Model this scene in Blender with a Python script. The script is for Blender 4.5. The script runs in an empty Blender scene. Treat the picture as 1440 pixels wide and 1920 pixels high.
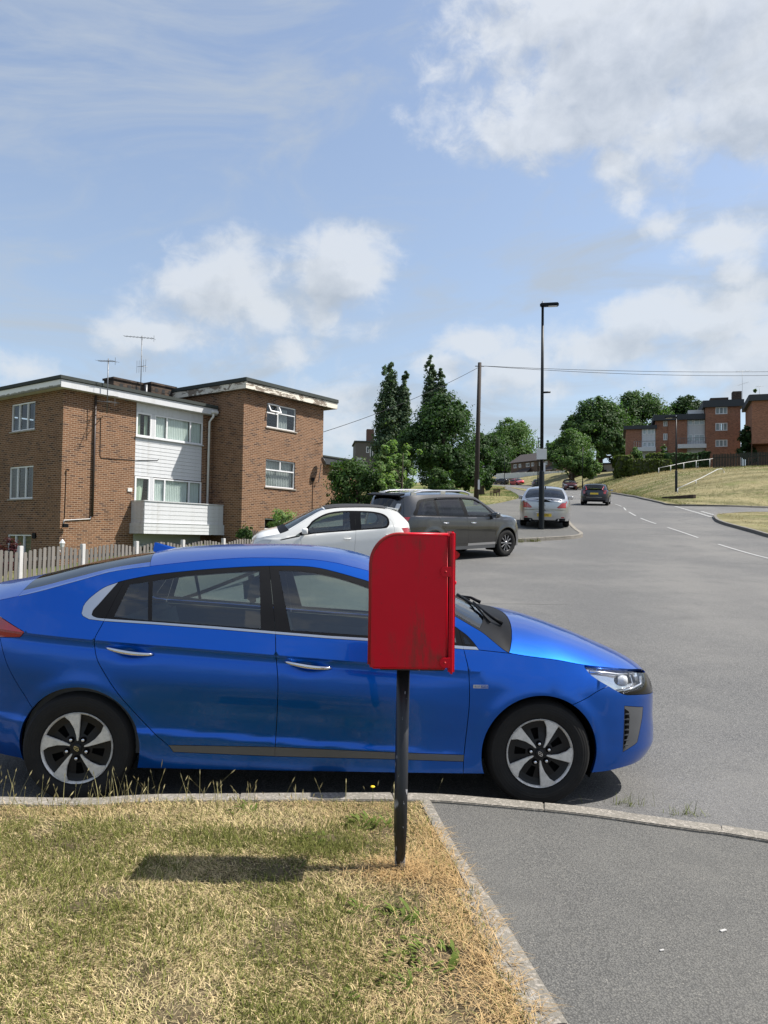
import bpy, bmesh, math, random
import numpy as np
from mathutils import Vector, Matrix
from mathutils.geometry import delaunay_2d_cdt

SC = bpy.context.scene
COL = SC.collection
RAD = math.radians
rng = np.random.default_rng(7)
random.seed(7)

# ------------------------------------------------------------------ camera
FPX = 1443.0                      # focal length in pixels of the 1440x1920 photograph
PITCH, ROLL, CAMZ = RAD(2.2), RAD(0.8), 1.52
CF = np.array([0, math.cos(PITCH), math.sin(PITCH)])
_u0 = np.array([0, -math.sin(PITCH), math.cos(PITCH)]); _r0 = np.array([1.0, 0, 0])
CR = math.cos(ROLL)*_r0 + math.sin(ROLL)*_u0
CU = -math.sin(ROLL)*_r0 + math.cos(ROLL)*_u0
CC = np.array([0, 0, CAMZ])
cam = bpy.data.cameras.new('camera')
cam.sensor_fit = 'VERTICAL'; cam.sensor_height = 36.0; cam.lens = 36.0*FPX/1920
cam.clip_start = 0.05; cam.clip_end = 3000
cob = bpy.data.objects.new('camera', cam); COL.objects.link(cob)
M = Matrix.Identity(4)
for i in range(3):
    M[i][0], M[i][1], M[i][2], M[i][3] = CR[i], CU[i], -CF[i], CC[i]
cob.matrix_world = M
SC.camera = cob

def ray(px, py):
    return CF + CR*(px-720)/FPX + CU*(960-py)/FPX
def az_el(px, py):
    d = ray(px, py); d = d/np.linalg.norm(d)
    return math.atan2(d[0], d[1]), math.asin(d[2])

# ------------------------------------------------------------------ sun and sky
SUN_EL, SUN_AZ = RAD(54), RAD(86)            # azimuth clockwise from +Y
sd = Vector((math.sin(SUN_AZ)*math.cos(SUN_EL), math.cos(SUN_AZ)*math.cos(SUN_EL), math.sin(SUN_EL)))
sun = bpy.data.lights.new('sun', 'SUN'); sun.energy = 4.0; sun.angle = RAD(0.55); sun.color = (1.0, 0.955, 0.89)
sob = bpy.data.objects.new('sun', sun); COL.objects.link(sob)
sob.rotation_euler = sd.to_track_quat('Z', 'Y').to_euler()
SC.view_settings.view_transform = 'Standard'; SC.view_settings.look = 'None'
SC.view_settings.exposure = 1.02; SC.view_settings.gamma = 1.0
try: SC.view_settings.use_curve_mapping = False
except Exception: pass
SC.cycles.max_bounces = 8; SC.cycles.transparent_max_bounces = 24
SC.cycles.diffuse_bounces = 3; SC.cycles.glossy_bounces = 4

class NT:
    """small helper round a node tree"""
    def __init__(s, nt):
        s.t = nt; nt.nodes.clear()
    def n(s, typ, ins=None, **kw):
        nd = s.t.nodes.new(typ)
        for k, v in kw.items(): setattr(nd, k, v)
        for k, v in (ins or {}).items(): s.put(nd.inputs[k], v)
        return nd
    def put(s, sock, v):
        if isinstance(v, bpy.types.NodeSocket): s.t.links.new(v, sock)
        elif isinstance(v, bpy.types.Node): s.t.links.new(v.outputs[0], sock)
        else: sock.default_value = v
    def m(s, op, a, b=0.0, c=0.0, clamp=False):
        nd = s.t.nodes.new('ShaderNodeMath'); nd.operation = op; nd.use_clamp = clamp
        for i, v in enumerate((a, b, c)): s.put(nd.inputs[i], v)
        return nd.outputs[0]
    def mix(s, f, a, b, typ='MIX'):
        nd = s.t.nodes.new('ShaderNodeMix'); nd.data_type = 'RGBA'; nd.blend_type = typ
        s.put(nd.inputs[0], f); s.put(nd.inputs[6], a); s.put(nd.inputs[7], b)
        return nd.outputs[2]
    def ramp(s, f, stops, interp='LINEAR'):
        nd = s.t.nodes.new('ShaderNodeValToRGB'); cr = nd.color_ramp; cr.interpolation = interp
        while len(cr.elements) < len(stops): cr.elements.new(0.5)
        for e, (p, c) in zip(cr.elements, stops):
            e.position = p; e.color = c if len(c) == 4 else (*c, 1)
        s.put(nd.inputs[0], f); return nd.outputs[0]
    def step(s, v, lo, hi):
        nd = s.t.nodes.new('ShaderNodeMapRange'); nd.interpolation_type = 'SMOOTHSTEP'
        s.put(nd.inputs[0], v); s.put(nd.inputs[1], lo); s.put(nd.inputs[2], hi)
        return nd.outputs[0]
    def noise(s, vec, scale, detail=4.0, rough=0.55, dim='3D', dist=0.0):
        nd = s.t.nodes.new('ShaderNodeTexNoise'); nd.noise_dimensions = dim
        if vec is not None: s.put(nd.inputs['Vector'], vec)
        nd.inputs['Scale'].default_value = scale; nd.inputs['Detail'].default_value = detail
        nd.inputs['Roughness'].default_value = rough; nd.inputs['Distortion'].default_value = dist
        return nd.outputs[0]

W = bpy.data.worlds.new('World'); SC.world = W; W.use_nodes = True
def build_world():
    k = NT(W.node_tree)
    sky = k.n('ShaderNodeTexSky', sky_type='NISHITA', sun_disc=False)
    sky.sun_elevation = SUN_EL; sky.sun_rotation = SUN_AZ
    sky.air_density = 1.0; sky.dust_density = 1.6; sky.ozone_density = 1.2; sky.altitude = 100
    tc = k.n('ShaderNodeTexCoord')
    sx = k.n('ShaderNodeSeparateXYZ', {0: tc.outputs['Generated']})
    x, y, z = sx.outputs
    az = k.m('ARCTAN2', x, y); el = k.m('ARCSINE', z)
    def dens_at(da, de):
        a = k.m('ADD', az, da) if da else az
        e = k.m('ADD', el, de) if de else el
        v = k.n('ShaderNodeCombineXYZ', {0: a, 1: k.m('MULTIPLY', e, 1.25), 2: 0.37}).outputs[0]
        nz = k.m('ADD', k.m('MULTIPLY', k.noise(v, 7.0, 3.0, 0.5, dist=0.2), 0.62), k.m('MULTIPLY', k.noise(v, 26.0, 7.0, 0.62, dist=0.3), 0.38))
        big = k.noise(v, 2.3, 2.0, 0.5)
        mask = None
        # cumulus clumps: centre and radii measured on the photograph, kept as sky directions
        for px, py, rx, ry, amp in CLOUDS:
            a0, e0 = az_el(px, py)
            q = k.m('ADD', k.m('POWER', k.m('ABSOLUTE', k.m('DIVIDE', k.m('SUBTRACT', a, a0), rx*1.04/FPX)), 2.0),
                    k.m('POWER', k.m('ABSOLUTE', k.m('DIVIDE', k.m('SUBTRACT', e, e0), ry*1.04/FPX)), 2.0))
            mk = k.m('MULTIPLY', k.m('SUBTRACT', 1.0, k.m('SQRT', q)), amp)
            mask = mk if mask is None else k.m('SMOOTH_MAX', mask, mk, 0.12)
        gen = k.m('SUBTRACT', k.m('MULTIPLY', big, 3.4), 2.05)           # the same kind of cumulus goes on all round
        out = k.m('ADD', k.step(k.m('ABSOLUTE', az), 0.60, 0.85), k.step(el, 0.72, 0.95), clamp=True)
        gen = k.m('SUBTRACT', gen, k.m('MULTIPLY', k.m('SUBTRACT', 1.0, out), 1.6))
        mask = k.m('MAXIMUM', mask, gen)
        mask = k.m('MAXIMUM', mask, -0.9)
        d = k.m('ADD', mask, k.m('MULTIPLY', k.m('SUBTRACT', nz, 0.5), 3.9))
        return d, nz
    d0, n0 = dens_at(0, 0)
    d1, n1 = dens_at(0.018, 0.032)                                   # towards the sun: self shading
    a0 = k.step(d0, -0.30, 0.60)
    lit = k.m('ADD', k.m('MULTIPLY', k.m('SUBTRACT', d0, d1), 0.85), k.m('SUBTRACT', 0.86, k.m('MULTIPLY', k.step(d0, 0.25, 1.35), 0.55)), clamp=True)
    # thin high veil, smeared
    v2 = k.n('ShaderNodeCombineXYZ', {0: k.m('ADD', az, k.m('MULTIPLY', el, -0.55)), 1: k.m('MULTIPLY', el, 2.6), 2: 4.2}).outputs[0]
    veil = k.step(k.noise(v2, 3.2, 7.0, 0.60, dist=1.2), 0.42, 0.74)
    hz = k.m('SUBTRACT', 1.0, k.step(el, -0.02, 0.62))
    veil = k.m('ADD', k.m('MULTIPLY', veil, 0.75), k.m('ADD', 0.27, k.m('MULTIPLY', hz, 0.24)), clamp=True)
    ccol = k.mix(lit, (2.3, 2.55, 2.9, 1), (3.95, 4.12, 4.35, 1))
    ccol = k.mix(k.m('MULTIPLY', hz, 0.30), ccol, (2.7, 3.1, 3.5, 1))
    vcol = k.mix(hz, (2.25, 2.65, 3.3, 1), (2.45, 2.9, 3.4, 1))
    c1 = k.mix(veil, sky.outputs[0], vcol)
    c2 = k.mix(k.m('MULTIPLY', a0, 0.82), c1, ccol)
    bg = k.n('ShaderNodeBackground', {0: c2, 1: 0.10})
    k.n('ShaderNodeOutputWorld', {0: bg.outputs[0]})
CLOUDS = [  # px, py, rx, ry, strength
    (1240, 50, 350, 180, 1.25), (1390, 200, 200, 105, 1.2), (1020, 40, 190, 120, .75), (1120, 190, 150, 90, .9),
    (1150, 310, 46, 36, .75), (1180, 378, 42, 48, .75), (1240, 420, 60, 36, .68), (1335, 455, 66, 40, .75), (1375, 505, 34, 40, .75),
    (420, 525, 105, 78, 1.15), (480, 585, 150, 30, .5), (665, 515, 100, 76, 1.15), (620, 600, 90, 28, .6),
    (290, 625, 95, 38, .75), (560, 660, 50, 24, .45),
    (1240, 590, 110, 58, 1.1), (1340, 600, 90, 60, .9), (1150, 660, 150, 40, .8), (1370, 680, 200, 62, .95), (880, 645, 62, 30, .8),
    (960, 705, 80, 50, .95), (830, 680, 60, 30, .55), (1010, 740, 60, 30, .7), (40, 690, 60, 22, .4), (1420, 735, 90, 40, 1.0), (650, 800, 130, 60, .45)]
build_world()

# ------------------------------------------------------------------ object helpers
def empty(name, loc=(0, 0, 0), rot=(0, 0, 0)):
    o = bpy.data.objects.new(name, None); COL.objects.link(o)
    o.location = loc; o.rotation_euler = rot; o.empty_display_size = 0.2
    return o
def tag(o, label, cat, group=None):
    o['label'] = label; o['category'] = cat
    if group: o['group'] = group
    return o
def struct(o, kind='structure'):
    o['kind'] = kind; return o
def thing(name, label, cat, loc=(0, 0, 0), rotz=0.0, group=None):
    return tag(empty(name, loc, (0, 0, rotz)), label, cat, group)
def link(name, me, parent=None, loc=None, rot=None):
    o = bpy.data.objects.new(name, me); COL.objects.link(o)
    if parent is not None: o.parent = parent
    if loc is not None: o.location = loc
    if rot is not None: o.rotation_euler = rot
    return o
def copy_tree(o, parent=None):
    c = o.copy(); COL.objects.link(c)
    if parent is not None: c.parent = parent
    for ch in list(o.children): copy_tree(ch, c)
    return c

class MB:
    """collects simple solids and links them as ONE mesh"""
    def __init__(s): s.v = []; s.f = []; s.mi = []; s.cur = 0
    def add(s, vs, fs):
        b = len(s.v); s.v += [tuple(v) for v in vs]; s.f += [tuple(b+i for i in f) for f in fs]; s.mi += [s.cur]*len(fs); return s
    def box(s, x0, x1, y0, y1, z0, z1, M=None):
        vs = [Vector(p) for p in ((x0,y0,z0),(x1,y0,z0),(x1,y1,z0),(x0,y1,z0),(x0,y0,z1),(x1,y0,z1),(x1,y1,z1),(x0,y1,z1))]
        if M is not None: vs = [M @ v for v in vs]
        return s.add(vs, [(0,3,2,1),(4,5,6,7),(0,1,5,4),(1,2,6,5),(2,3,7,6),(3,0,4,7)])
    def tube(s, pts, r, n=8, cap=True):
        pts = [Vector(p) for p in pts]
        rs = r if hasattr(r, '__len__') else [r]*len(pts)
        rings = []
        up = Vector((0, 0, 1))
        for i, p in enumerate(pts):
            t = (pts[min(i+1, len(pts)-1)] - pts[max(i-1, 0)]).normalized()
            a = t.cross(up)
            if a.length < 1e-3: a = t.cross(Vector((0, 1, 0)))
            a.normalize(); b = a.cross(t)
            rings.append([p + (a*math.cos(2*math.pi*k/n) + b*math.sin(2*math.pi*k/n))*rs[i] for k in range(n)])
        vs = [v for q in rings for v in q]; fs = []
        for i in range(len(pts)-1):
            for k in range(n):
                fs.append((i*n+k, i*n+(k+1) % n, (i+1)*n+(k+1) % n, (i+1)*n+k))
        if cap:
            fs.append(tuple(range(n-1, -1, -1))); fs.append(tuple((len(pts)-1)*n+k for k in range(n)))
        # outward orientation
        return s.add(vs, [tuple(reversed(f)) for f in fs])
    def lathe(s, prof, n=24, M=None):
        """profile (r, y) turned round the y axis"""
        vs = []; fs = []
        for r, y in prof:
            for k in range(n):
                a = 2*math.pi*k/n; vs.append(Vector((r*math.cos(a), y, r*math.sin(a))))
        for i in range(len(prof)-1):
            for k in range(n): fs.append((i*n+k, i*n+(k+1) % n, (i+1)*n+(k+1) % n, (i+1)*n+k))
        if M is not None: vs = [M @ v for v in vs]
        return s.add(vs, fs)
    def prism(s, poly, a0, a1, axis='y', M=None):
        """closed 2D outline extruded along an axis"""
        def P(p, a): return Vector((p[0], a, p[1])) if axis == 'y' else (Vector((p[0], p[1], a)) if axis == 'z' else Vector((a, p[0], p[1])))
        n = len(poly); vs = [P(p, a0) for p in poly] + [P(p, a1) for p in poly]
        if M is not None: vs = [M @ v for v in vs]
        fs = [tuple(range(n)), tuple(range(2*n-1, n-1, -1))] + [(i, n+i, n+(i+1) % n, (i+1) % n) for i in range(n)]
        return s.add(vs, fs)
    def mesh(s, name, mats=None, smooth=False, bevel=0.0, fix=True, seg=2):
        me = bpy.data.meshes.new(name); me.from_pydata(s.v, [], s.f)
        for i, m in enumerate(mats or []): me.materials.append(m)
        if len(mats or []) > 1: me.polygons.foreach_set('material_index', s.mi)
        if fix or bevel:
            bm = bmesh.new(); bm.from_mesh(me)
            if bevel:
                bmesh.ops.remove_doubles(bm, verts=bm.verts, dist=1e-5)
            bmesh.ops.recalc_face_normals(bm, faces=bm.faces)
            if bevel:
                ed = [e for e in bm.edges if len(e.link_faces) == 2 and e.calc_face_angle(0) > RAD(30)]
                bmesh.ops.bevel(bm, geom=ed, offset=bevel, segments=seg, affect='EDGES', clamp_overlap=True)
            bm.to_mesh(me); bm.free()
        if smooth: me.shade_smooth() if hasattr(me, 'shade_smooth') else None
        if smooth == 'auto' or (smooth and bevel == 0 and False): pass
        return me
    def build(s, name, mat, parent=None, smooth=False, bevel=0.0, seg=2, fix=True, auto=None):
        mats = mat if isinstance(mat, (list, tuple)) else [mat]
        me = s.mesh(name, mats, smooth, bevel, fix, seg)
        if auto is not None: sharp(me, auto)
        return link(name, me, parent)
def sharp(me, deg):
    me.shade_smooth()
    bm = bmesh.new(); bm.from_mesh(me)
    for e in bm.edges: e.smooth = len(e.link_faces) != 2 or e.calc_face_angle(0) < RAD(deg)
    bm.to_mesh(me); bm.free()
def np_mesh(name, V, Fc, mat, nv=4, color=None, smooth=False):
    """fast mesh from arrays: V (n,3), Fc (m,nv)"""
    me = bpy.data.meshes.new(name); V = np.asarray(V, np.float32); Fc = np.asarray(Fc, np.int32)
    me.vertices.add(len(V)); me.vertices.foreach_set('co', V.ravel())
    m = len(Fc); me.loops.add(m*nv); me.loops.foreach_set('vertex_index', Fc.ravel())
    me.polygons.add(m); me.polygons.foreach_set('loop_start', np.arange(0, m*nv, nv, dtype=np.int32))
    me.update(calc_edges=True)
    if color is not None:
        ca = me.color_attributes.new('Col', 'FLOAT_COLOR', 'POINT')
        c4 = np.ones((len(V), 4), np.float32); c4[:, :3] = color; ca.data.foreach_set('color', c4.ravel())
    if mat is not None: me.materials.append(mat)
    if smooth: me.shade_smooth()
    return me

def pchip(xs, ys):
    xs = np.asarray(xs, float); ys = np.asarray(ys, float)
    o = np.argsort(xs); xs, ys = xs[o], ys[o]
    h = np.diff(xs); d = np.diff(ys)/h
    m = np.zeros(len(xs)); m[0], m[-1] = d[0], d[-1]
    for i in range(1, len(xs)-1):
        if d[i-1]*d[i] > 0:
            w1, w2 = 2*h[i]+h[i-1], h[i]+2*h[i-1]
            m[i] = (w1+w2)/(w1/d[i-1]+w2/d[i])
    def f(x):
        x = np.clip(np.asarray(x, float), xs[0], xs[-1])
        i = np.clip(np.searchsorted(xs, x, side='right')-1, 0, len(xs)-2)
        t = (x-xs[i])/h[i]
        return ((1+2*t)*(1-t)**2*ys[i] + t*(1-t)**2*h[i]*m[i] + t*t*(3-2*t)*ys[i+1] + t*t*(t-1)*h[i]*m[i+1])
    return f
def sstep(x, a, b):
    t = np.clip((np.asarray(x, float)-a)/(b-a), 0, 1); return t*t*(3-2*t)
def spline(pts, step, closed=False):
    """Catmull-Rom through points, resampled"""
    P = [np.array(p, float) for p in pts]; n = len(P); out = []
    rngi = n if closed else n-1
    for i in range(rngi):
        p0 = P[(i-1) % n] if closed or i > 0 else 2*P[0]-P[1]
        p1, p2 = P[i], P[(i+1) % n]
        p3 = P[(i+2) % n] if closed or i+2 < n else 2*P[-1]-P[-2]
        k = max(1, int(np.linalg.norm(p2-p1)/step))
        for j in range(k):
            t = j/k
            out.append(0.5*((2*p1)+(p2-p0)*t+(2*p0-5*p1+4*p2-p3)*t*t+(3*p1-p0-3*p2+p3)*t**3))
    if not closed: out.append(P[-1])
    return [tuple(p) for p in out]
def lin(pts, step, closed=False):
    P = [np.array(p, float) for p in pts]; n = len(P); out = []
    for i in range(n if closed else n-1):
        p1, p2 = P[i], P[(i+1) % n]; k = max(1, int(np.linalg.norm(p2-p1)/step))
        for j in range(k): out.append(tuple(p1+(p2-p1)*j/k))
    if not closed: out.append(tuple(P[-1]))
    return out
def in_poly(poly, X, Y):
    poly = np.asarray(poly); X = np.asarray(X, float); Y = np.asarray(Y, float)
    c = np.zeros(X.shape, bool); j = len(poly)-1
    for i in range(len(poly)):
        xi, yi = poly[i]; xj, yj = poly[j]
        k = ((yi > Y) != (yj > Y)) & (X < (xj-xi)*(Y-yi)/(yj-yi+1e-12)+xi)
        c ^= k; j = i
    return c
def near_dist(P, segs):
    """distance of points P (n,2) to the nearest of the segments (m,4)"""
    best = np.full(len(P), 1e9)
    for x0, y0, x1, y1 in segs:
        d = np.array([x1-x0, y1-y0]); L = d@d+1e-12
        t = np.clip(((P-[x0, y0])@d)/L, 0, 1)
        q = P-np.array([x0, y0])-t[:, None]*d
        best = np.minimum(best, np.einsum('ij,ij->i', q, q))
    return np.sqrt(best)
def partition(lines, pts):
    """CDT of the constraint lines plus free points; regions = triangles not separated by a line.
    returns verts (n,2), tris (m,3), region id per tri, locate(a,b)->region"""
    vs = []; es = []; idx = {}
    def vid(p):
        k = (round(p[0], 5), round(p[1], 5))
        if k not in idx: idx[k] = len(vs); vs.append(Vector((k[0], k[1])))
        return idx[k]
    for ln, closed in lines:
        ids = [vid(p) for p in ln]
        for a, b in zip(ids, ids[1:]+(ids[:1] if closed else [])):
            if a != b: es.append((a, b))
    segs = np.array([(vs[a].x, vs[a].y, vs[b].x, vs[b].y) for a, b in es])
    for p in pts: vid(p)
    V, E, Fs, ov, oe, of = delaunay_2d_cdt(vs, es, [], 0, 1e-6)
    V = np.array([(v.x, v.y) for v in V])
    con = set()
    for (a, b), o in zip(E, oe):
        if len(o): con.add((min(a, b), max(a, b)))
    T = np.array([f for f in Fs if len(f) == 3], int)
    em = {}
    for i, t in enumerate(T):
        for a, b in ((t[0], t[1]), (t[1], t[2]), (t[2], t[0])):
            em.setdefault((min(a, b), max(a, b)), []).append(i)
    adj = [[] for _ in T]
    for e, ts in em.items():
        if len(ts) == 2 and e not in con: adj[ts[0]].append(ts[1]); adj[ts[1]].append(ts[0])
    reg = np.full(len(T), -1); r = 0
    for i in range(len(T)):
        if reg[i] >= 0: continue
        st = [i]; reg[i] = r
        while st:
            q = st.pop()
            for w in adj[q]:
                if reg[w] < 0: reg[w] = r; st.append(w)
        r += 1
    A, B, Cc = V[T[:, 0]], V[T[:, 1]], V[T[:, 2]]
    def locate(a, b):
        p = np.array([a, b])
        def cr(P, Q): return (Q[:, 0]-P[:, 0])*(p[1]-P[:, 1])-(Q[:, 1]-P[:, 1])*(p[0]-P[:, 0])
        c1, c2, c3 = cr(A, B), cr(B, Cc), cr(Cc, A)
        w = np.where(((c1 >= 0) & (c2 >= 0) & (c3 >= 0)) | ((c1 <= 0) & (c2 <= 0) & (c3 <= 0)))[0]
        return int(reg[w[0]]) if len(w) else -1
    return V, T, reg, locate, segs
# ------------------------------------------------------------------ materials
MATS = {}
def mat(name, fn):
    if name not in MATS:
        m = bpy.data.materials.new(name); m.use_nodes = True
        k = NT(m.node_tree); out = k.n('ShaderNodeOutputMaterial')
        r = fn(k)
        k.put(out.inputs['Surface'], r[0] if isinstance(r, tuple) else r)
        MATS[name] = m
    return MATS[name]
def pbsdf(k, col, rough=0.5, metal=0.0, spec=0.5, coat=0.0, normal=None, coat_rough=0.03, **kw):
    b = k.n('ShaderNodeBsdfPrincipled')
    k.put(b.inputs['Base Color'], col if not isinstance(col, tuple) else (*col[:3], 1)); k.put(b.inputs['Roughness'], rough)
    k.put(b.inputs['Metallic'], metal); k.put(b.inputs['Specular IOR Level'], spec)
    k.put(b.inputs['Coat Weight'], coat); k.put(b.inputs['Coat Roughness'], coat_rough)
    if normal is not None: k.put(b.inputs['Normal'], normal)
    return b.outputs[0]
def bump(k, h, strength=0.3, dist=0.01):
    return k.n('ShaderNodeBump', {'Height': h, 'Strength': strength, 'Distance': dist}).outputs[0]
def simple(name, col, rough=0.5, metal=0.0, spec=0.5, coat=0.0, vary=0.0, vscale=6.0):
    def f(k):
        if not vary: return pbsdf(k, col, rough, metal, spec, coat)
        tc = k.n('ShaderNodeTexCoord').outputs['Object']
        nz = k.noise(tc, vscale, 5.0, 0.6)
        c = k.mix(nz, tuple(v*(1-vary) for v in col)+(1,), tuple(min(1, v*(1+vary)) for v in col)+(1,))
        return pbsdf(k, c, k.m('ADD', rough-0.06, k.m('MULTIPLY', nz, 0.12)), metal, spec, coat)
    return mat(name, f)
def paint(name, col, flake=0.5, dust=0.5, rough=0.32, coat=1.0):
    """car paint: metallic base under a clear coat, with a film of road dust"""
    def f(k):
        tc = k.n('ShaderNodeTexCoord').outputs['Object']
        fl = k.noise(tc, 900.0, 1.0, 0.5)
        c = k.mix(k.m('MULTIPLY', fl, 0.35*flake), (*col, 1), tuple(min(1, v*1.6+0.01) for v in col)+(1,))
        d1 = k.noise(tc, 2.2, 6.0, 0.65); z = k.n('ShaderNodeSeparateXYZ', {0: tc}).outputs[2]
        low = k.m('SUBTRACT', 1.0, k.step(z, 0.15, 0.65))
        df = k.m('MULTIPLY', k.m('ADD', k.m('MULTIPLY', k.step(d1, 0.42, 0.75), 0.06), k.m('MULTIPLY', low, 0.10)), dust)
        c = k.mix(df, c, (0.20, 0.18, 0.15, 1))
        rg = k.m('ADD', 0.03, k.m('MULTIPLY', k.m('ADD', k.step(d1, 0.35, 0.8), low), 0.05*dust))
        return pbsdf(k, c, rough, min(.95, 1.08*flake), 0.3, coat, coat_rough=rg)
    return mat(name, f)
def glass(name, tint=(0.42, 0.5, 0.47), refl=1.0):
    def f(k):
        g = k.n('ShaderNodeNewGeometry').outputs
        ct = k.m('ABSOLUTE', k.n('ShaderNodeVectorMath', {0: g['Normal'], 1: g['Incoming']}, operation='DOT_PRODUCT').outputs['Value'])
        fr = k.m('ADD', k.m('MULTIPLY', k.m('POWER', k.m('SUBTRACT', 1.0, ct, clamp=True), 5.0), .92), .075)      # both faces of the pane
        tr = k.n('ShaderNodeBsdfTransparent', {0: (*tint, 1)})
        gl = k.n('ShaderNodeBsdfGlossy', {'Color': (1, 1, 1, 1), 'Roughness': 0.01})
        fac = k.m('ADD', k.m('MULTIPLY', fr, refl), 0.0, clamp=True)
        return k.n('ShaderNodeMixShader', {0: fac, 1: tr.outputs[0], 2: gl.outputs[0]}).outputs[0]
    return mat(name, f)
def lens(name, col, rough=0.08):
    return mat(name, lambda k: pbsdf(k, col, rough, 0.0, 0.6, 1.0))
def rubber_f(k):
    tc = k.n('ShaderNodeTexCoord').outputs['Object']
    nz = k.noise(tc, 9.0, 6.0, 0.65)
    s = k.n('ShaderNodeSeparateXYZ', {0: tc}).outputs
    rad = k.m('SQRT', k.m('ADD', k.m('POWER', s[0], 2.0), k.m('POWER', s[2], 2.0)))
    rings = k.m('SINE', k.m('MULTIPLY', rad, 420.0))
    c = k.mix(nz, (0.010, 0.010, 0.0105, 1), (0.026, 0.025, 0.023, 1))
    return pbsdf(k, c, 0.8, 0, 0.18, normal=bump(k, rings, 0.25, 0.002))
RUBBER = mat('tyre_rubber', rubber_f)
BLACKPL = simple('black_plastic', (0.008, 0.0085, 0.010), 0.5, spec=.08, vary=0.25)
GLOSSBLK = simple('gloss_black', (0.006, 0.006, 0.007), 0.12, spec=.15, coat=0.25)
DARKIN = simple('dark_interior', (0.085, 0.09, 0.092), 0.75, vary=0.2)
SEATF = simple('seat_fabric', (0.11, 0.113, 0.118), 0.85, vary=0.25, vscale=30)
WELL = simple('wheel_well', (0.003, 0.003, 0.003), 0.95, spec=.1)
CHROME = simple('chrome', (0.72, 0.72, 0.73), 0.12, 1.0)
SATIN = simple('satin_chrome', (0.60, 0.60, 0.61), 0.28, 1.0)
def alloy_f(k):
    tc = k.n('ShaderNodeTexCoord').outputs['Object']
    nz = k.noise(tc, 18.0, 6.0, 0.7)
    c = k.mix(k.step(nz, 0.40, 0.80), (0.66, 0.645, 0.61, 1), (0.34, 0.33, 0.30, 1))
    return pbsdf(k, c, k.m('ADD', 0.32, k.m('MULTIPLY', nz, 0.25)), 0.35, 0.5)
ALLOY = mat('machined_alloy', alloy_f)
ALLOYG = simple('grey_alloy', (0.30, 0.30, 0.31), 0.35, 0.7, vary=0.15, vscale=14)
RIMBLK = simple('rim_black', (0.009, 0.009, 0.0095), 0.42, spec=.3, vary=0.3, vscale=20)
GREYTRIM = simple('grey_trim', (0.11, 0.113, 0.118), 0.38, 0.35, vary=0.1)
REDLENS = lens('red_lens', (0.32, 0.006, 0.012)); DARKRED = lens('dark_red_lens', (0.10, 0.004, 0.008))
CLEARLENS = lens('clear_lens', (0.55, 0.56, 0.57), 0.12); LAMPREF = simple('lamp_reflector', (0.75, 0.75, 0.76), 0.15, 0.9)
YPLATE = simple('plate_yellow', (0.75, 0.52, 0.05), 0.4); WPLATE = simple('plate_white', (0.72, 0.72, 0.70), 0.4)
INK = simple('black_ink', (0.01, 0.01, 0.01), 0.6)
CARGLASS = glass('car_glass', (0.60, 0.70, 0.67), 1.25); TINTGLASS = glass('tinted_glass', (0.05, 0.055, 0.06), 0.8); SCREENGLASS = glass('screen_glass', (0.50, 0.58, 0.55), 1.0)
# ------------------------------------------------------------------ cars
def text_mesh(s, size, name):
    cu = bpy.data.curves.new(name, 'FONT'); cu.body = s; cu.size = size; cu.align_x = 'CENTER'; cu.align_y = 'CENTER'; cu.extrude = 0.001
    o = bpy.data.objects.new(name, cu); COL.objects.link(o)
    dg = bpy.context.evaluated_depsgraph_get(); me = bpy.data.meshes.new_from_object(o.evaluated_get(dg))
    bpy.data.objects.remove(o); me.name = name
    return me

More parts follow.
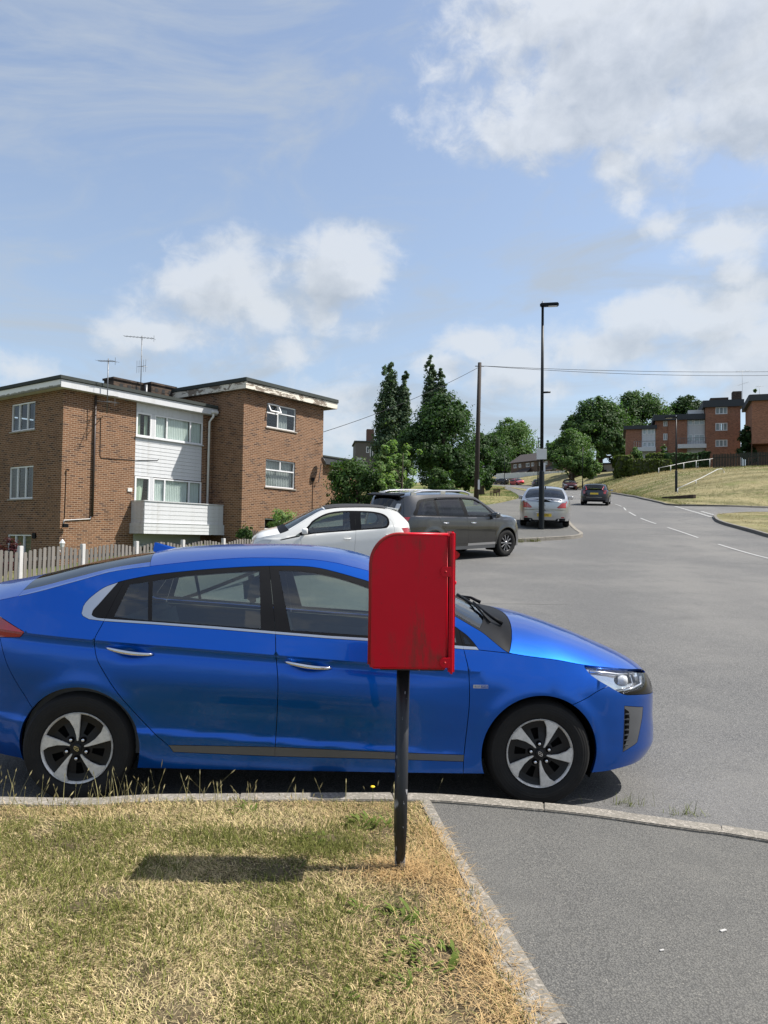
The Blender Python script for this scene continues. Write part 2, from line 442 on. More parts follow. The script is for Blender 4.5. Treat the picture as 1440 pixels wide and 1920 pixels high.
class Car:
    def __init__(s, sp):
        s.__dict__.update(sp)
    # ----- the body as one surface
    def c(s, x, z):
        x = np.asarray(x, float); z = np.asarray(z, float)
        tf = np.clip((x-s.xaf)/(s.xf(z)-s.xaf), 0, 0.99999); tr = np.clip((s.xar-x)/(s.xar-s.xr(z)), 0, 0.99999)
        return (1-tf**s.nf)**(1/s.nf) * (1-tr**s.nr)**(1/s.nr)
    def W(s, x, z): return s.W0(x, z)*s.c(x, z)
    def side(s, a, b): return np.stack([a, -s.W(a, b), b], -1)
    def xcorner(s, z, front=True):
        if front: return s.xaf+(s.xf(z)-s.xaf)*(1-s.qf**s.nf)**(1/s.nf)
        return s.xar+(s.xr(z)-s.xar)*(1-s.qr**s.nr)**(1/s.nr)
    def nose(s, y, z, front=True):
        xc = s.xcorner(z, front); w = s.W0(xc, z); t = np.clip(np.abs(y)/w, 0, 0.9999)
        n = s.nf if front else s.nr
        if front: return s.xaf+(s.xf(z)-s.xaf)*(1-t**n)**(1/n)
        return s.xar+(s.xr(z)-s.xar)*(1-t**n)**(1/n)
    def front(s, a, b): return np.stack([s.nose(a, b, True), a, b], -1)
    def rear(s, a, b): return np.stack([s.nose(a, b, False), a, b], -1)
    def ye(s, x): return s.W(x, s.ze(x))
    def top(s, a, b):
        ze = s.ze(a); ye = np.maximum(s.ye(a), 1e-3); cr = np.maximum(s.zc(a)-ze, 0)
        t = np.clip(np.abs(b)/ye, 0, 1)
        return np.stack([a, b, ze+cr*(1-t**s.pT(a))], -1)
    def ztop(s, y, front):
        z = np.full_like(y, s.ze(s.xaf if front else s.xar))
        for _ in range(60): z = 0.5*z+0.5*s.ze(s.nose(y, z, front))
        return z
    # ----- outlines of the four patches
    def outline_side(s, st):
        zb = s.zb; hb = s.wb/2
        def zend(front):
            z = float(s.ze(s.xcorner(zb(0), front)))
            for _ in range(80): z = 0.5*z+0.5*float(s.ze(s.xcorner(z, front)))
            return z
        z1, z0 = zend(True), zend(False); s.z_f, s.z_r = z1, z0
        xf0, xr0 = float(s.xcorner(zb(9), True)), float(s.xcorner(zb(-9), False))
        pts = []
        def bottom(a, b):
            k = max(1, int((b-a)/st)); return [(a+(b-a)*i/k, float(zb(a+(b-a)*i/k))) for i in range(k)]
        cur = xr0
        for cx, R, cz in ((-hb, s.Rr, s.wzr), (hb, s.Rf, s.wzf)):
            dz = float(zb(cx))-cz; dx = math.sqrt(R*R-dz*dz)
            pts += bottom(cur, cx-dx)
            a0 = math.atan2(dz, -dx) % (2*math.pi); a1 = math.atan2(dz, dx)
            if a0 < a1: a0 += 2*math.pi
            k = max(8, int((a0-a1)*R/st))
            pts += [(cx+R*math.cos(a0+(a1-a0)*i/k), cz+R*math.sin(a0+(a1-a0)*i/k)) for i in range(k)]
            cur = cx+dx
        pts += bottom(cur, xf0)
        zz = np.linspace(float(zb(9)), z1, max(4, int((z1-zb(9))/st)))
        pts += [(float(s.xcorner(z, True)), float(z)) for z in zz[:-1]]
        xa, xb = float(s.xcorner(z1, True)), float(s.xcorner(z0, False))
        xx = np.linspace(xa, xb, int((xa-xb)/st)); pts += [(float(x), float(s.ze(x))) for x in xx[:-1]]
        zz = np.linspace(z0, float(zb(-9)), max(4, int((z0-zb(-9))/st)))
        pts += [(float(s.xcorner(z, False)), float(z)) for z in zz[:-1]]
        return pts
    def outline_end(s, st, front):
        zb = float(s.zb(9 if front else -9)); z1 = s.z_f if front else s.z_r; q = s.qf if front else s.qr
        zz = np.linspace(zb, z1, max(5, int((z1-zb)/st)))
        yw = q*s.W0(s.xcorner(zz, front), zz)
        yb = np.linspace(-yw[0], yw[0], max(8, int(2*yw[0]/st))); yt = np.linspace(yw[-1], -yw[-1], max(8, int(2*yw[-1]/st)))
        zt = s.ztop(yt, front)
        return [(float(y), zb) for y in yb[:-1]]+[(float(y), float(z)) for y, z in zip(yw, zz)][:-1]+[(float(y), float(z)) for y, z in zip(yt, zt)][:-1]+[(-float(y), float(z)) for y, z in zip(yw[::-1], zz[::-1])][:-1]
    def outline_top(s, st):
        pts = []
        xa, xb = float(s.xcorner(s.z_r, False)), float(s.xcorner(s.z_f, True))
        xs = np.linspace(xa, xb, int((xb-xa)/st)); left = [(float(x), float(-s.ye(x))) for x in xs]
        def end(front):
            z1 = s.z_f if front else s.z_r; q = s.qf if front else s.qr
            yw = float(q*s.W0(s.xcorner(z1, front), z1)); y = np.linspace(-yw, yw, max(8, int(2*yw/st)))
            return [(float(x), float(v)) for x, v in zip(s.nose(y, s.ztop(y, front), front), y)][1:-1]
        return left+end(True)+[(x, -y) for x, y in left[::-1]]+end(False)[::-1]

def grid_pts(poly, st, segs, lines, clear=0.45):
    P = np.array(poly); x0, y0 = P.min(0); x1, y1 = P.max(0)
    gx, gy = np.meshgrid(np.arange(x0, x1, st), np.arange(y0, y1, st*0.866))
    gx = gx+(np.arange(gx.shape[0]) % 2)[:, None]*st*0.5
    Q = np.stack([gx.ravel(), gy.ravel()], -1)
    Q = Q[in_poly(poly, Q[:, 0], Q[:, 1])]
    sg = []
    for ln, cl in lines:
        for a, b in zip(ln, ln[1:]+([ln[0]] if cl else [])): sg.append((*a, *b))
    Q = Q[near_dist(Q, sg) > st*clear]
    return [tuple(q) for q in Q]

def panel_mesh(name, V2, T, mapper, outv, gap, depth, m):
    """triangles T of the plane partition, lifted by mapper; edges pulled in by gap and folded inwards by depth"""
    used = np.unique(T); re = {u: i for i, u in enumerate(used)}
    T = np.vectorize(re.get)(T); P = V2[used].copy()
    A = P[T[:, 1]]-P[T[:, 0]]; B = P[T[:, 2]]-P[T[:, 0]]
    neg = (A[:, 0]*B[:, 1]-A[:, 1]*B[:, 0]) < 0
    T[neg] = T[neg][:, ::-1]
    ed = {}
    for t in T:
        for a, b in ((t[0], t[1]), (t[1], t[2]), (t[2], t[0])): ed[(a, b)] = ed.get((a, b), 0)+1
    bd = [(a, b) for (a, b) in ed if (b, a) not in ed]
    nrm = np.zeros_like(P)
    for a, b in bd:
        d = P[b]-P[a]; L = np.linalg.norm(d)+1e-12; nn = np.array([-d[1], d[0]])/L      # inward for ccw
        nrm[a] += nn; nrm[b] += nn
    L = np.linalg.norm(nrm, axis=1); k = L > 1e-6
    P[k] += (nrm[k]/L[k][:, None])*gap
    def MP(Q): return mapper(Q[:, 0], Q[:, 1])
    e = 1e-3
    X = MP(P); du = MP(P+[e, 0])-MP(P-[e, 0]); dv = MP(P+[0, e])-MP(P-[0, e])
    N = np.cross(du, dv); N /= np.linalg.norm(N, axis=1)[:, None]+1e-12
    o = outv(X); flip = (N*o).sum(1).mean() < 0
    if flip: N = -N; T = T[:, ::-1]; bd = [(b, a) for a, b in bd]
    n = len(X); VV = [X]; NN = [N]; FF = [tuple(t) for t in T]
    if depth:
        bi = sorted({a for e2 in bd for a in e2}); mp = {a: i for i, a in enumerate(bi)}
        Xo = X[bi]; Xi = Xo-N[bi]*depth
        side = np.zeros_like(Xo)
        for a, b in bd:
            d = X[b]-X[a]; s_ = np.cross(d, N[a]); L = np.linalg.norm(s_)+1e-12
            side[mp[a]] += s_/L; side[mp[b]] += s_/L
        side /= np.linalg.norm(side, axis=1)[:, None]+1e-9
        VV += [Xo, Xi]; NN += [side, side]; q = len(bi)
        for a, b in bd: FF.append((n+mp[b], n+mp[a], n+q+mp[a], n+q+mp[b]))
    VV = np.concatenate(VV); NN = np.concatenate(NN)
    return raw_mesh(name, VV, FF, NN, m)
def raw_mesh(name, VV, FF, NN, m):
    me = bpy.data.meshes.new(name); me.from_pydata(VV.tolist(), [], FF); me.materials.append(m)
    me.shade_smooth(); me.normals_split_custom_set_from_vertices(NN.tolist())
    return me, (VV, FF, NN)
def mirrored(name, data, m):
    VV, FF, NN = data; s = np.array([1, -1, 1.0])
    me = raw_mesh(name, VV*s, [tuple(reversed(f)) for f in FF], NN*s, m)[0]
    return me

def wheel(parent, x, y, z, car, side):
    """wheel with its outer face at |y|; side -1 = right side of the car"""
    R, wd, rr = car.tyre_r, car.tyre_w, car.rim_r
    w = link('wheel', None, parent, (x, y, z)); 
    if side > 0: w.rotation_euler = (0, 0, math.pi)
    mb = MB()
    prof = [(rr*0.93, 0.030), (rr*1.0, 0.006), (rr*1.03, 0.004), (rr+(R-rr)*.25, -0.010), (rr+(R-rr)*.55, -0.012), (rr+(R-rr)*.8, -0.003), (R-0.018, 0.010), (R-0.006, 0.026), (R, 0.05)]
    nt = 5
    for i in range(nt):
        a = 0.05+(wd-0.10)*i/nt; b = 0.05+(wd-0.10)*(i+1)/nt
        prof += [(R, b-0.012), (R-0.007, b-0.010), (R-0.007, b-0.002), (R, b)] if i < nt-1 else [(R, b)]
    prof += [(R-0.02, wd-0.01), (rr+(R-rr)*.5, wd+0.008), (rr, wd-0.005), (rr*0.92, wd-0.03)]
    me = mb.lathe(prof, 56).mesh('tyre', [RUBBER], True); sharp(me, 40); link('tyre', me, w)
    rim = MB().lathe([(rr*0.985, 0.004), (rr*1.005, 0.002), (rr*0.99, -0.003), (rr*0.955, 0.002), (rr*0.93, 0.02), (rr*0.86, 0.055), (rr*0.84, wd-0.03)], 48).mesh('rim', [car.rim_mat], True); sharp(rim, 50)
    link('rim', rim, w)
    link('brake_disc', MB().lathe([(0.02, 0.085), (rr*0.66, 0.085), (rr*0.66, 0.10), (0.02, 0.10)], 32).mesh('brake_disc', [SATIN]), w)
    st = car.wheel_style
    def pol(r, a): return (r*math.sin(a), r*math.cos(a))
    if st == 'turbine':
        face = MB()      # black face with five slots between the blades
        n5 = 5; seg = 60
        ring = []
        rad = [0.03, 0.20, 0.42, 0.60, 0.74, 0.86, 0.955]
        for i, q in enumerate(rad): ring.append([( *pol(rr*q, 2*math.pi*j/seg), ) for j in range(seg)])
        dep = [0.004, 0.006, 0.014, 0.020, 0.022, 0.018, 0.012]
        vs = [(p[0], dep[i], p[1]) for i, q in enumerate(ring) for p in q]; fs = []
        for i in range(len(rad)-1):
            for j in range(seg):
                ph = (j % 12)
                if 2 <= i <= 3 and ph in (4, 5, 6) : continue      # slot
                fs.append((i*seg+j, (i+1)*seg+j, (i+1)*seg+(j+1) % seg, i*seg+(j+1) % seg))
        face.add(vs, fs)
        me = face.mesh('wheel_face', [RIMBLK], False)
        me.materials.append(RIMBLK); o = link('wheel_face', me, w); o.rotation_euler = (0, car.spin, 0)
        link('slot_backing', MB().lathe([(rr*0.15, 0.04), (rr*0.9, 0.045), (rr*0.9, 0.05)], 32).mesh('slot_backing', [WELL]), w)
        b0 = MB()
        # blade: a narrow root that swells to a broad tip, one edge straight, the other swept
        L = [pol(rr*0.20, RAD(2)), pol(rr*0.36, RAD(-1)), pol(rr*0.56, RAD(-6)), pol(rr*0.80, RAD(-13)), pol(rr*0.965, RAD(-20))]
        Rr = [pol(rr*0.965, RAD(8)), pol(rr*0.75, RAD(8.5)), pol(rr*0.5, RAD(10)), pol(rr*0.32, RAD(12)), pol(rr*0.20, RAD(12))]
        arc = [pol(rr*0.972, RAD(-20+7*i)) for i in range(1, 4)]
        b0.prism(L+arc+Rr, -0.004, 0.012)
        bme = b0.mesh('blade', [ALLOY], bevel=0.003)
        for i in range(5): link('blade', bme, w, rot=(0, car.spin+2*math.pi*i/5, 0))
        nut = MB().lathe([(0.0, -0.012), (0.007, -0.012), (0.0095, -0.008), (0.0095, 0.012)], 12).mesh('lug_nut', [CHROME], True)
        nutcup = MB().lathe([(0.0095, 0.004), (0.016, 0.001), (0.018, 0.006)], 14).mesh('nut_cup', [WELL], True)
        for i in range(5):
            a = car.spin+2*math.pi*i/5+RAD(-32); p = pol(rr*0.285, a)
            link('lug_nut', nut, w, (p[0], 0, p[1])); link('nut_cup', nutcup, w, (p[0], 0, p[1]))
        link('hub_cap', MB().lathe([(0.0, -0.008), (0.020, -0.008), (0.027, -0.004), (0.028, 0.01)], 24).mesh('hub_cap', [RIMBLK], True), w)
        em = MB()
        el = [(0.0175*math.cos(2*math.pi*j/28), 0.011*math.sin(2*math.pi*j/28)) for j in range(28)]
        for j in range(28):                                   # oval ring
            a, b = el[j], el[(j+1) % 28]; q = 0.80
            em.prism([a, b, (b[0]*q, b[1]*q), (a[0]*q, a[1]*q)], -0.0105, -0.008)
        for sx in (-1, 1):                                    # slanted letter of the badge
            em.prism([(sx*0.0062-0.0035, -0.0075), (sx*0.0062-0.0005, -0.0075), (sx*0.0062+0.0045, 0.0075), (sx*0.0062+0.0012, 0.0075)], -0.0105, -0.008)
        em.prism([(-0.006, -0.0035), (0.004, 0.0008), (0.006, 0.0035), (-0.004, -0.0008)], -0.0104, -0.008)
        e = em.build('emblem', CHROME, w, loc if False else None) if False else link('emblem', em.mesh('emblem', [CHROME]), w, rot=(0, RAD(50), 0))
    else:
        n5 = car.nspoke
        link('slot_backing', MB().lathe([(rr*0.1, 0.060), (rr*0.9, 0.065), (rr*0.9, 0.07)], 28).mesh('slot_backing', [WELL]), w)
        b0 = MB(); hw = RAD(180/n5*0.42)
        for sgn in ((-1, 1) if st == 'split' else (0,)):
            if st == 'split':
                b0.prism([pol(rr*0.2, sgn*0.1), pol(rr*0.2, sgn*0.5), pol(rr*0.95, sgn*(hw+0.12)), pol(rr*0.95, sgn*(hw-0.06))], 0.004, 0.03)
            else:
                b0.prism([pol(rr*0.15, -0.7), pol(rr*0.55, -hw*0.75), pol(rr*0.95, -hw), pol(rr*0.95, hw), pol(rr*0.55, hw*0.75), pol(rr*0.15, 0.7)], 0.004, 0.03)
        bme = b0.mesh('spoke', [car.spoke_mat], bevel=0.006)
        for i in range(n5): link('spoke', bme, w, rot=(0, car.spin+2*math.pi*i/n5, 0))
        link('hub_cap', MB().lathe([(0.0, -0.004), (0.03, -0.004), (0.045, 0.004), (0.06, 0.03)], 24).mesh('hub_cap', [car.spoke_mat], True), w)
    return w

def seat(parent, x, y, z, s=1.0, rot=0.0, name='seat', wd=0.50):
    def cush(n, x0, x1, z0, z1, lean=0.0, w=wd, par=parent, bv=.05):
        mb = MB(); mb.box(x0, x1, -w/2, w/2, z0, z1)
        me = mb.mesh(n, [SEATF], False, bv, seg=3); me.shade_smooth()
        o = link(n, me, par, (x, y, z), (0, lean, 0)); return o
    b = cush(name, -0.05, 0.50, 0.0, 0.16)
    k = cush('seat_back', -0.10, 0.05, 0.05, 0.62, RAD(-16))
    h = cush('headrest', -0.26, -0.17, 0.72, 0.90, RAD(-6), 0.27, bv=.035)
    return b

def build_car(sp, name, label, group=None, detail=0.03, cat='car', simple_car=False):
    s = Car(sp); root = tag(empty(name), label, cat, group)
    st = detail
    mats = s.mats
    def mk(nm, V2, T, mapper, outv, mirror, gap, depth, mm, lab=None, parent=None):
        me, data = panel_mesh(nm, V2, T, mapper, outv, gap, depth, mm)
        o = link(nm, me, parent or root)
        o2 = link(nm, mirrored(nm, data, mm), root) if mirror else None
        return o, o2
    s.parts = {}; s.regions = {}
    def patch(outl, lines, seeds, mapper, outv, mirror, stp):
        LN = [(outl, True)]+[(list(l), c) for l, c in lines]
        pts = grid_pts(outl, stp, None, LN)
        ex = getattr(s, 'side_pts', None) if mirror else None
        if ex:
            E = np.array(ex); E = E[in_poly(outl, E[:, 0], E[:, 1])]; sg = [(*a, *b) for ln, cl in LN for a, b in zip(ln, ln[1:]+([ln[0]] if cl else []))]
            E = E[near_dist(E, sg) > .006]; P_ = np.array(pts); d_ = np.abs((P_[:, 1]+.062*P_[:, 0])-.825); pts = [tuple(q) for q in P_[d_ > .05]]+[tuple(q) for q in E]
        V2, T, reg, locate, _ = partition(LN, pts)
        done = set()
        for (a, b), (nm, mk_, gap, depth) in seeds:
            r = locate(a, b)
            if r < 0 or r in done: continue
            done.add(r); s.regions[nm] = (V2, T[reg == r], mapper)
            o = mk(nm, V2, T[reg == r], mapper, outv, mirror, gap, depth, mats[mk_])
            s.parts.setdefault(nm, []).append(o)
    os_ = s.outline_side(st*0.7)
    patch(os_, s.side_lines, s.side_seeds, s.side, lambda X: np.array([0, -1.0, 0]), True, st)
    patch(s.outline_end(st, True), s.front_lines, s.front_seeds, s.front, lambda X: np.array([1.0, 0, 0]), False, st*1.3)
    patch(s.outline_end(st, False), s.rear_lines, s.rear_seeds, s.rear, lambda X: np.array([-1.0, 0, 0]), False, st*1.3)
    patch(s.outline_top(st), s.top_lines, s.top_seeds, s.top, lambda X: np.array([0, 0, 1.0]), False, st*1.5)
    # wheels
    for sx, r, cz in ((-1, s.Rr, s.wzr), (1, s.Rf, s.wzf)):
        s.spin = s.spin+(RAD(30) if sx > 0 else 0)
        for side in (-1, 1):
            wheel(root, sx*s.wb/2, side*s.track, s.tyre_r, s, side)
            mb = MB(); n = 16; cx = sx*s.wb/2; yo = float(s.W(cx, cz+r*0.8))-0.012; yi = 0.52
            a0 = RAD(-25)
            for i in range(n):
                a, b = a0+(math.pi+2*RAD(25))*i/n, a0+(math.pi+2*RAD(25))*(i+1)/n; R2 = r+0.004
                p = [(cx+R2*math.cos(t), cz+R2*math.sin(t)) for t in (a, b)]
                yy = [float(s.W(q[0], max(q[1], 0.2)))-0.012 for q in p]
                mb.add([(p[0][0], side*yy[0], p[0][1]), (p[1][0], side*yy[1], p[1][1]), (p[1][0], side*yi, p[1][1]), (p[0][0], side*yi, p[0][1])], [(0, 1, 2, 3)])
                mb.add([(p[0][0], side*yi, p[0][1]), (p[1][0], side*yi, p[1][1]), (cx, side*yi, cz)], [(0, 1, 2)])
            mb.build('wheel_arch_liner', WELL, root, fix=False)
    # underside and inner lining
    mb = MB(); xr_, xf_ = float(s.xcorner(0.3, False)), float(s.xcorner(0.3, True))
    zb = float(s.zb(0))
    mb.box(-s.wb/2+s.Rr+0.03, s.wb/2-s.Rf-0.03, -0.80*s.track/0.885, 0.80*s.track/0.885, zb+0.005, zb+0.09)
    mb.box(xr_+0.12, -s.wb/2-s.Rr-0.02, -0.62, 0.62, zb+0.05, zb+0.14); mb.box(s.wb/2+s.Rf+0.02, xf_-0.12, -0.6, 0.6, zb+0.05, zb+0.14)
    mb.box(-s.wb/2-s.Rr-0.02, -s.wb/2+s.Rr+0.03, -0.50, 0.50, zb+0.06, zb+0.15); mb.box(s.wb/2-s.Rf-0.03, s.wb/2+s.Rf+0.02, -0.50, 0.50, zb+0.06, zb+0.15)
    mb.build('underbody', WELL, root)
    if not simple_car:
        # door linings: the side surface moved inwards, up to the window line
        xs = np.linspace(s.cab[0], s.cab[1], 30); rows = 8; vs = []; fs = []
        for side in (-1, 1):
            b = len(vs)
            for x in xs:
                zt = float(s.belt(x))-0.015
                for j in range(rows+1):
                    z = zb+0.08+(zt-zb-0.08)*j/rows; vs.append((x, side*(float(s.W(x, z))-0.06), z))
                vs.append((x, side*(float(s.W(x, zt))-0.012), zt))
            m_ = rows+2
            for i in range(len(xs)-1):
                for j in range(rows+1):
                    fs.append((b+i*m_+j, b+(i+1)*m_+j, b+(i+1)*m_+j+1, b+i*m_+j+1))
        b = len(vs)
        z0 = zb+0.1
        for x in (s.cab[0], s.cab[1]):                       # bulkheads and floor
            w = float(s.W(x, 0.6))-0.06; zt = float(s.belt(x))-0.04
            vs += [(x, -w, z0), (x, w, z0), (x, w, zt), (x, -w, zt)]
        fs += [(b, b+1, b+2, b+3), (b+4, b+5, b+6, b+7), (b, b+1, b+5, b+4)]
        m = MB(); m.add(vs, fs); m.build('cabin_lining', DARKIN, root, fix=False)
        # head lining under the roof
        xs = np.linspace(s.roof[0]-0.05, s.roof[1]+0.03, 18); vs = []; fs = []
        for x in xs:
            for j in range(11):
                y = (-1+2*j/10)*(float(s.ye(x))-0.03); vs.append((x, y, float(s.top(np.array([x]), np.array([y]))[0, 2])-0.035))
        for i in range(len(xs)-1):
            for j in range(10): fs.append((i*11+j, (i+1)*11+j, (i+1)*11+j+1, i*11+j+1))
        m = MB(); m.add(vs, fs); m.build('head_lining', simple('head_lining', (0.10, 0.10, 0.105), 0.9), root, fix=False)
        sz = zb+0.24
        for sd_ in (-1, 1): seat(root, s.seatx, sd_*0.36, sz)
        rb = seat(root, s.seatx-0.86, 0, sz+0.02, name='rear_bench', wd=1.22)
        d = MB(); xd = s.cab[1]; zd = float(s.belt(xd))
        d.prism([(xd+0.05, zd-0.10), (xd+0.02, zd-0.02), (xd-0.18, zd-0.01), (xd-0.36, zd-0.06), (xd-0.40, zd-0.16), (xd-0.30, zd-0.36), (xd, zd-0.40)], -0.70, 0.70)
        d.build('dashboard', DARKIN, root, bevel=0.015)
        sw = MB(); n = 28; c0 = Vector((xd-0.52, -0.37, zd-0.07)); ex = Vector((0, 1, 0)); ey = Vector((0.45, 0, 0.89))
        ring = [c0+(ex*math.cos(2*math.pi*i/n)+ey*math.sin(2*math.pi*i/n))*0.185 for i in range(n+1)]
        sw.tube(ring, 0.015, 8); sw.tube([c0, c0+Vector((0.20, 0, -0.08))], 0.035, 10); sw.tube([c0-ex*0.18, c0+ex*0.18], 0.02, 8)
        sw.build('steering_wheel', BLACKPL, root, smooth=True)
    return s, root
def ground_car(root, x, y, yaw, wb=2.7, tr=1.6, dz=0.0):
    c, sn = math.cos(yaw), math.sin(yaw)
    def h(dx, dy): return float(H(x+dx*c-dy*sn, y+dx*sn+dy*c))
    f, r, l, g = h(wb/2, 0), h(-wb/2, 0), h(0, tr/2), h(0, -tr/2)
    pit = math.atan2(f-r, wb); rol = math.atan2(l-g, tr)
    root.rotation_mode = 'QUATERNION'
    ex = Vector((c*math.cos(pit), sn*math.cos(pit), math.sin(pit)))
    ey = Vector((-sn*math.cos(rol), c*math.cos(rol), math.sin(rol))); ez = ex.cross(ey).normalized(); ey = ez.cross(ex).normalized()
    root.rotation_quaternion = Matrix((ex, ey, ez)).transposed().to_quaternion()
    root.location = (x, y, (f+r)/2+dz)
# ------------------------------------------------------------------ the blue car: its surface
def hero_W0():
    lo = pchip([.10, .17, .22, .30, .345, .38, .45, .56, .66, .74, .785, .815, .838, .858], [.845, .862, .872, .880, .884, .876, .880, .898, .906, .903, .896, .889, .890, .903])
    lo2 = pchip([.10, .17, .22, .30, .38, .45, .56, .66, .76, .858], [.845, .862, .872, .880, .880, .884, .898, .906, .907, .902])
    up = pchip([.858, .90, .94, .975, 1.04, 1.12, 1.22, 1.32, 1.38, 1.43, 1.50, 1.56], [.903, .889, .876, .864, .836, .799, .742, .675, .628, .575, .49, .40])
    def f(x, z):
        x, z = np.broadcast_arrays(np.asarray(x, float), np.asarray(z, float))
        zz = z+0.062*np.clip(x, -2.2, 2.2)
        k = 1-sstep(x, .55, 1.05)
        w = np.where(zz < .858, lo(zz)*k+lo2(zz)*(1-k), up(zz))
        for cx in (-1.35, 1.35):                             # lips round the wheel arches
            r = np.hypot(x-cx, z-.315)
            w = w+0.012*np.exp(-((r-.36)/.055)**2)*sstep(z, .2, .34)
        for hx, hz in ((-1.075, .868), (-.045, .808)):           # scooped cups behind the door handles
            w = w-0.016*np.exp(-((x-hx)/.085)**2-((z-hz)/.034)**2)
        return w
    return f
HERO = dict(W0=hero_W0(), xf=pchip([.1, .2, .24, .32, .38, .5, .61, .66, .72, .78, .84, .95, 1.2], [2.14, 2.19, 2.23, 2.27, 2.268, 2.257, 2.257, 2.25, 2.225, 2.17, 2.11, 2.05, 2.0]),
    xr=pchip([.1, .25, .4, .7, .9, 1.0, 1.1, 1.2, 1.5], [-2.15, -2.22, -2.26, -2.28, -2.28, -2.26, -2.24, -2.22, -2.2]), xaf=1.1, xar=-.9, nf=3.2, nr=2.8, qf=.5, qr=.72,
    zc=pchip([-2.30, -2.25, -2.19, -1.97, -1.82, -1.45, -1.15, -.938, -.48, -.2, 0, .215, .4, .6, .80, .946, 1.10, 1.162, 1.406, 1.684, 1.857, 2.035, 2.174, 2.28], [.93, 1.08, 1.185, 1.243, 1.278, 1.38, 1.44, 1.478, 1.512, 1.519, 1.511, 1.482, 1.43, 1.36, 1.27, 1.195, 1.132, 1.118, 1.078, .995, .93, .858, .785, .71]),
    ze=pchip([-2.30, -2.2, -2.05, -1.864, -1.666, -1.451, -1.212, -.984, -.648, -.405, -.237, -.068, .102, .213, .327, .45, .58, .70, .823, .925, 1.007, 1.07, 1.155, 1.232, 1.457, 1.606, 1.75, 1.854, 1.946, 2.05, 2.18, 2.28], [.93, 1.03, 1.10, 1.145, 1.194, 1.26, 1.332, 1.369, 1.412, 1.43, 1.432, 1.429, 1.411, 1.388, 1.362, 1.315, 1.25, 1.187, 1.118, 1.062, 1.015, .965, .908, .895, .869, .843, .825, .812, .80, .785, .75, .70]),
    wb=2.7)
BLUE = paint('blue_paint', (0.0002, 0.085, 0.44), 0.82, 0.05, coat=0.7)
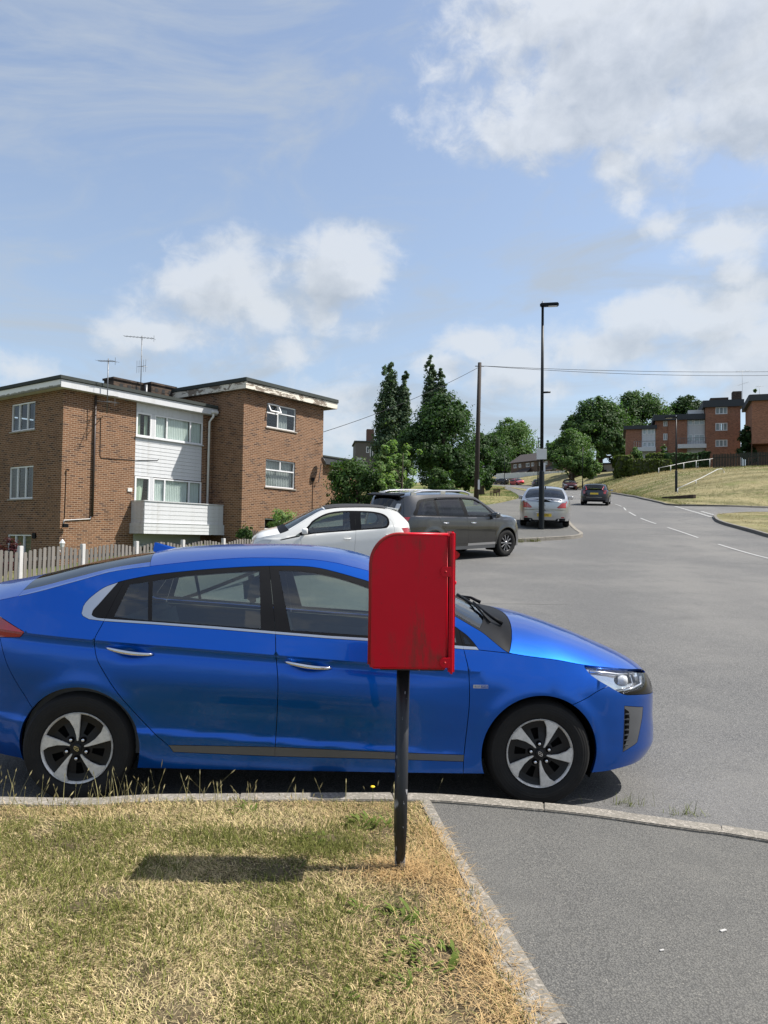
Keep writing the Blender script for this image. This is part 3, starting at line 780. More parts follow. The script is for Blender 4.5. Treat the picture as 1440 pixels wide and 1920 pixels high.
def hero_lines():
    chrome_lo = [(0.971,0.921),(0.879,0.924),(0.314,0.961),(0.06,0.972),(-0.241,0.99),(-0.587,1.012),(-0.938,1.031),(-1.238,1.044),(-1.323,1.052)]
    chrome_hi = [(0.956,0.939),(0.88,0.942),(0.314,0.977),(0.06,0.987),(-0.242,1.005),(-0.588,1.027),(-0.94,1.045),(-1.231,1.058)]
    dlo = [(-1.361,1.069),(-1.371,1.083),(-1.369,1.122),(-1.343,1.166),(-1.274,1.228),(-1.21,1.257),(-1.153,1.277),(-0.997,1.312),(-0.806,1.338),(-0.628,1.358),(-0.372,1.378),(-0.13,1.385),(-0.007,1.377),(0.103,1.355),(0.213,1.328),(0.326,1.297),
           (0.45,1.250),(0.58,1.189),(0.70,1.127),(0.819,1.06),(0.857,1.034),(0.898,1.006),(0.929,0.976),(0.955,0.944),(0.971,0.921)]
    rdoor = [(-1.150,1.285),(-1.158,1.267),(-1.234,1.05),(-1.273,0.955),(-1.28,0.921),(-1.259,0.837),(-1.215,0.76),(-1.115,0.622),(-0.947,0.436),(-0.828,0.331),(-0.806,0.3)]
    bdoor = [(-0.311,1.386),(-0.274,1.189),(-0.245,1.008),(-0.233,0.867),(-0.216,0.714),(-0.215,0.558),(-0.222,0.276)]
    fdoor = [(0.851,1.045),(0.879,0.924),(0.892,0.867),(0.906,0.795),(0.913,0.624),(0.904,0.451),(0.891,0.264),(0.893,0.18)]
    doorbot = [(-0.806,0.3),(-0.222,0.282),(0.418,0.274),(0.897,0.264)]
    striptop = [(-0.845,0.339),(-0.761,0.339),(-0.223,0.336),(0.417,0.315),(0.906,0.302)]
    rq = [(-1.121,1.253),(-1.016,1.271),(-0.985,1.053),(-1.181,1.069)]
    rg = [(-0.991,1.275),(-0.802,1.311),(-0.534,1.338),(-0.366,1.350),(-0.33,1.019),(-0.962,1.053)]
    fg = [(-0.249,1.353),(-0.118,1.353),(-0.006,1.342),(0.104,1.322),(0.213,1.293),(0.326,1.257),(0.50,1.188),(0.661,1.120),(0.789,1.050),(0.827,1.020),(0.837,0.962),(0.313,0.991),(-0.155,1.013)]
    fq = [(0.878,1.002),(0.903,0.981),(0.926,0.953),(0.889,0.953)]
    qb = [(-1.203,1.248),(-1.277,1.143),(-1.309,1.1),(-1.312,1.077),(-1.281,1.062),(-1.231,1.058)]
    hl = [(1.625,0.829),(1.658,0.788),(1.708,0.754),(1.772,0.72),(1.865,0.669),(2.057,0.691),(2.08,0.762),(1.921,0.797),(1.761,0.815)]
    gr = [(1.865,0.669),(1.905,0.657),(2.015,0.649),(2.19,0.629),(2.19,0.74),(2.08,0.762),(2.057,0.691)]
    vent = [(1.889,0.592),(2.044,0.568),(2.038,0.501),(2.001,0.355),(1.981,0.344),(1.892,0.309)]
    slot = [(1.892,0.574),(1.923,0.555),(1.929,0.516),(1.929,0.424),(1.897,0.322)]
    tail = [(-2.3,1.045),(-1.876,1.043),(-1.695,0.966),(-1.727,0.933),(-1.86,0.924),(-2.3,0.93)]
    L = [(spline(dlo, .02)[:-1]+lin(chrome_lo, .03), True), (lin([(0.971,0.921)]+chrome_hi, .03)+spline(qb[::-1], .015)+[(-1.190,1.268)], False),
         (spline(rdoor, .02), False), (spline(bdoor, .03), False), (spline(fdoor, .03), False), (lin(doorbot, .03), False), (lin(striptop, .03), False),
         (lin(rq, .02, True), True), (lin(rg, .02, True), True), (lin(fg, .02, True), True), (lin(fq, .02, True), True),
         (lin(hl, .015, True), True), (lin(gr, .015, True), True), (lin(vent, .015, True), True), (lin(slot, .015, True), True), (lin(tail, .02, True), True),
         (spline([(1.776,0.718),(1.695,0.686),(1.623,0.647),(1.50,0.600)], .02), False),
         (spline([(-1.86,0.924),(-1.788,0.761),(-1.666,0.582),(-1.60,0.50)], .02), False),
         (lin([(0.971,0.921),(1.159,0.905),(1.20,0.90)], .03), False), (lin([(1.625,0.829),(1.64,0.87)], .01), False),
         (spline([(-1.06,0.192),(-0.95,0.235),(-0.806,0.262)], .03), False)]
    return L
HERO.update(zb=pchip([-2.3, -1.8, -1.0, 0, .95, 1.75, 1.9, 2.3], [.27, .23, .20, .195, .192, .195, .205, .225]), Rr=.352, Rf=.352, wzr=.312, wzf=.312,
    tyre_r=.3175, tyre_w=.20, rim_r=.203, track=.885, spin=RAD(-4), wheel_style='turbine', rim_mat=ALLOY, spoke_mat=ALLOY, nspoke=5,
    pT=lambda x: np.interp(x, [-2.2, -1.0, 1.0, 1.2, 2.3], [2.6, 2.3, 2.3, 3.2, 3.0]),
    cab=(-1.75, 1.0), roof=(-1.15, .36), seatx=-.14, belt=lambda x: .968-.05*x,
    mats=dict(body=BLUE, glass=CARGLASS, frame=BLACKPL, chrome=SATIN, trim=GREYTRIM, black=GLOSSBLK, red=REDLENS, lens=glass('lamp_lens', (.93, .94, .95), 1.0), well=WELL, screen=SCREENGLASS, tint=TINTGLASS, plate=YPLATE),
    side_lines=hero_lines(), side_pts=[(x, zz-.062*x) for zz in (.862, .8595, .8565, .850, .838, .826, .815, .80, .785) for x in np.arange(-2.15, .98, .02)],
    side_seeds=[((1.3, .75), ('front_fender', 'body', .0022, .02)), ((.4, .6), ('front_door', 'body', .0022, .02)), ((-.6, .6), ('rear_door', 'body', .0022, .02)),
        ((-1.6, 1.15), ('body_side', 'body', .0018, .02)), ((1.85, .25), ('front_bumper', 'body', .002, .02)), ((-2.0, .5), ('rear_bumper', 'body', .002, .02)),
        ((1.9, .74), ('headlight', 'lens', .002, .0)), ((2.06, .66), ('grille_corner', 'black', .001, .02)), ((1.98, .5), ('fog_vent', 'trim', .001, .0)), ((1.91, .5), ('vent_slot', 'well', 0, .0)),
        ((-1.8, .99), ('tail_light', 'red', .002, .02)),
        ((0.1, .979), ('chrome_strip', 'chrome', .0008, .006)), ((-.6, 1.020), ('chrome_strip', 'chrome', .0008, .006)), ((-1.33, 1.09), ('chrome_strip', 'chrome', .0008, .006)), ((.93, .932), ('chrome_strip', 'chrome', .0008, .006)),
        ((-1.22, 1.15), ('window_frame', 'frame', .001, .012)), ((-.31, 1.2), ('window_frame', 'frame', .001, .012)), ((-.225, 1.12), ('window_frame', 'frame', .001, .012)), ((.885, .947), ('window_frame', 'frame', .001, .012)),
        ((-1.06, 1.15), ('side_window', 'glass', .0, .0)), ((-.6, 1.15), ('side_window', 'glass', .0, .0)), ((.2, 1.1), ('side_window', 'glass', .0, .0)), ((.905, .965), ('side_window', 'tint', .0, .0)),
        ((-.5, .315), ('sill_strip', 'trim', .001, .012)), ((.3, .295), ('sill_strip', 'trim', .001, .012))],
    front_lines=[([(-1, .64), (1, .64)], False), ([(-1, .30), (1, .30)], False), ([(-.30, .64), (-.18, .30)], False), ([(.30, .64), (.18, .30)], False)],
    front_seeds=[((0, .68), ('hood_lip', 'body', .002, .01)), ((0, .5), ('grille', 'black', .002, .01)), ((.40, .5), ('front_bumper', 'body', .002, .01)), ((-.40, .5), ('front_bumper', 'body', .002, .01)), ((0, .26), ('front_bumper', 'body', .002, .01))],
    rear_lines=[([(-1, .62), (1, .62)], False), ([(-1, .93), (1, .93)], False), ([(-1, 1.045), (-.42, 1.045), (-.36, .93)], False), ([(1, 1.045), (.42, 1.045), (.36, .93)], False)],
    rear_seeds=[((0, .4), ('rear_bumper', 'body', .002, .01)), ((0, .8), ('tailgate', 'body', .002, .01)), ((.55, .99), ('tail_light', 'red', .002, .01)), ((-.55, .99), ('tail_light', 'red', .002, .01)), ((0, 1.02), ('tailgate_panel', 'black', .002, .01))])
def arcline(x0, k, ym, n=24, p=2.0):
    return [(x0-k*abs(-1+2*i/n)**p, ym*(-1+2*i/n)) for i in range(n+1)]
def edge_in(car_ye, xa, xb, inset, sgn, n=26):
    return [(xa+(xb-xa)*i/n, sgn*(float(car_ye(xa+(xb-xa)*i/n))-inset)) for i in range(n+1)]
def top_std(sp, hoodx, cowlx, wtop, rtop, rbot, inset=.035, hk=(.16, 4), ck=(.12, 2.6), tk=(.09, 2), rk=(-.10, 2), bk=(-.03, 2), cor=.80):
    s = Car(sp); ye = s.ye
    L = [(arcline(hoodx, hk[0], 1.0, p=hk[1]), False), (arcline(cowlx, ck[0], cor, p=ck[1]), False), (arcline(wtop, tk[0], .78, p=tk[1]), False),
         (arcline(rtop, rk[0], .8, p=rk[1]), False), (arcline(rbot, bk[0], .85, p=bk[1]), False)]
    for sg in (-1, 1):
        L.append((edge_in(ye, wtop-tk[0]*.6-.02, cowlx-ck[0]*.5, inset, sg), False))
        L.append((edge_in(ye, rbot-.03, rtop+.10, inset*2.2, sg), False))
    return L
HERO['top_lines'] = top_std(HERO, 1.245, 1.10, .41, -1.10, -1.80)
HERO['top_seeds'] = [((1.6, 0), ('hood', 'body', .0022, .02)), ((.75, 0), ('windscreen', 'screen', 0, 0)), ((-.3, 0), ('roof', 'body', .002, .01)), ((-1.5, 0), ('rear_window', 'tint', 0, 0)),
    ((-2.1, 0), ('tailgate', 'body', .002, .01)), ((1.18, 0), ('cowl', 'frame', .002, .01)), ((.7, -.73), ('roof_pillar', 'body', 0, 0)), ((.7, .73), ('roof_pillar', 'body', 0, 0)), ((-1.5, -.68), ('roof_pillar', 'body', 0, 0)), ((-1.5, .68), ('roof_pillar', 'body', 0, 0))]

def offset_region(s, nm, name, parent, off, m, both=True):
    """the same outline as a panel, moved inwards: the bowl behind a lens"""
    V2, T, mp = s.regions[nm]
    me, data = panel_mesh(name, V2, T, lambda a, b: mp(a, b)+np.array(off), lambda X: np.array([0, -1.0, 0]), .004, .0, m)
    o = link(name, me, parent)
    o2 = link(name, mirrored(name, data, m), parent) if both else None
    return o, o2
def handle_mesh(name, x0, z0, x1, z1, yf, m, r=.014):
    mb = MB(); n = 14; pts = []; rs = []
    for i in range(n+1):
        t = i/n; x = x0+(x1-x0)*t; z = z0+(z1-z0)*t-0.010*math.sin(math.pi*t)
        pts.append((x, -(yf(x, z)+0.004+0.030*math.sin(math.pi*min(1, max(0, t)))**.6), z)); rs.append(r*(0.25+0.75*math.sin(math.pi*(0.08+0.84*t))**.7))
    mb.tube(pts, rs, 10)
    return mb.mesh(name, [m], True)
def mirror_part(root, s, x, z, m, sgn, size=(.10, .11, .075)):
    """door mirror: shell, glass and foot"""
    y0 = float(s.W(x, z)); yc = sgn*(y0+.14)
    bm = bmesh.new(); bmesh.ops.create_uvsphere(bm, u_segments=20, v_segments=12, radius=1)
    for v in bm.verts:
        q = v.co; e = .55
        q = Vector([math.copysign(abs(c)**e, c) for c in q])
        L_ = max(q.length, 1e-6); v.co = Vector((q.x*size[0]*(1.0 if q.x > 0 else .55), q.y*size[1], q.z*size[2]))*.92
        if sgn*v.co.y < 0: v.co.z *= .9
    me = bpy.data.meshes.new('wing_mirror'); bm.to_mesh(me); bm.free(); me.materials.append(m); me.shade_smooth()
    o = link('wing_mirror', me, root, (x, yc, z))
    g = MB(); g.box(-size[0]*.53, -size[0]*.50, -size[1]*.72, size[1]*.72, -size[2]*.68, size[2]*.68); g.build('mirror_glass', CHROME, o)
    f = MB(); f.tube([(0, -sgn*.15, -.03), (0, -sgn*.07, -.02)], [.03, .022], 8); f.build('mirror_foot', BLACKPL, o, smooth=True)
    return o
def plate(root, loc, rot, w, h, m, txt):
    mb = MB(); mb.box(-w/2, w/2, -.004, .004, -h/2, h/2)
    o = mb.build('number_plate', m, root, bevel=.002); o.location = loc; o.rotation_euler = rot
    if txt:
        t = link('plate_lettering', text_mesh(txt, h*.92, 'plate_lettering'), o, (0, -.0055, 0), (math.pi/2, 0, 0)); t.data.materials.append(INK)
        t.scale = (.80, 1, 1)
    return o
def build_hero():
    s, root = build_car(HERO, 'blue_car', 'bright blue hatchback parked along the kerb right behind the red post box', detail=.024)
    Wf = lambda x, z: float(s.W(x, z))
    for nm, (a, b, c, d) in (('rear_door', (-1.21, .896, -.938, .863)), ('front_door', (-.181, .836, .094, .803))):
        me = handle_mesh('door_handle', a, b, c, d, Wf, CHROME, .013)
        near, far = s.parts[nm][0]
        link('door_handle', me, near); me2 = me.copy(); me2.transform(Matrix.Diagonal((1, -1, 1, 1))); me2.flip_normals(); link('door_handle', me2, far)
    for sg in (-1, 1): mirror_part(root, s, .70, .985, BLUE, sg)
    # lamps
    for o in s.parts['headlight'][0]: pass
    near, far = s.parts['headlight'][0]
    for o in offset_region(s, 'headlight', 'lamp_bowl', None, (-.02, .035, -.004), LAMPREF):
        o.parent = near if o.data.vertices[0].co.y < 0 else far
    for o, sg in ((near, -1), (far, 1)):
        mb = MB(); x, z = 1.90, .735; y = sg*(Wf(x, z)-.04)
        mb.lathe([(0, -.03), (.018, -.028), (.030, -.02), (.034, 0), (.036, .03)], 20, Matrix.Translation((x, y, z)) @ Matrix.Rotation(RAD(70) if sg < 0 else RAD(110), 4, 'Z'))
        mb.build('projector', CLEARLENS, o, smooth=True)
        mb = MB()
        L = [(1.885, .682), (1.96, .690), (2.035, .705), (2.055, .745)]
        mb.tube([(a, sg*(Wf(a, b)-.012), b) for a, b in L], .007, 6); mb.build('light_strip', LAMPREF, o, smooth=True)
        mb = MB(); L = [(1.95, .72), (1.95, .775)]
        for dx in (0, .035): mb.tube([(a+dx, sg*(Wf(a+dx, b)-.022), b) for a, b in L], .011, 6)
        mb.build('lamp_divider', RIMBLK, o, smooth=True)
        mb = MB(); L = [(1.66, .80), (1.76, .79), (1.86, .775), (2.0, .765)]
        mb.tube([(a, sg*(Wf(a, b)-.020), b) for a, b in L], .008, 6); mb.build('lamp_trim', SATIN, o, smooth=True)
    # fins in the air slot
    for o, sg in zip(s.parts['vent_slot'][0], (-1, 1)):
        mb = MB()
        for i in range(7):
            z = .345+i*.032; mb.box(1.897, 1.924, sg*(Wf(1.91, z)+.002)-.004, sg*(Wf(1.91, z)+.002)+.004, z, z+.008)
        mb.build('slot_fins', GREYTRIM, o)
    # wiper arms
    def onscreen(x, y, h): return tuple(s.top(np.array([x]), np.array([y]))[0]+np.array([.3*h, 0, h]))
    for y0, y1, xt in ((-.62, -.05, .98), (.12, .62, .96)):
        wp = MB(); wp.tube([onscreen(1.16, y0, .015), onscreen(1.09, y0+.03, .03), onscreen(1.02, y0+(y1-y0)*.5, .025)], [.014, .010, .006], 6)
        wp.tube([onscreen(1.075, y0-.02, .014), onscreen(1.03, y0+(y1-y0)*.4, .015), onscreen(xt, y1+.1, .013)], .008, 6)
        wp.build('wiper', BLACKPL, root, smooth=True)
    # shark fin aerial
    f = MB(); poly = [(-1.165, 1.40), (-1.160, 1.500), (-1.145, 1.503), (-1.085, 1.487), (-1.02, 1.472), (-.95, 1.455), (-.93, 1.43)]
    vs = []; 
    for x, z in poly: vs += [(x, -.004 if z > 1.45 else -.03, z), (x, .004 if z > 1.45 else .03, z)]
    n = len(poly); f.add(vs, [(2*i, 2*((i+1) % n), 2*((i+1) % n)+1, 2*i+1) for i in range(n)]+[tuple(range(0, 2*n, 2)), tuple(range(2*n-1, 0, -2))])
    f.build('aerial_fin', BLUE, root, bevel=.002)
    # badge on the front wing
    x0, x1, z0, z1 = .933, 1.022, .702, .722
    yb = -(max(Wf(.933, .71), Wf(1.02, .71))+.002)
    b = MB(); b.box(x0, x1, yb-.002, yb+.004, z0, z1); bo = b.build('wing_badge', SATIN, root, bevel=.001)
    b = MB(); b.box((x0+x1)/2, x1-.002, yb-.0026, yb-.001, z0+.002, z1-.002); b.build('badge_field', BLUE, bo)
    for tx, cx, m in (('BLUE', x0+.024, BLUE), ('DRIVE', x1-.024, SATIN)):
        me = text_mesh(tx, .0165, 'badge_lettering'); me.materials.append(m); t = link('badge_lettering', me, bo, (cx, yb-.003, (z0+z1)/2), (math.pi/2, 0, 0)); t.scale = (.85, 1, 1)
    plate(root, (-2.292, 0, .50), (0, 0, -math.pi/2), .52, .11, YPLATE, '')
    yaw, pit = RAD(3.8), RAD(-.88)
    root.location = (-0.45964, 5.43619, -0.0272); root.rotation_euler = (0, -pit, yaw)
    return root
# ------------------------------------------------------------------ terrain height and plan
_hb = pchip([-80, -30, -8, 0, 2.5, 4.5, 6.5, 10, 16, 21, 25, 29.5, 38, 51, 75, 100, 130, 170, 220, 300, 420], [-5.0, -1.5, -.25, -.06, -.035, -.03, 0.0, .33, .83, 1.20, 1.62, 2.12, 2.93, 4.1, 6.2, 8.45, 11.0, 14.4, 18.4, 23.0, 27.0])
ROADR = [(13.3, -70), (13.3, -20), (13.4, 0), (13.6, 14), (13.5, 27)]
_rx = lambda y: np.interp(y, [-70, 14, 27, 38, 51, 75, 100, 125, 150, 175, 230], [13.3, 13.6, 13.7, 16.3, 19.6, 23.6, 26.6, 28.8, 29.5, 28.5, 22])
_lx = lambda y: np.interp(y, [0, 27, 34, 40, 51, 75, 100, 125, 150, 175, 230], [6.5, 6.9, 8.2, 9.5, 12.2, 15.8, 19, 21, 21.6, 20, 10])
def H(x, y):
    """road level everywhere; kerbed ground stands KERB above it"""
    x = np.asarray(x, float); y = np.asarray(y, float)
    h = _hb(y)
    h = h-.0157*np.clip(x+.4, -5, 5)*(1-sstep(y, 6.5, 11))*sstep(y, -6, 2)
    h = h-1.22*sstep(-x, 1.4, 6.2)*sstep(y, 9, 19)*(1-sstep(y, 34, 60)*.3)
    h = h-.55*sstep(-x, 8, 14)*sstep(y, 20, 27)
    d = x-_rx(y)                                              # bank on the right of the road
    h = h+(3.7*(1-np.exp(-np.maximum(d, 0)/8.0)))*sstep(y, 50, 72)
    h = h+.25*sstep(d, 0, 5)*sstep(y, 20, 30)*(1-sstep(y, 36, 40))
    h = h-.8*sstep(d, 2, 14)*sstep(y, 40, 46)*(1-sstep(y, 52, 60))
    h = h+.45*np.exp(-((x-34)/6.5)**2-((y-60)/5.5)**2)           # mown knoll by the hand rail
    e = _lx(y)-x                                              # lawn falls away to the left of the path
    h = h-1.1*sstep(e, 4, 11)*sstep(y, 62, 92)*(1-sstep(y, 150, 190))
    return h
KERB = .10
def gp(px, py, off=KERB):
    """point of the terrain seen at a pixel of the photograph"""
    d = ray(px, py); t = np.concatenate([np.linspace(1, 60, 3000), np.linspace(60.02, 420, 6000)])
    P = CC+d*t[:, None]; g = P[:, 2]-H(P[:, 0], P[:, 1])-off
    k = np.where(g < 0)[0]
    if not len(k): return P[-1]
    i = max(k[0], 1); a, b = g[i-1], g[i]; tt = t[i-1]+(t[i]-t[i-1])*a/(a-b)
    return CC+d*tt
def gh(x, y, off=KERB): return float(H(x, y))+off
def zat(x, y, py):
    """height above (x, y) that is seen at row py"""
    lo, hi = -30.0, 90.0
    for _ in range(50):
        m_ = (lo+hi)/2; q = np.array([x, y, m_])-CC; v = 960-FPX*(q@CU)/(q@CF)
        if v > py: lo = m_
        else: hi = m_
    return lo
def xat(px, y):
    """x at depth y seen at column px (near the horizon)"""
    d = ray(px, 1000); return d[0]/d[1]*y

KN = [gp(a, b)[:2] for a, b in ((0, 1497), (300, 1491.5), (700, 1489), (820, 1490), (1000, 1505), (1100, 1515), (1200, 1529), (1300, 1543), (1440, 1563))]
KN = [tuple(p) for p in KN]
_d = np.array(KN[1])-np.array(KN[0]); _d /= np.linalg.norm(_d)
near_kerb = spline([(-170, 4.8), (-60, 4.6), (-20, 4.4), (-6, KN[0][1]+.05)]+KN+[(3.3, 3.35), (4.6, 2.3), (5.7, .6), (6.3, -2.5), (6.5, -8), (6.5, -40), (6.5, -70)], .14)
far_kerb = spline([(6.95, 26.9), (6.75, 26.2), (6.2, 25.6), (5.3, 25.05), (4.3, 24.5), (2, 23.6), (-1, 21.5), (-5, 17.6), (-9, 13.5), (-16, 7.5), (-30, 7.0), (-60, 7.2), (-170, 7.4)], .35)
left_kerb = spline([(-8, 420), (1, 300), (8, 236), (14, 205), (19.6, 178), (21.6, 150), (21, 125), (19, 100), (15.8, 75), (12.2, 51), (9.5, 40), (8.25, 34.5), (7.45, 30.5), (7.08, 28.2)], 1.2)
right_kerb = lin(ROADR, 2.0)[:-1]+spline([(13.5, 27), (14.5, 33), (16.0, 37.3), (16.9, 39.2), (18.6, 41.2), (21, 43.2), (26, 46), (40, 52), (70, 62), (150, 90), (330, 170)], .8)
side_far = spline([(330, 179), (150, 98), (70, 69), (40, 58.5), (26, 53), (21.5, 51.8), (19.9, 52.3), (19.7, 53.6), (20.5, 57), (22.0, 65), (24.0, 77), (26.6, 100), (28.8, 125), (29.5, 150), (27.8, 178), (21.5, 208), (14, 242), (7, 300), (0, 420)], 1.0)
road_poly = near_kerb+right_kerb+side_far+left_kerb+far_kerb
ED = [tuple(gp(a, b)[:2]) for a, b in ((804, 1498.5), (848, 1580), (903, 1670), (950, 1752), (1000, 1848), (1041, 1920))]
_e0 = np.array(ED[0])+(np.array(ED[0])-np.array(ED[1]))/np.linalg.norm(np.array(ED[0])-np.array(ED[1]))*.35
edging = spline([tuple(_e0)]+ED+[tuple(np.array(ED[-1])+(np.array(ED[-1])-np.array(ED[-3]))*q) for q in (.6, 1.4, 3.0)]+[(5.2, -30), (5.4, -70)], .1)
lawn_edge = spline([(22.4, 136), (20.4, 133), (18.6, 118), (16.2, 104), (14.4, 87), (12.4, 71), (10.8, 62), (7.5, 50.5), (5.1, 45), (1.0, 41.5), (-2.6, 34), (-4.3, 27.5), (-8.9, 19.3), (-13, 12.2), (-30, 9.2), (-60, 9.4), (-170, 9.6)], .9)
strip_poly = spline([(16.0, 80), (18.4, 98), (20.3, 119), (19.5, 119), (17.4, 100)], 1.5, True)

def straw_colour(k, vec, near=False):
    n1 = k.noise(vec, .35, 5.0, .6); n2 = k.noise(vec, 2.6, 6.0, .68); n3 = k.noise(vec, 22.0, 4.0, .65)
    c = k.mix(k.step(n2, .35, .68), (.140, .126, .058, 1), (.255, .226, .122, 1))
    c = k.mix(k.m('MULTIPLY', k.step(n1, .50, .66), .75), c, (.085, .115, .028, 1))
    c = k.mix(k.m('MULTIPLY', k.step(n3, .45, .75), .45), c, (.080, .068, .032, 1))
    return c, n3
def grass_bank_f(k):
    ge = k.n('ShaderNodeNewGeometry').outputs['Position']
    w = k.n('ShaderNodeMapping', {0: ge, 'Scale': (1.0, 1.0, .2)}).outputs[0]
    c, n3 = straw_colour(k, w)
    # mowing swathes: wavering bands of cut grass, darker between
    dist = k.noise(w, .09, 3.0, .5)
    s = k.n('ShaderNodeSeparateXYZ', {0: ge}).outputs
    ph = k.m('ADD', k.m('MULTIPLY', s[1], 1.15), k.m('ADD', k.m('MULTIPLY', s[0], .75), k.m('MULTIPLY', dist, 26.0)))
    band = k.m('SINE', ph)
    bn = k.m('MULTIPLY', k.step(band, .1, .95), k.step(k.noise(w, .8, 4.0, .7), .3, .62))
    c = k.mix(k.m('MULTIPLY', bn, .55), c, (.066, .064, .024, 1))
    c = k.mix(k.m('MULTIPLY', k.step(k.m('MULTIPLY', band, -1.0), .5, 1.0), .40), c, (.30, .25, .135, 1))
    hh = k.m('ADD', k.m('MULTIPLY', k.noise(w, 7.0, 5.0, .7), .8), k.m('MULTIPLY', bn, -.4))
    return pbsdf(k, c, .95, 0, .15, normal=bump(k, hh, .9, .10))
GRASSBANK = mat('mown_grass_bank', grass_bank_f)
def lawn_f(k):
    ge = k.n('ShaderNodeNewGeometry').outputs['Position']
    n1 = k.noise(ge, .16, 4.0, .6); n2 = k.noise(ge, 1.6, 6.0, .7)
    c = k.mix(k.step(n2, .3, .7), (.060, .085, .022, 1), (.125, .135, .045, 1))
    c = k.mix(k.m('MULTIPLY', k.step(n1, .46, .62), .9), c, (.235, .20, .095, 1))
    return pbsdf(k, c, .95, 0, .15, normal=bump(k, k.noise(ge, 6.0, 5.0, .7), .8, .08))
LAWN = mat('lawn', lawn_f)
def soil_f(k):
    ge = k.n('ShaderNodeNewGeometry').outputs['Position']
    n2 = k.noise(ge, 9.0, 6.0, .7); n3 = k.noise(ge, 60.0, 5.0, .7); n1 = k.noise(ge, 1.5, 4.0, .6)
    c = k.mix(k.step(n2, .35, .7), (.095, .072, .042, 1), (.17, .135, .078, 1))
    c = k.mix(k.m('MULTIPLY', k.step(n3, .5, .7), .6), c, (.048, .042, .026, 1))
    c = k.mix(k.m('MULTIPLY', k.step(n1, .5, .64), .5), c, (.070, .080, .026, 1))
    return pbsdf(k, c, .95, 0, .15, normal=bump(k, n3, .8, .02))
SOIL = mat('thatch_soil', soil_f)
def asphalt(name, base, chip, sc, worn=.35, crack=True, tint=(1, 1, 1), con=1.0):
    def f(k):
        ge = k.n('ShaderNodeNewGeometry').outputs['Position']
        v = k.n('ShaderNodeTexVoronoi', {'Vector': ge, 'Scale': sc}); ce = v.outputs['Color']; di = v.outputs['Distance']
        g = k.n('ShaderNodeSeparateColor', {0: ce}).outputs
        c = k.ramp(g[0], [(0, tuple(base*q for q in (.68, .685, .69))), (.35, tuple(base*q for q in (.89, .89, .90))), (.75, tuple(base*q for q in (1.08, 1.075, 1.06))), (.965, tuple(base*q for q in (1.25, 1.24, 1.2))), (1, tuple(base*q for q in (1.75, 1.7, 1.62)))])
        c = k.mix(con, (base, base, base, 1), c)
        c = k.mix(k.m('MULTIPLY', k.step(di, .42, .72), .75), c, tuple(base*q for q in (.34, .35, .36))+(1,))
        n1 = k.noise(ge, .22, 5.0, .62); n2 = k.noise(ge, 1.7, 6.0, .66); n3 = k.noise(ge, 14.0, 4.0, .6)
        c = k.mix(k.m('MULTIPLY', k.step(n1, .40, .68), worn), c, tuple(base*q for q in (1.42, 1.38, 1.30))+(1,))
        c = k.mix(k.m('MULTIPLY', k.step(n2, .50, .76), worn), c, tuple(base*q for q in (.60, .60, .61))+(1,))
        c = k.mix(k.m('MULTIPLY', k.step(n3, .6, .75), .22), c, tuple(base*q for q in (.42, .42, .42))+(1,))
        if crack:
            w = k.n('ShaderNodeTexVoronoi', {'Vector': k.mix(.12, ge, k.n('ShaderNodeTexNoise', {'Vector': ge, 'Scale': 1.3, 'Detail': 5.0}).outputs['Color']), 'Scale': .16}, feature='DISTANCE_TO_EDGE').outputs[0]
            cr = k.m('MULTIPLY', k.m('SUBTRACT', 1.0, k.step(w, .0, .0045)), k.step(k.noise(ge, .11, 2.0, .5), .50, .58))
            c = k.mix(k.m('MULTIPLY', cr, .95), c, tuple(base*q for q in (.3, .3, .3))+(1,))
            # long resurfacing seams and wheel paths along the carriageway
            s = k.n('ShaderNodeSeparateXYZ', {0: ge}).outputs
            u = k.m('ADD', s[0], k.m('MULTIPLY', s[1], -.27)); wv = k.m('SINE', k.m('ADD', k.m('MULTIPLY', u, 2.2), k.m('MULTIPLY', n1, 3.0)))
            c = k.mix(k.m('MULTIPLY', k.step(wv, .1, 1.0), .16), c, tuple(base*q for q in (.62, .62, .64))+(1,))
        c = k.mix(1.0, c, (*tint, 1), 'MULTIPLY')
        hgt = k.m('SUBTRACT', k.m('MULTIPLY', g[0], .5), di)
        return pbsdf(k, c, k.m('ADD', .80, k.m('MULTIPLY', g[1], .15)), 0, .35, normal=bump(k, hgt, .55, .005))
    return mat(name, f)
ROADM = asphalt('road_asphalt', .122, 1, 95.0, .50, tint=(1.02, 1.01, .985), con=1.9)
PAVEM = asphalt('pavement_asphalt', .112, 1, 140.0, .46, False, (.98, .965, .90), con=1.3)
def concrete_f(k):
    tc = k.n('ShaderNodeNewGeometry').outputs['Position']
    n1 = k.noise(tc, 3.0, 6.0, .65); n2 = k.noise(tc, 95.0, 3.0, .6); v = k.n('ShaderNodeTexVoronoi', {'Vector': tc, 'Scale': 75.0})
    g = k.n('ShaderNodeSeparateColor', {0: v.outputs['Color']}).outputs[0]
    c = k.mix(n1, (.13, .12, .10, 1), (.25, .23, .195, 1)); c = k.mix(k.m('MULTIPLY', k.step(g, .55, 1.0), .5), c, (.42, .38, .33, 1))
    c = k.mix(k.m('MULTIPLY', k.step(n2, .55, .72), .7), c, (.075, .068, .058, 1))
    return pbsdf(k, c, .9, 0, .3, normal=bump(k, k.m('ADD', g, n2), .7, .005))
CONCRETE = mat('kerb_concrete', concrete_f)
PAINTW = simple('road_paint', (.36, .36, .35), .7, vary=.18, vscale=9)
DARKKERB = simple('dark_kerb', (.14, .13, .115), .9, vary=.35, vscale=5)

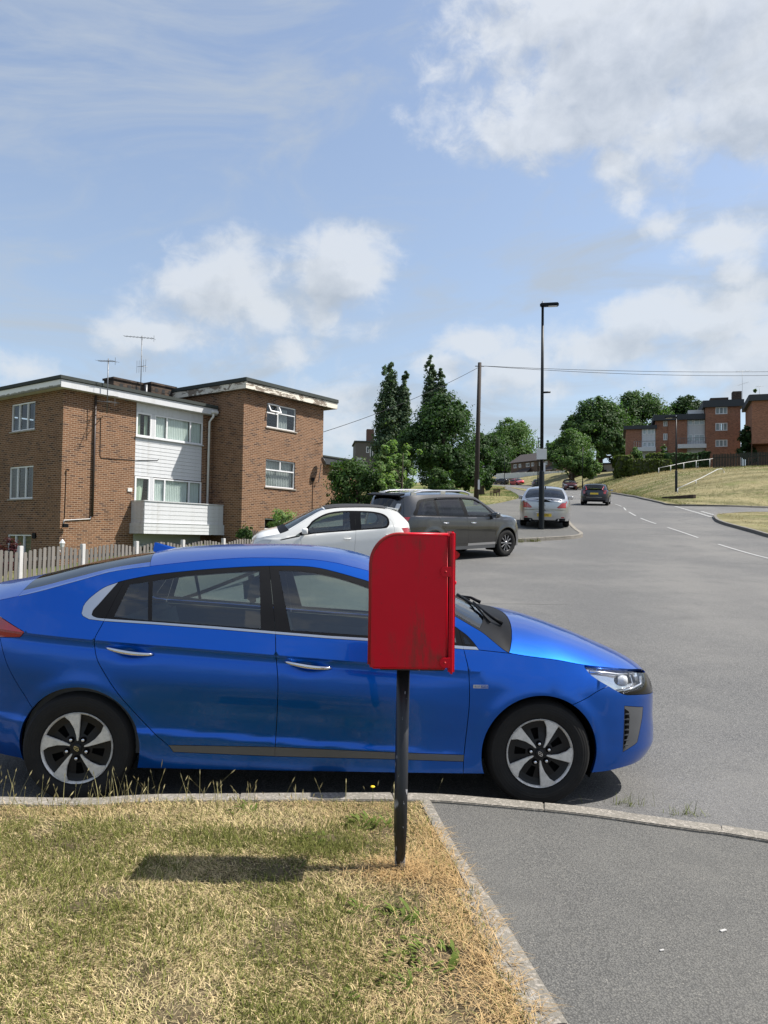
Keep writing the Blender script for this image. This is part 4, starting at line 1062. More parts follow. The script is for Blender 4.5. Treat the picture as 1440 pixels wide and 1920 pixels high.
def build_ground():
    R = 420
    rect = [(-170, -70), (330, -70), (330, 420), (-170, 420)]
    LN = [(rect, True), (road_poly, True), (edging, False), (lawn_edge, False), (strip_poly, True)]
    pts = []
    r = 1.4
    while r < 520:
        n = 150 if r < 60 else 130
        for i in range(n):
            a = 2*math.pi*(i+(.5 if int(r*7) % 2 else 0))/n; x, y = r*math.sin(a), r*math.cos(a)
            if -169 < x < 329 and -69 < y < 419: pts.append((x, y))
        r *= 1.055
    gx, gy = np.meshgrid(np.arange(-3.4, 2.6, .07), np.arange(1.5, 4.35, .07))
    pts += [tuple(p) for p in np.stack([gx.ravel(), gy.ravel()], -1)]
    P = np.array(pts); sg = []
    for ln, cl in LN[1:]:
        for a, b in zip(ln, ln[1:]+([ln[0]] if cl else [])): sg.append((*a, *b))
    # thin out points that crowd the lines
    keep = np.ones(len(P), bool); lv = np.array([(s_[0], s_[1]) for s_ in sg])
    rr = np.hypot(P[:, 0], P[:, 1])
    for i0 in range(0, len(P), 2000):
        Q = P[i0:i0+2000]; dd = np.sqrt(((Q[:, None, :]-lv[None])**2).sum(-1)).min(1)
        keep[i0:i0+2000] = dd > np.minimum(np.maximum(.035, rr[i0:i0+2000]*.012), .5)
    pts = [tuple(p) for p in P[keep]]
    V2, T, reg, locate, _ = partition(LN, pts)
    hz = H(V2[:, 0], V2[:, 1])
    def region(name, seed, off, m, noise=0.0):
        r_ = locate(*seed); t = T[reg == r_]
        u = np.unique(t); mp = np.full(len(V2), -1); mp[u] = np.arange(len(u))
        t = mp[t]; p = V2[u]; z = hz[u]+off
        if noise:
            z = z+noise*(np.sin(p[:, 0]*7.1+1.3*np.sin(p[:, 1]*5.0))*np.sin(p[:, 1]*6.3+p[:, 0]*2.0)+.6*np.sin(p[:, 0]*17+p[:, 1]*9)*np.sin(p[:, 1]*19-p[:, 0]*6))*sstep(-.12+near_dist(p, np.array([(*a, *b) for a, b in list(zip(edging, edging[1:]))[:60]]+[(*a, *b) for a, b in list(zip(near_kerb, near_kerb[1:]))[::3]])), .02, .25)
        A = p[t[:, 1]]-p[t[:, 0]]; B = p[t[:, 2]]-p[t[:, 0]]; ng = A[:, 0]*B[:, 1]-A[:, 1]*B[:, 0] < 0; t[ng] = t[ng][:, ::-1]
        o = link(name, np_mesh(name, np.column_stack([p, z]), t, m, 3, smooth=True)); struct(o); return o
    region('road', (3, 12), 0, ROADM)
    region('grass_verge', (-1.2, 2.6), KERB, SOIL, .012)
    region('pavement', (2.0, 2.2), KERB-.006, PAVEM)
    region('footway', (5.2, 29), KERB-.006, PAVEM)
    region('lawn', (-20, 60), KERB, LAWN)
    region('grass_strip', (18.2, 104), KERB+.02, GRASSBANK)
    region('grass_bank', (45, 80), KERB, GRASSBANK)
    region('grass_corner', (22, 30), KERB, GRASSBANK)

def strip_mesh(mb, line, o0, o1, z0, z1, hf):
    """solid strip along a plan line, between two side offsets and two heights above the road"""
    L = np.array(line); n = len(L); tn = np.gradient(L, axis=0); tn /= np.linalg.norm(tn, axis=1)[:, None]
    nm = np.stack([-tn[:, 1], tn[:, 0]], -1); vs = []
    for i in range(n):
        for o, z in ((o0, z0), (o1, z0), (o1, z1), (o0, z1)):
            p = L[i]+nm[i]*o; vs.append((p[0], p[1], float(hf(p[0], p[1]))+z))
    fs = []
    for i in range(n-1):
        for j in range(4): fs.append((i*4+j, i*4+(j+1) % 4, (i+1)*4+(j+1) % 4, (i+1)*4+j))
    fs += [(0, 3, 2, 1), ((n-1)*4, (n-1)*4+1, (n-1)*4+2, (n-1)*4+3)]
    mb.add(vs, fs)
def arclen_cut(line, a, b, step):
    L = np.array(line); s = np.concatenate([[0], np.cumsum(np.linalg.norm(np.diff(L, axis=0), axis=1))])
    k = max(2, int((b-a)/step)+1); t = np.linspace(a, b, k)
    return np.stack([np.interp(t, s, L[:, 0]), np.interp(t, s, L[:, 1])], -1)
def line_len(line):
    L = np.array(line); return float(np.linalg.norm(np.diff(L, axis=0), axis=1).sum())
def stones(parent, name, line, a, b, ln, o0, o1, z1, m, step=.15, gap=.004, jit=.0025):
    s = a
    while s < b-.05:
        e = min(s+ln*random.uniform(.94, 1.03), b); mb = MB(); dz = random.uniform(-jit, jit); dl = random.uniform(-jit, jit)
        strip_mesh(mb, arclen_cut(line, s+gap/2, e-gap/2, step), o0+dl, o1+dl, -.10, z1+dz, H)
        mb.build(name, m, parent, bevel=.005 if step < .3 else 0, seg=2); s = e
def build_kerbs():
    k = struct(empty('kerb'))
    def upto(line, f): 
        i = [j for j, p in enumerate(line) if f(p)]
        L = line[i[0]:i[-1]+1]; return L
    nk = upto(near_kerb, lambda p: -7 < p[0] and p[1] > -6)
    stones(k, 'kerb_stone', nk, 0, line_len(nk), .914, -.125, 0.0, KERB+.010, CONCRETE, .13)
    fk = upto(far_kerb, lambda p: p[0] > -3)
    stones(k, 'kerb_stone', fk, 0, line_len(fk), .914, -.125, 0.0, KERB+.008, CONCRETE, .22)
    lk = left_kerb[[i for i, p in enumerate(left_kerb) if p[1] < 75][0]:]+[far_kerb[0]]
    stones(k, 'kerb_stone', lk, 0, line_len(lk), .914, -.125, 0.0, KERB+.008, CONCRETE, .45)
    rk = upto(right_kerb, lambda p: p[1] > 18 and p[0] < 34)
    stones(k, 'kerb_stone', rk, 0, line_len(rk), .914, -.125, 0.0, KERB+.02, DARKKERB, .45)
    sf = upto(side_far, lambda p: p[0] < 34 and p[1] < 110)
    mb = MB(); strip_mesh(mb, arclen_cut(sf, 0, line_len(sf), .8), -.125, 0, -.1, KERB+.015, H)
    struct(mb.build('kerb_run', DARKKERB, k), 'stuff')
    e = struct(empty('edging'))
    ee = upto(edging, lambda p: p[1] > .2)
    stones(e, 'edging_stone', ee, .30, line_len(ee), .914, -.062, .004, KERB+.010, CONCRETE, .12, jit=.002)

def mark(line, w, m=PAINTW, name='road_marking', parent=None):
    L = np.array(line); tn = np.gradient(L, axis=0); tn /= np.linalg.norm(tn, axis=1)[:, None]; nm = np.stack([-tn[:, 1], tn[:, 0]], -1)
    vs = []; 
    for i in range(len(L)):
        for o in (-w/2, w/2):
            p = L[i]+nm[i]*o; vs.append((p[0], p[1], float(H(p[0], p[1]))+.008+.00012*np.hypot(*p)))
    fs = [(2*i, 2*i+1, 2*i+3, 2*i+2) for i in range(len(L)-1)]
    mb = MB(); mb.add(vs, fs); o = mb.build(name, m, parent, fix=True); return o
def build_markings():
    root = struct(empty('road_markings'))
    C = spline([(10.2, -10), (10.25, 10), (10.5, 21), (10.95, 27.5), (11.9, 35), (13.75, 43.5), (15.95, 52.5), (19.7, 75), (22.9, 100), (25.0, 125), (25.5, 150)], .5)
    T_ = line_len(C); s = .6
    while s < T_:
        e = min(s+4.0, T_); mark(arclen_cut(C, s, e, .5), .075, parent=root, name='centre_dash'); s += 6.0
    for off in (0.0, .42):                                    # give-way lines across the side road
        a, b = np.array((16.4-off*.0+off*1.2, 38.6+off*.1)), np.array((19.5+off*1.25, 51.6-off*.2))
        if off: a, b = a+(b-a)*.02, a+(b-a)*.45
        d = b-a; L_ = np.linalg.norm(d); d /= L_; t = 0
        while t < L_-.5:
            mark([a+d*t, a+d*(t+.62)], .20, parent=root, name='give_way_dash'); t += .95
# ------------------------------------------------------------------ buildings
def brick(name, c1, c2, c3, mort, rough=.9, dark=.35, mw=.0085):
    def f(k):
        o = k.n('ShaderNodeTexCoord').outputs['Object']; s = k.n('ShaderNodeSeparateXYZ', {0: o}).outputs
        u = k.m('ADD', s[0], s[1]); v = k.n('ShaderNodeCombineXYZ', {0: u, 1: s[2], 2: 0.0}).outputs[0]
        b = k.n('ShaderNodeTexBrick', {'Vector': v, 'Color1': (0, 0, 0, 1), 'Color2': (1, 1, 1, 1), 'Mortar': (.5, .5, .5, 1), 'Scale': 1.0, 'Mortar Size': mw, 'Mortar Smooth': .12, 'Bias': 0.0, 'Brick Width': .225, 'Row Height': .075})
        t = k.n('ShaderNodeSeparateColor', {0: b.outputs['Color']}).outputs[0]; mf = b.outputs['Fac']
        c = k.ramp(t, [(0, (*c3, 1)), (dark, (*c3, 1)), (dark+.03, (*c2, 1)), (.7, (*c1, 1)), (1, tuple(min(1, q*1.25) for q in c1)+(1,))])
        nz = k.noise(o, 1.1, 6.0, .65); n2 = k.noise(o, 38.0, 4.0, .6)
        c = k.mix(k.m('MULTIPLY', n2, .30), c, tuple(q*.55 for q in c2)+(1,))
        c = k.mix(mf, c, (*mort, 1))
        c = k.mix(k.m('MULTIPLY', k.step(nz, .48, .72), .30), c, tuple(q*.5 for q in c2)+(1,))
        h = k.m('ADD', k.m('MULTIPLY', k.m('SUBTRACT', 1.0, mf), 1.0), k.m('MULTIPLY', n2, .25))
        return pbsdf(k, c, rough, 0, .25, normal=bump(k, h, .6, .008))
    return mat(name, f)
BRICK = brick('brown_brick', (.176, .087, .044), (.138, .067, .034), (.072, .037, .025), (.345, .255, .18), dark=.12)
BRICKR = brick('red_brick', (.31, .14, .085), (.26, .112, .068), (.17, .077, .052), (.26, .175, .13), dark=.12)
BRICKD = brick('dark_brick', (.085, .058, .042), (.062, .043, .034), (.035, .027, .022), (.07, .06, .05))
BRICKB = brick('plain_brown_brick', (.15, .095, .065), (.12, .078, .055), (.08, .052, .04), (.15, .12, .10))
def upvc_f(k):
    tc = k.n('ShaderNodeTexCoord').outputs['Object']; n = k.noise(tc, 2.4, 6.0, .65); s = k.n('ShaderNodeSeparateXYZ', {0: tc}).outputs
    st = k.noise(k.n('ShaderNodeMapping', {0: tc, 'Scale': (9, 9, .5)}).outputs[0], 1.0, 4.0, .6)
    c = k.mix(k.m('MULTIPLY', k.step(k.m('ADD', n, k.m('MULTIPLY', st, .5)), .70, 1.05), .5), (.53, .54, .55, 1), (.36, .35, .32, 1))
    return pbsdf(k, c, .42, 0, .5)
UPVC = mat('white_plastic', upvc_f)
FRAMEW = simple('window_white', (.68, .68, .68), .35, vary=.04)
def felt_f(k):
    tc = k.n('ShaderNodeTexCoord').outputs['Object']; n = k.noise(tc, 2.0, 6.0, .7)
    return pbsdf(k, k.mix(n, (.028, .034, .032, 1), (.062, .070, .064, 1)), .9, 0, .3)
FELT = mat('roof_felt', felt_f)
def peel_f(k):
    tc = k.n('ShaderNodeTexCoord').outputs['Object']
    m_ = k.n('ShaderNodeMapping', {0: tc, 'Scale': (1.0, 1.0, 3.2)}).outputs[0]
    n = k.noise(m_, 1.5, 9.0, .74, dist=.5); f = k.step(n, .475, .50); g = k.noise(k.n('ShaderNodeMapping', {0: tc, 'Scale': (1, 1, 22)}).outputs[0], 1.2, 5.0, .6)
    c = k.mix(f, k.mix(g, (.15, .115, .085, 1), (.27, .225, .18, 1)), (.66, .62, .53, 1))
    return pbsdf(k, c, .8, 0, .3, normal=bump(k, f, .5, .01))
PEEL = mat('peeling_paint', peel_f)
def moss_f(k):
    tc = k.n('ShaderNodeTexCoord').outputs['Object']; s = k.n('ShaderNodeSeparateXYZ', {0: tc}).outputs
    n = k.noise(tc, 4.0, 7.0, .7); low = k.m('SUBTRACT', 1.0, k.step(s[2], 6.93, 7.17))
    f = k.step(k.m('ADD', k.m('MULTIPLY', low, .55), k.m('MULTIPLY', n, .6)), .56, .72)
    return pbsdf(k, k.mix(f, (.74, .74, .72, 1), (.16, .15, .10, 1)), .6, 0, .4)
MOSS = mat('mossy_fascia', moss_f)
HGLASS = glass('house_glass', (.80, .85, .84), .9)
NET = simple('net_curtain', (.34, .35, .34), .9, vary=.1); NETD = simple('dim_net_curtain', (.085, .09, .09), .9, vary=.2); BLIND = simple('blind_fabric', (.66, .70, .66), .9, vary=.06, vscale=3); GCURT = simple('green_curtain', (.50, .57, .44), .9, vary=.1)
ROOM_SHADE = simple('painted_room_shade', (.02, .021, .022), .9)  # near-black colour painted in for the shade inside rooms and openings
SILLM = simple('sill_stone', (.30, .27, .23), .8, vary=.2)
PIPEB = simple('dark_pipe', (.045, .032, .027), .5, vary=.2); PIPEW = simple('white_pipe', (.66, .66, .65), .4, vary=.1)
METAL = simple('grey_metal', (.16, .165, .17), .45, .7, vary=.2)

def FM(kind, a):
    """facade frame: (u along, v outwards, w up) -> local"""
    if kind == 'front': return Matrix(((1, 0, 0, 0), (0, -1, 0, a), (0, 0, 1, 0), (0, 0, 0, 1)))
    if kind == 'left': return Matrix(((0, -1, 0, a), (1, 0, 0, 0), (0, 0, 1, 0), (0, 0, 0, 1)))
    if kind == 'right': return Matrix(((0, 1, 0, a), (1, 0, 0, 0), (0, 0, 1, 0), (0, 0, 0, 1)))
    if kind == 'back': return Matrix(((1, 0, 0, 0), (0, 1, 0, a), (0, 0, 1, 0), (0, 0, 0, 1)))
def wall(root, F, u0, u1, z0, z1, holes, m, reveal=.09, name='wall'):
    us = sorted({u0, u1, *[q for h in holes for q in h[:2]]}); zs = sorted({z0, z1, *[q for h in holes for q in h[2:4]]})
    mb = MB()
    for i in range(len(us)-1):
        for j in range(len(zs)-1):
            cu, cz = (us[i]+us[i+1])/2, (zs[j]+zs[j+1])/2
            if any(h[0] < cu < h[1] and h[2] < cz < h[3] for h in holes): continue
            mb.add([F @ Vector(p) for p in ((us[i], 0, zs[j]), (us[i+1], 0, zs[j]), (us[i+1], 0, zs[j+1]), (us[i], 0, zs[j+1]))], [(0, 1, 2, 3)])
    for a, b, c, d in [h[:4] for h in holes]:
        for p, q in (((a, c), (b, c)), ((b, c), (b, d)), ((b, d), (a, d)), ((a, d), (a, c))):
            mb.add([F @ Vector(v) for v in ((p[0], 0, p[1]), (q[0], 0, q[1]), (q[0], -reveal, q[1]), (p[0], -reveal, p[1]))], [(0, 1, 2, 3)])
    bm_v = mb.v
    o = mb.build(name, m, root, fix=False)
    return o
def curtain_mesh(w, h, m, wave=.05, pitch=.12, name='curtain', taper=0.0):
    n = max(4, int(w/pitch*4)); vs = []; fs = []
    for i in range(n+1):
        x = -w/2+w*i/n; y = wave*math.sin(i*math.pi/2)*.5
        xt = x; xb = -w/2+(w*(1-taper))*i/n
        vs += [(xb, y, -h/2), (xt, y, h/2)]
    for i in range(n): fs.append((2*i, 2*i+2, 2*i+3, 2*i+1))
    mb = MB(); mb.add(vs, fs); return mb.mesh(name, [m], fix=False)
def window(root, F, u0, u1, z0, z1, bars=(), trans=(), fw=.055, inset=.07, curtains=(), sill=True, name='window', glassm=None, frame=None, open_top=False):
    """framed window set back in its opening; bars = u of the mullions, trans = (ua, ub, z) transoms"""
    frame = frame or FRAMEW; mb = MB()
    def bx(a, b, c, d, v0=-inset-.05, v1=-inset+.02, tgt=mb):
        pts = [F @ Vector((q[0], q[1], q[2])) for q in ((a, v0, c), (b, v0, c), (b, v1, c), (a, v1, c), (a, v0, d), (b, v0, d), (b, v1, d), (a, v1, d))]
        tgt.add(pts, [(0, 3, 2, 1), (4, 5, 6, 7), (0, 1, 5, 4), (1, 2, 6, 5), (2, 3, 7, 6), (3, 0, 4, 7)])
    g = .002
    bx(u0+g, u1-g, z0+g, z0+fw); bx(u0+g, u1-g, z1-fw, z1-g); bx(u0+g, u0+fw, z0+fw, z1-fw); bx(u1-fw, u1-g, z0+fw, z1-fw)
    for b in bars: bx(b[0]-fw*.5 if isinstance(b, tuple) else b-fw*.5, b[0]+fw*.5 if isinstance(b, tuple) else b+fw*.5, b[1] if isinstance(b, tuple) else z0+fw, b[2] if isinstance(b, tuple) else z1-fw, v1=-inset+.026, v0=-inset-.044)
    for a, b, c in trans: bx(a, b, c-fw*.5, c+fw*.5, v0=-inset-.047, v1=-inset+.023)
    wo = mb.build(name, frame, root)
    p = MB(); q = [F @ Vector(v) for v in ((u0+.01, -inset-.02, z0+.01), (u1-.01, -inset-.02, z0+.01), (u1-.01, -inset-.02, z1-.01), (u0+.01, -inset-.02, z1-.01))]
    p.add(q, [(0, 1, 2, 3)]); p.build('pane', glassm or HGLASS, wo, fix=False)
    for (a, b, c, d, m, kind) in curtains:
        pit = {'blind': .09, 'net': .16, 'curtain': .22}[kind]
        me = curtain_mesh(b-a, d-c, m, .05 if kind != 'blind' else .035, pit, 'curtain' if kind != 'blind' else 'blind', .45 if kind == 'curtain' else 0)
        o = link(me.name, me, wo); o.matrix_local = F @ Matrix.Translation(((a+b)/2, -inset-(.075 if kind == 'blind' else .16), (c+d)/2))
    if sill:
        s_ = MB(); bx(u0-.06, u1+.06, z0-.05, z0-.002, -inset, .045, s_); s_.build('sill', SILLM if frame is FRAMEW else frame, wo)
    return wo
def slab(root, name, x0, x1, y0, y1, z0, z1, m, **kw):
    mb = MB(); mb.box(x0, x1, y0, y1, z0, z1); return mb.build(name, m, root, **kw)

def aerial(name, label, loc, mast, group, elems, rotz=0):
    t = thing(name, label, 'aerial', loc, rotz, group)
    m = MB(); m.tube([(0, 0, 0), (0, 0, mast)], .02, 8); m.build('mast', METAL, t, smooth=True)
    for z, L, n, el, ang, kind in elems:
        b = MB(); d = Vector((math.cos(ang), math.sin(ang), .12)); c = Vector((0, 0, z)); pn = Vector((-math.sin(ang), math.cos(ang), 0))
        if kind == 'yagi':
            b.tube([c-d*L*.4, c+d*L*.6], .012, 6)
            for i in range(n):
                p = c-d*L*.38+d*L*.95*i/(n-1); e = el*(1.0 if i > 1 else 1.25)
                b.tube([p-pn*e/2, p+pn*e/2], .006, 5)
            b.tube([c-d*L*.4+Vector((0, 0, .14)), c-d*L*.4-Vector((0, 0, .14))], .008, 5)
        else:
            b.tube([c-d*.05, c+d*.35], .012, 6)
            for i in range(n):
                p = c+pn*(i-(n-1)/2)*L/(n-1)
                b.tube([p-Vector((0, 0, el/2)), p+Vector((0, 0, el/2))], .007, 5)
            b.tube([c-pn*L/2, c+pn*L/2], .009, 5)
        o = b.build('antenna', METAL, t); 
    return t

def build_flats():
    """nearest block: lower left half with balcony, taller right half standing forward"""
    A0 = (-11.8, 28.05); rz = math.atan2(.812, .583)
    t = thing('apartment_block', 'nearest brown brick block of flats with white clad balcony bay and taller right wing', 'building', (*A0, 0), rz)
    zb = -1.6
    Ff, Fl, Fw, Fs = FM('front', 0), FM('left', 0), FM('front', -1.93), FM('left', 7.15)
    BL = lambda a, b, c, d: (a, b, c, d, BLIND, 'blind'); NT_ = lambda a, b, c, d: (a, b, c, d, NET, 'net')
    bay = (3.15, 6.58)
    wall(t, Ff, 0, 7.15, zb, 6.97, [(3.15, 6.58, zb, 6.90)], BRICK)
    gw = [(1.9, 3.6, 5.61, 6.70), (1.9, 3.6, 2.97, 4.23), (1.9, 3.6, .35, 1.6)]
    wall(t, Fl, 0, 8.5, zb, 6.97, gw, BRICK)
    for i, (a, b, c, d) in enumerate(gw):
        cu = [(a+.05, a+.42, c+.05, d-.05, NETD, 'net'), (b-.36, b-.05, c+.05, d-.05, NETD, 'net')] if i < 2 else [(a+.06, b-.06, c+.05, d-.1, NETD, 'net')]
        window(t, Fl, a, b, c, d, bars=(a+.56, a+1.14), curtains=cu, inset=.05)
    # right wing
    ww = [(8.55, 10.47, 6.52, 7.60), (8.55, 10.47, 3.87, 5.11), (8.55, 10.47, 1.24, 2.48)]
    wall(t, Fw, 7.15, 12.42, zb, 7.97, ww, BRICK)
    wall(t, Fs, -1.93, 6.0, zb, 7.97, [], BRICK)
    wall(t, FM('right', 12.42), -1.93, 6.0, zb, 7.97, [], BRICK)
    wall(t, FM('back', 6.0), 7.15, 12.42, zb, 7.97, [], BRICK); wall(t, FM('back', 8.5), 0, 7.15, zb, 6.97, [], BRICK)
    # upper wing window: tall side light with a tilted fanlight
    a, b, c, d = ww[0]; w = window(t, Fw, a, b, c, d, bars=(a+.75,), trans=((a+.05, a+.75, d-.42), (a+.75, b-.05, d-.36)), curtains=[(a+.95, b-.35, c+.05, d-.12, NET, 'net')])
    fl = MB(); q = .70; hgt = .42; 
    M2 = Fw @ Matrix.Translation((a+.03, .0, d-.03)) @ Matrix.Rotation(RAD(28), 4, 'X')
    for x0, x1, z0, z1 in ((0, q, -hgt, -hgt+.05), (0, q, -.05, 0), (0, .05, -hgt+.05, -.05), (q-.05, q, -hgt+.05, -.05)): fl.box(x0, x1, -.02, .03, z0, z1, M2)
    f_ = fl.build('fanlight', FRAMEW, w)
    a, b, c, d = ww[1]; window(t, Fw, a, b, c, d, bars=((a+.96, d-.47, d-.05),), trans=((a+.05, b-.05, d-.47),), curtains=[(a+.05, b-.05, c+.04, d-.5, NET, 'net'), (a+.06, b-.06, d-.45, d-.06, NET, 'net')])
    a, b, c, d = ww[2]; window(t, Fw, a, b, c, d, bars=((a+.96, d-.47, d-.05),), trans=((a+.05, b-.05, d-.47),), curtains=[(a+.05, b-.05, c+.04, d-.5, NET, 'net')])
    # roofs
    slab(t, 'roof_deck', -.25, 7.13, -.25, 8.7, 7.06, 7.20, FELT); slab(t, 'roof_edge', -.40, 7.12, -.40, 8.8, 7.222, 7.37, FELT, bevel=.02)
    slab(t, 'fascia', -.33, 7.11, -.345, -.31, 6.95, 7.218, UPVC); slab(t, 'fascia', -.345, -.31, -.305, 8.7, 6.95, 7.218, MOSS)
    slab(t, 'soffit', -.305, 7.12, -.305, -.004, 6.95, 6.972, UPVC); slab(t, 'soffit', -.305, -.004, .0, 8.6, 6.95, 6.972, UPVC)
    slab(t, 'roof_deck', 7.05, 12.8, -2.15, 6.2, 8.0, 8.21, FELT); slab(t, 'roof_edge', 6.88, 13.1, -2.32, 6.3, 8.222, 8.40, FELT, bevel=.02)
    slab(t, 'fascia', 6.93, 13.05, -2.27, -2.23, 7.94, 8.218, PEEL); slab(t, 'fascia', 6.93, 6.965, -2.225, 6.2, 7.94, 8.218, PEEL); slab(t, 'fascia', 13.01, 13.05, -2.225, 6.2, 7.94, 8.218, PEEL)
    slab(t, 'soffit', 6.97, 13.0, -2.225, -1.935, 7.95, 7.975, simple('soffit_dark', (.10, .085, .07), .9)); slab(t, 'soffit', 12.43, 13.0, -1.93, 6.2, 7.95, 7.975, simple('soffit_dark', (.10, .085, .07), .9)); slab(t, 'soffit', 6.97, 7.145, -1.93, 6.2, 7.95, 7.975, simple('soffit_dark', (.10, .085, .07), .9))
    # clad bay
    slab(t, 'head_board', 3.155, 6.575, -.02, .06, 6.585, 6.945, UPVC)
    board = MB(); board.prism([(.0, .0), (.012, .004), (.020, .145), (.0, .149)], 0, 3.416, 'x'); 
    bd = MB(); bd.add([(x, y, z) for x in (0, 3.416) for y, z in ((0, 0), (-.022, .0), (-.012, .150), (0, .150))], [(0, 1, 2, 3), (7, 6, 5, 4), (0, 4, 5, 1), (1, 5, 6, 2), (2, 6, 7, 3), (3, 7, 4, 0)])
    bme = bd.mesh('cladding_board', [UPVC])
    for i in range(10): link('cladding_board', bme, t, (3.157, .03, 4.02+i*.1535))
    slab(t, 'bay_backing', 3.152, 6.578, .035, .08, 1.60, 6.94, ROOM_SHADE) if False else None
    cu = [(3.25, 3.45, 5.68, 6.5, GCURT, 'net'), (3.66, 3.82, 5.68, 6.5, GCURT, 'net')]
    window(t, Ff, 3.155, 3.90, 5.60, 6.58, curtains=cu, inset=.0, sill=False, fw=.07)
    slab(t, 'bay_post', 3.905, 4.035, -.02, .10, 5.60, 6.58, UPVC)
    window(t, Ff, 4.04, 6.575, 5.60, 6.58, bars=(4.66, 5.90), curtains=[BL(4.12, 4.6, 5.66, 6.52), BL(4.72, 5.85, 5.66, 6.52), BL(5.96, 6.5, 5.66, 6.52)], inset=.0, fw=.06, sill=False)
    slab(t, 'bay_sill', 3.12, 6.62, -.07, .03, 5.56, 5.598, UPVC)
    dr = window(t, Ff, 3.155, 3.90, 1.75, 4.0, trans=((3.2, 3.86, 2.7),), curtains=[(3.24, 3.70, 1.9, 3.92, GCURT, 'curtain')], inset=.0, sill=False, fw=.08, name='balcony_door')
    slab(t, 'bay_post', 3.905, 4.035, -.02, .10, 1.75, 4.0, UPVC)
    window(t, Ff, 4.04, 6.575, 3.0, 3.99, bars=(4.62, 5.90), curtains=[BL(4.1, 4.58, 3.06, 3.93), BL(4.68, 5.85, 3.06, 3.93), BL(5.96, 6.5, 3.06, 3.93)], inset=.0, fw=.06, sill=False)
    slab(t, 'bay_panel', 4.04, 6.575, -.015, .08, 1.75, 2.995, UPVC)
    # balcony box
    bal = empty('balcony'); bal.parent = t
    slab(bal, 'balcony_floor', 3.06, 7.13, -.80, -.01, 1.72, 1.86, UPVC)
    L1 = bd_mesh(4.08, .168); L2 = bd_mesh(4.22, .139); S1 = bd_mesh(.80, .168); S2 = bd_mesh(.85, .139)
    for i in range(5): link('cladding_board', L1, bal, (3.045, -.81, 2.125+i*.170))
    for i in range(3): link('cladding_board', L2, bal, (2.985, -.87, 1.70+i*.1405))
    for i in range(5): o = link('cladding_board', S1, bal, (3.045, -.005, 2.125+i*.170), (0, 0, -math.pi/2))
    for i in range(3): link('cladding_board', S2, bal, (2.985, -.005, 1.70+i*.1405), (0, 0, -math.pi/2))
    slab(bal, 'coping', 3.005, 7.13, -.86, -.80, 2.978, 3.01, UPVC); slab(bal, 'coping', 3.005, 3.06, -.79, -.01, 2.978, 3.01, UPVC); slab(bal, 'ledge', 2.97, 7.14, -.90, -.82, 2.118, 2.136, UPVC)
    # ground floor under the balcony
    slab(t, 'recess_back', 3.16, 6.57, .9, .95, zb, 1.7, BRICK); slab(t, 'recess_soffit', 3.16, 6.57, .0, .9, 1.60, 1.68, UPVC)
    slab(t, 'lintel_board', 3.157, 6.573, -.02, .06, 1.28, 1.695, simple('grey_board', (.34, .36, .36), .6, vary=.1))
    window(t, Ff, 3.17, 4.2, -.9, 1.27, trans=((3.22, 4.15, .95),), inset=.03, sill=False, fw=.09, name='entrance_door', frame=simple('grey_frame', (.45, .47, .46), .5))
    # chimneys
    ch = MB(); ch.box(3.95, 5.35, 2.7, 3.4, 7.37, 8.34); co = ch.build('chimney', BRICKD, t)
    slab(co, 'chimney_cap', 3.90, 5.40, 2.65, 3.45, 8.342, 8.43, BRICKD)
    for i in range(3): slab(co, 'flue_vent', 4.25+i*.4, 4.42+i*.4, 2.69, 2.72, 8.02, 8.20, ROOM_SHADE)
    ch = MB(); ch.box(5.75, 7.1, 2.5, 3.3, 7.37, 8.42); co = ch.build('chimney', BRICKD, t)
    slab(co, 'chimney_cap', 5.70, 7.14, 2.45, 3.35, 8.422, 8.51, BRICKD)
    for i in range(3): slab(co, 'flue_vent', 5.95+i*.38, 6.10+i*.38, 2.49, 2.52, 8.10, 8.27, ROOM_SHADE)
    f = MB(); f.tube([(5.55, 2.6, 7.37), (5.55, 2.6, 8.35)], .06, 10); f.build('flue_pipe', METAL, t, smooth=True)
    # pipes and fittings
    p = MB(); p.tube([(6.86, -.36, 7.1), (6.86, -.36, 6.86), (6.86, -.12, 6.66), (6.86, -.10, 2.9)], .05, 10); p.build('downpipe', PIPEW, t, smooth=True)
    slab(t, 'rain_hopper', 6.72, 7.06, -.48, -.345, 7.0, 7.13, PIPEW, bevel=.02); slab(t, 'gutter_end', 6.60, 7.10, -.66, -.43, 7.135, 7.25, FELT) if False else None
    p = MB(); p.tube([(1.28, -.06, 6.9), (1.27, -.06, 2.30)], .042, 8); p.build('waste_pipe', PIPEB, t, smooth=True)
    p = MB(); p.tube([(1.25, -.03, 2.32), (1.2, -.03, 2.22), (.14, -.03, 2.14), (.12, -.03, 2.0)], .018, 6); p.build('cable_conduit', PIPEW, t, smooth=True)
    p = MB(); p.tube([(1.55, -.012, 6.1), (1.56, -.012, 4.65), (1.62, -.012, 4.56), (3.1, -.012, 4.62), (4.25, .0, 4.72), (4.3, .0, 4.78)], .011, 5); p.build('cable', BLACKPL, t)
    p = MB(); p.tube([(.18, -.012, 3.95), (.16, -.012, 2.2)], .012, 5); p.tube([(.18, -.03, 4.0), (.24, -.10, 3.98)], .03, 6); p.build('cable', BLACKPL, t)
    slab(t, 'house_number_plate', 2.82, 3.04, -.04, -.005, 3.35, 3.50, simple('number_tile', (.62, .60, .56), .4, vary=.5, vscale=40), bevel=.01)
    slab(t, 'vent_cover', .98, 1.2, -.2, -.1, 1.42, 1.62, BLACKPL) if False else None
    v = MB(); v.box(-.05, -.005, 1.55, 1.78, 1.45, 1.66); v.build('vent_cover', BLACKPL, t, bevel=.01)
    W_ = lambda x, y, z: t.matrix_world @ Vector((x, y, z))
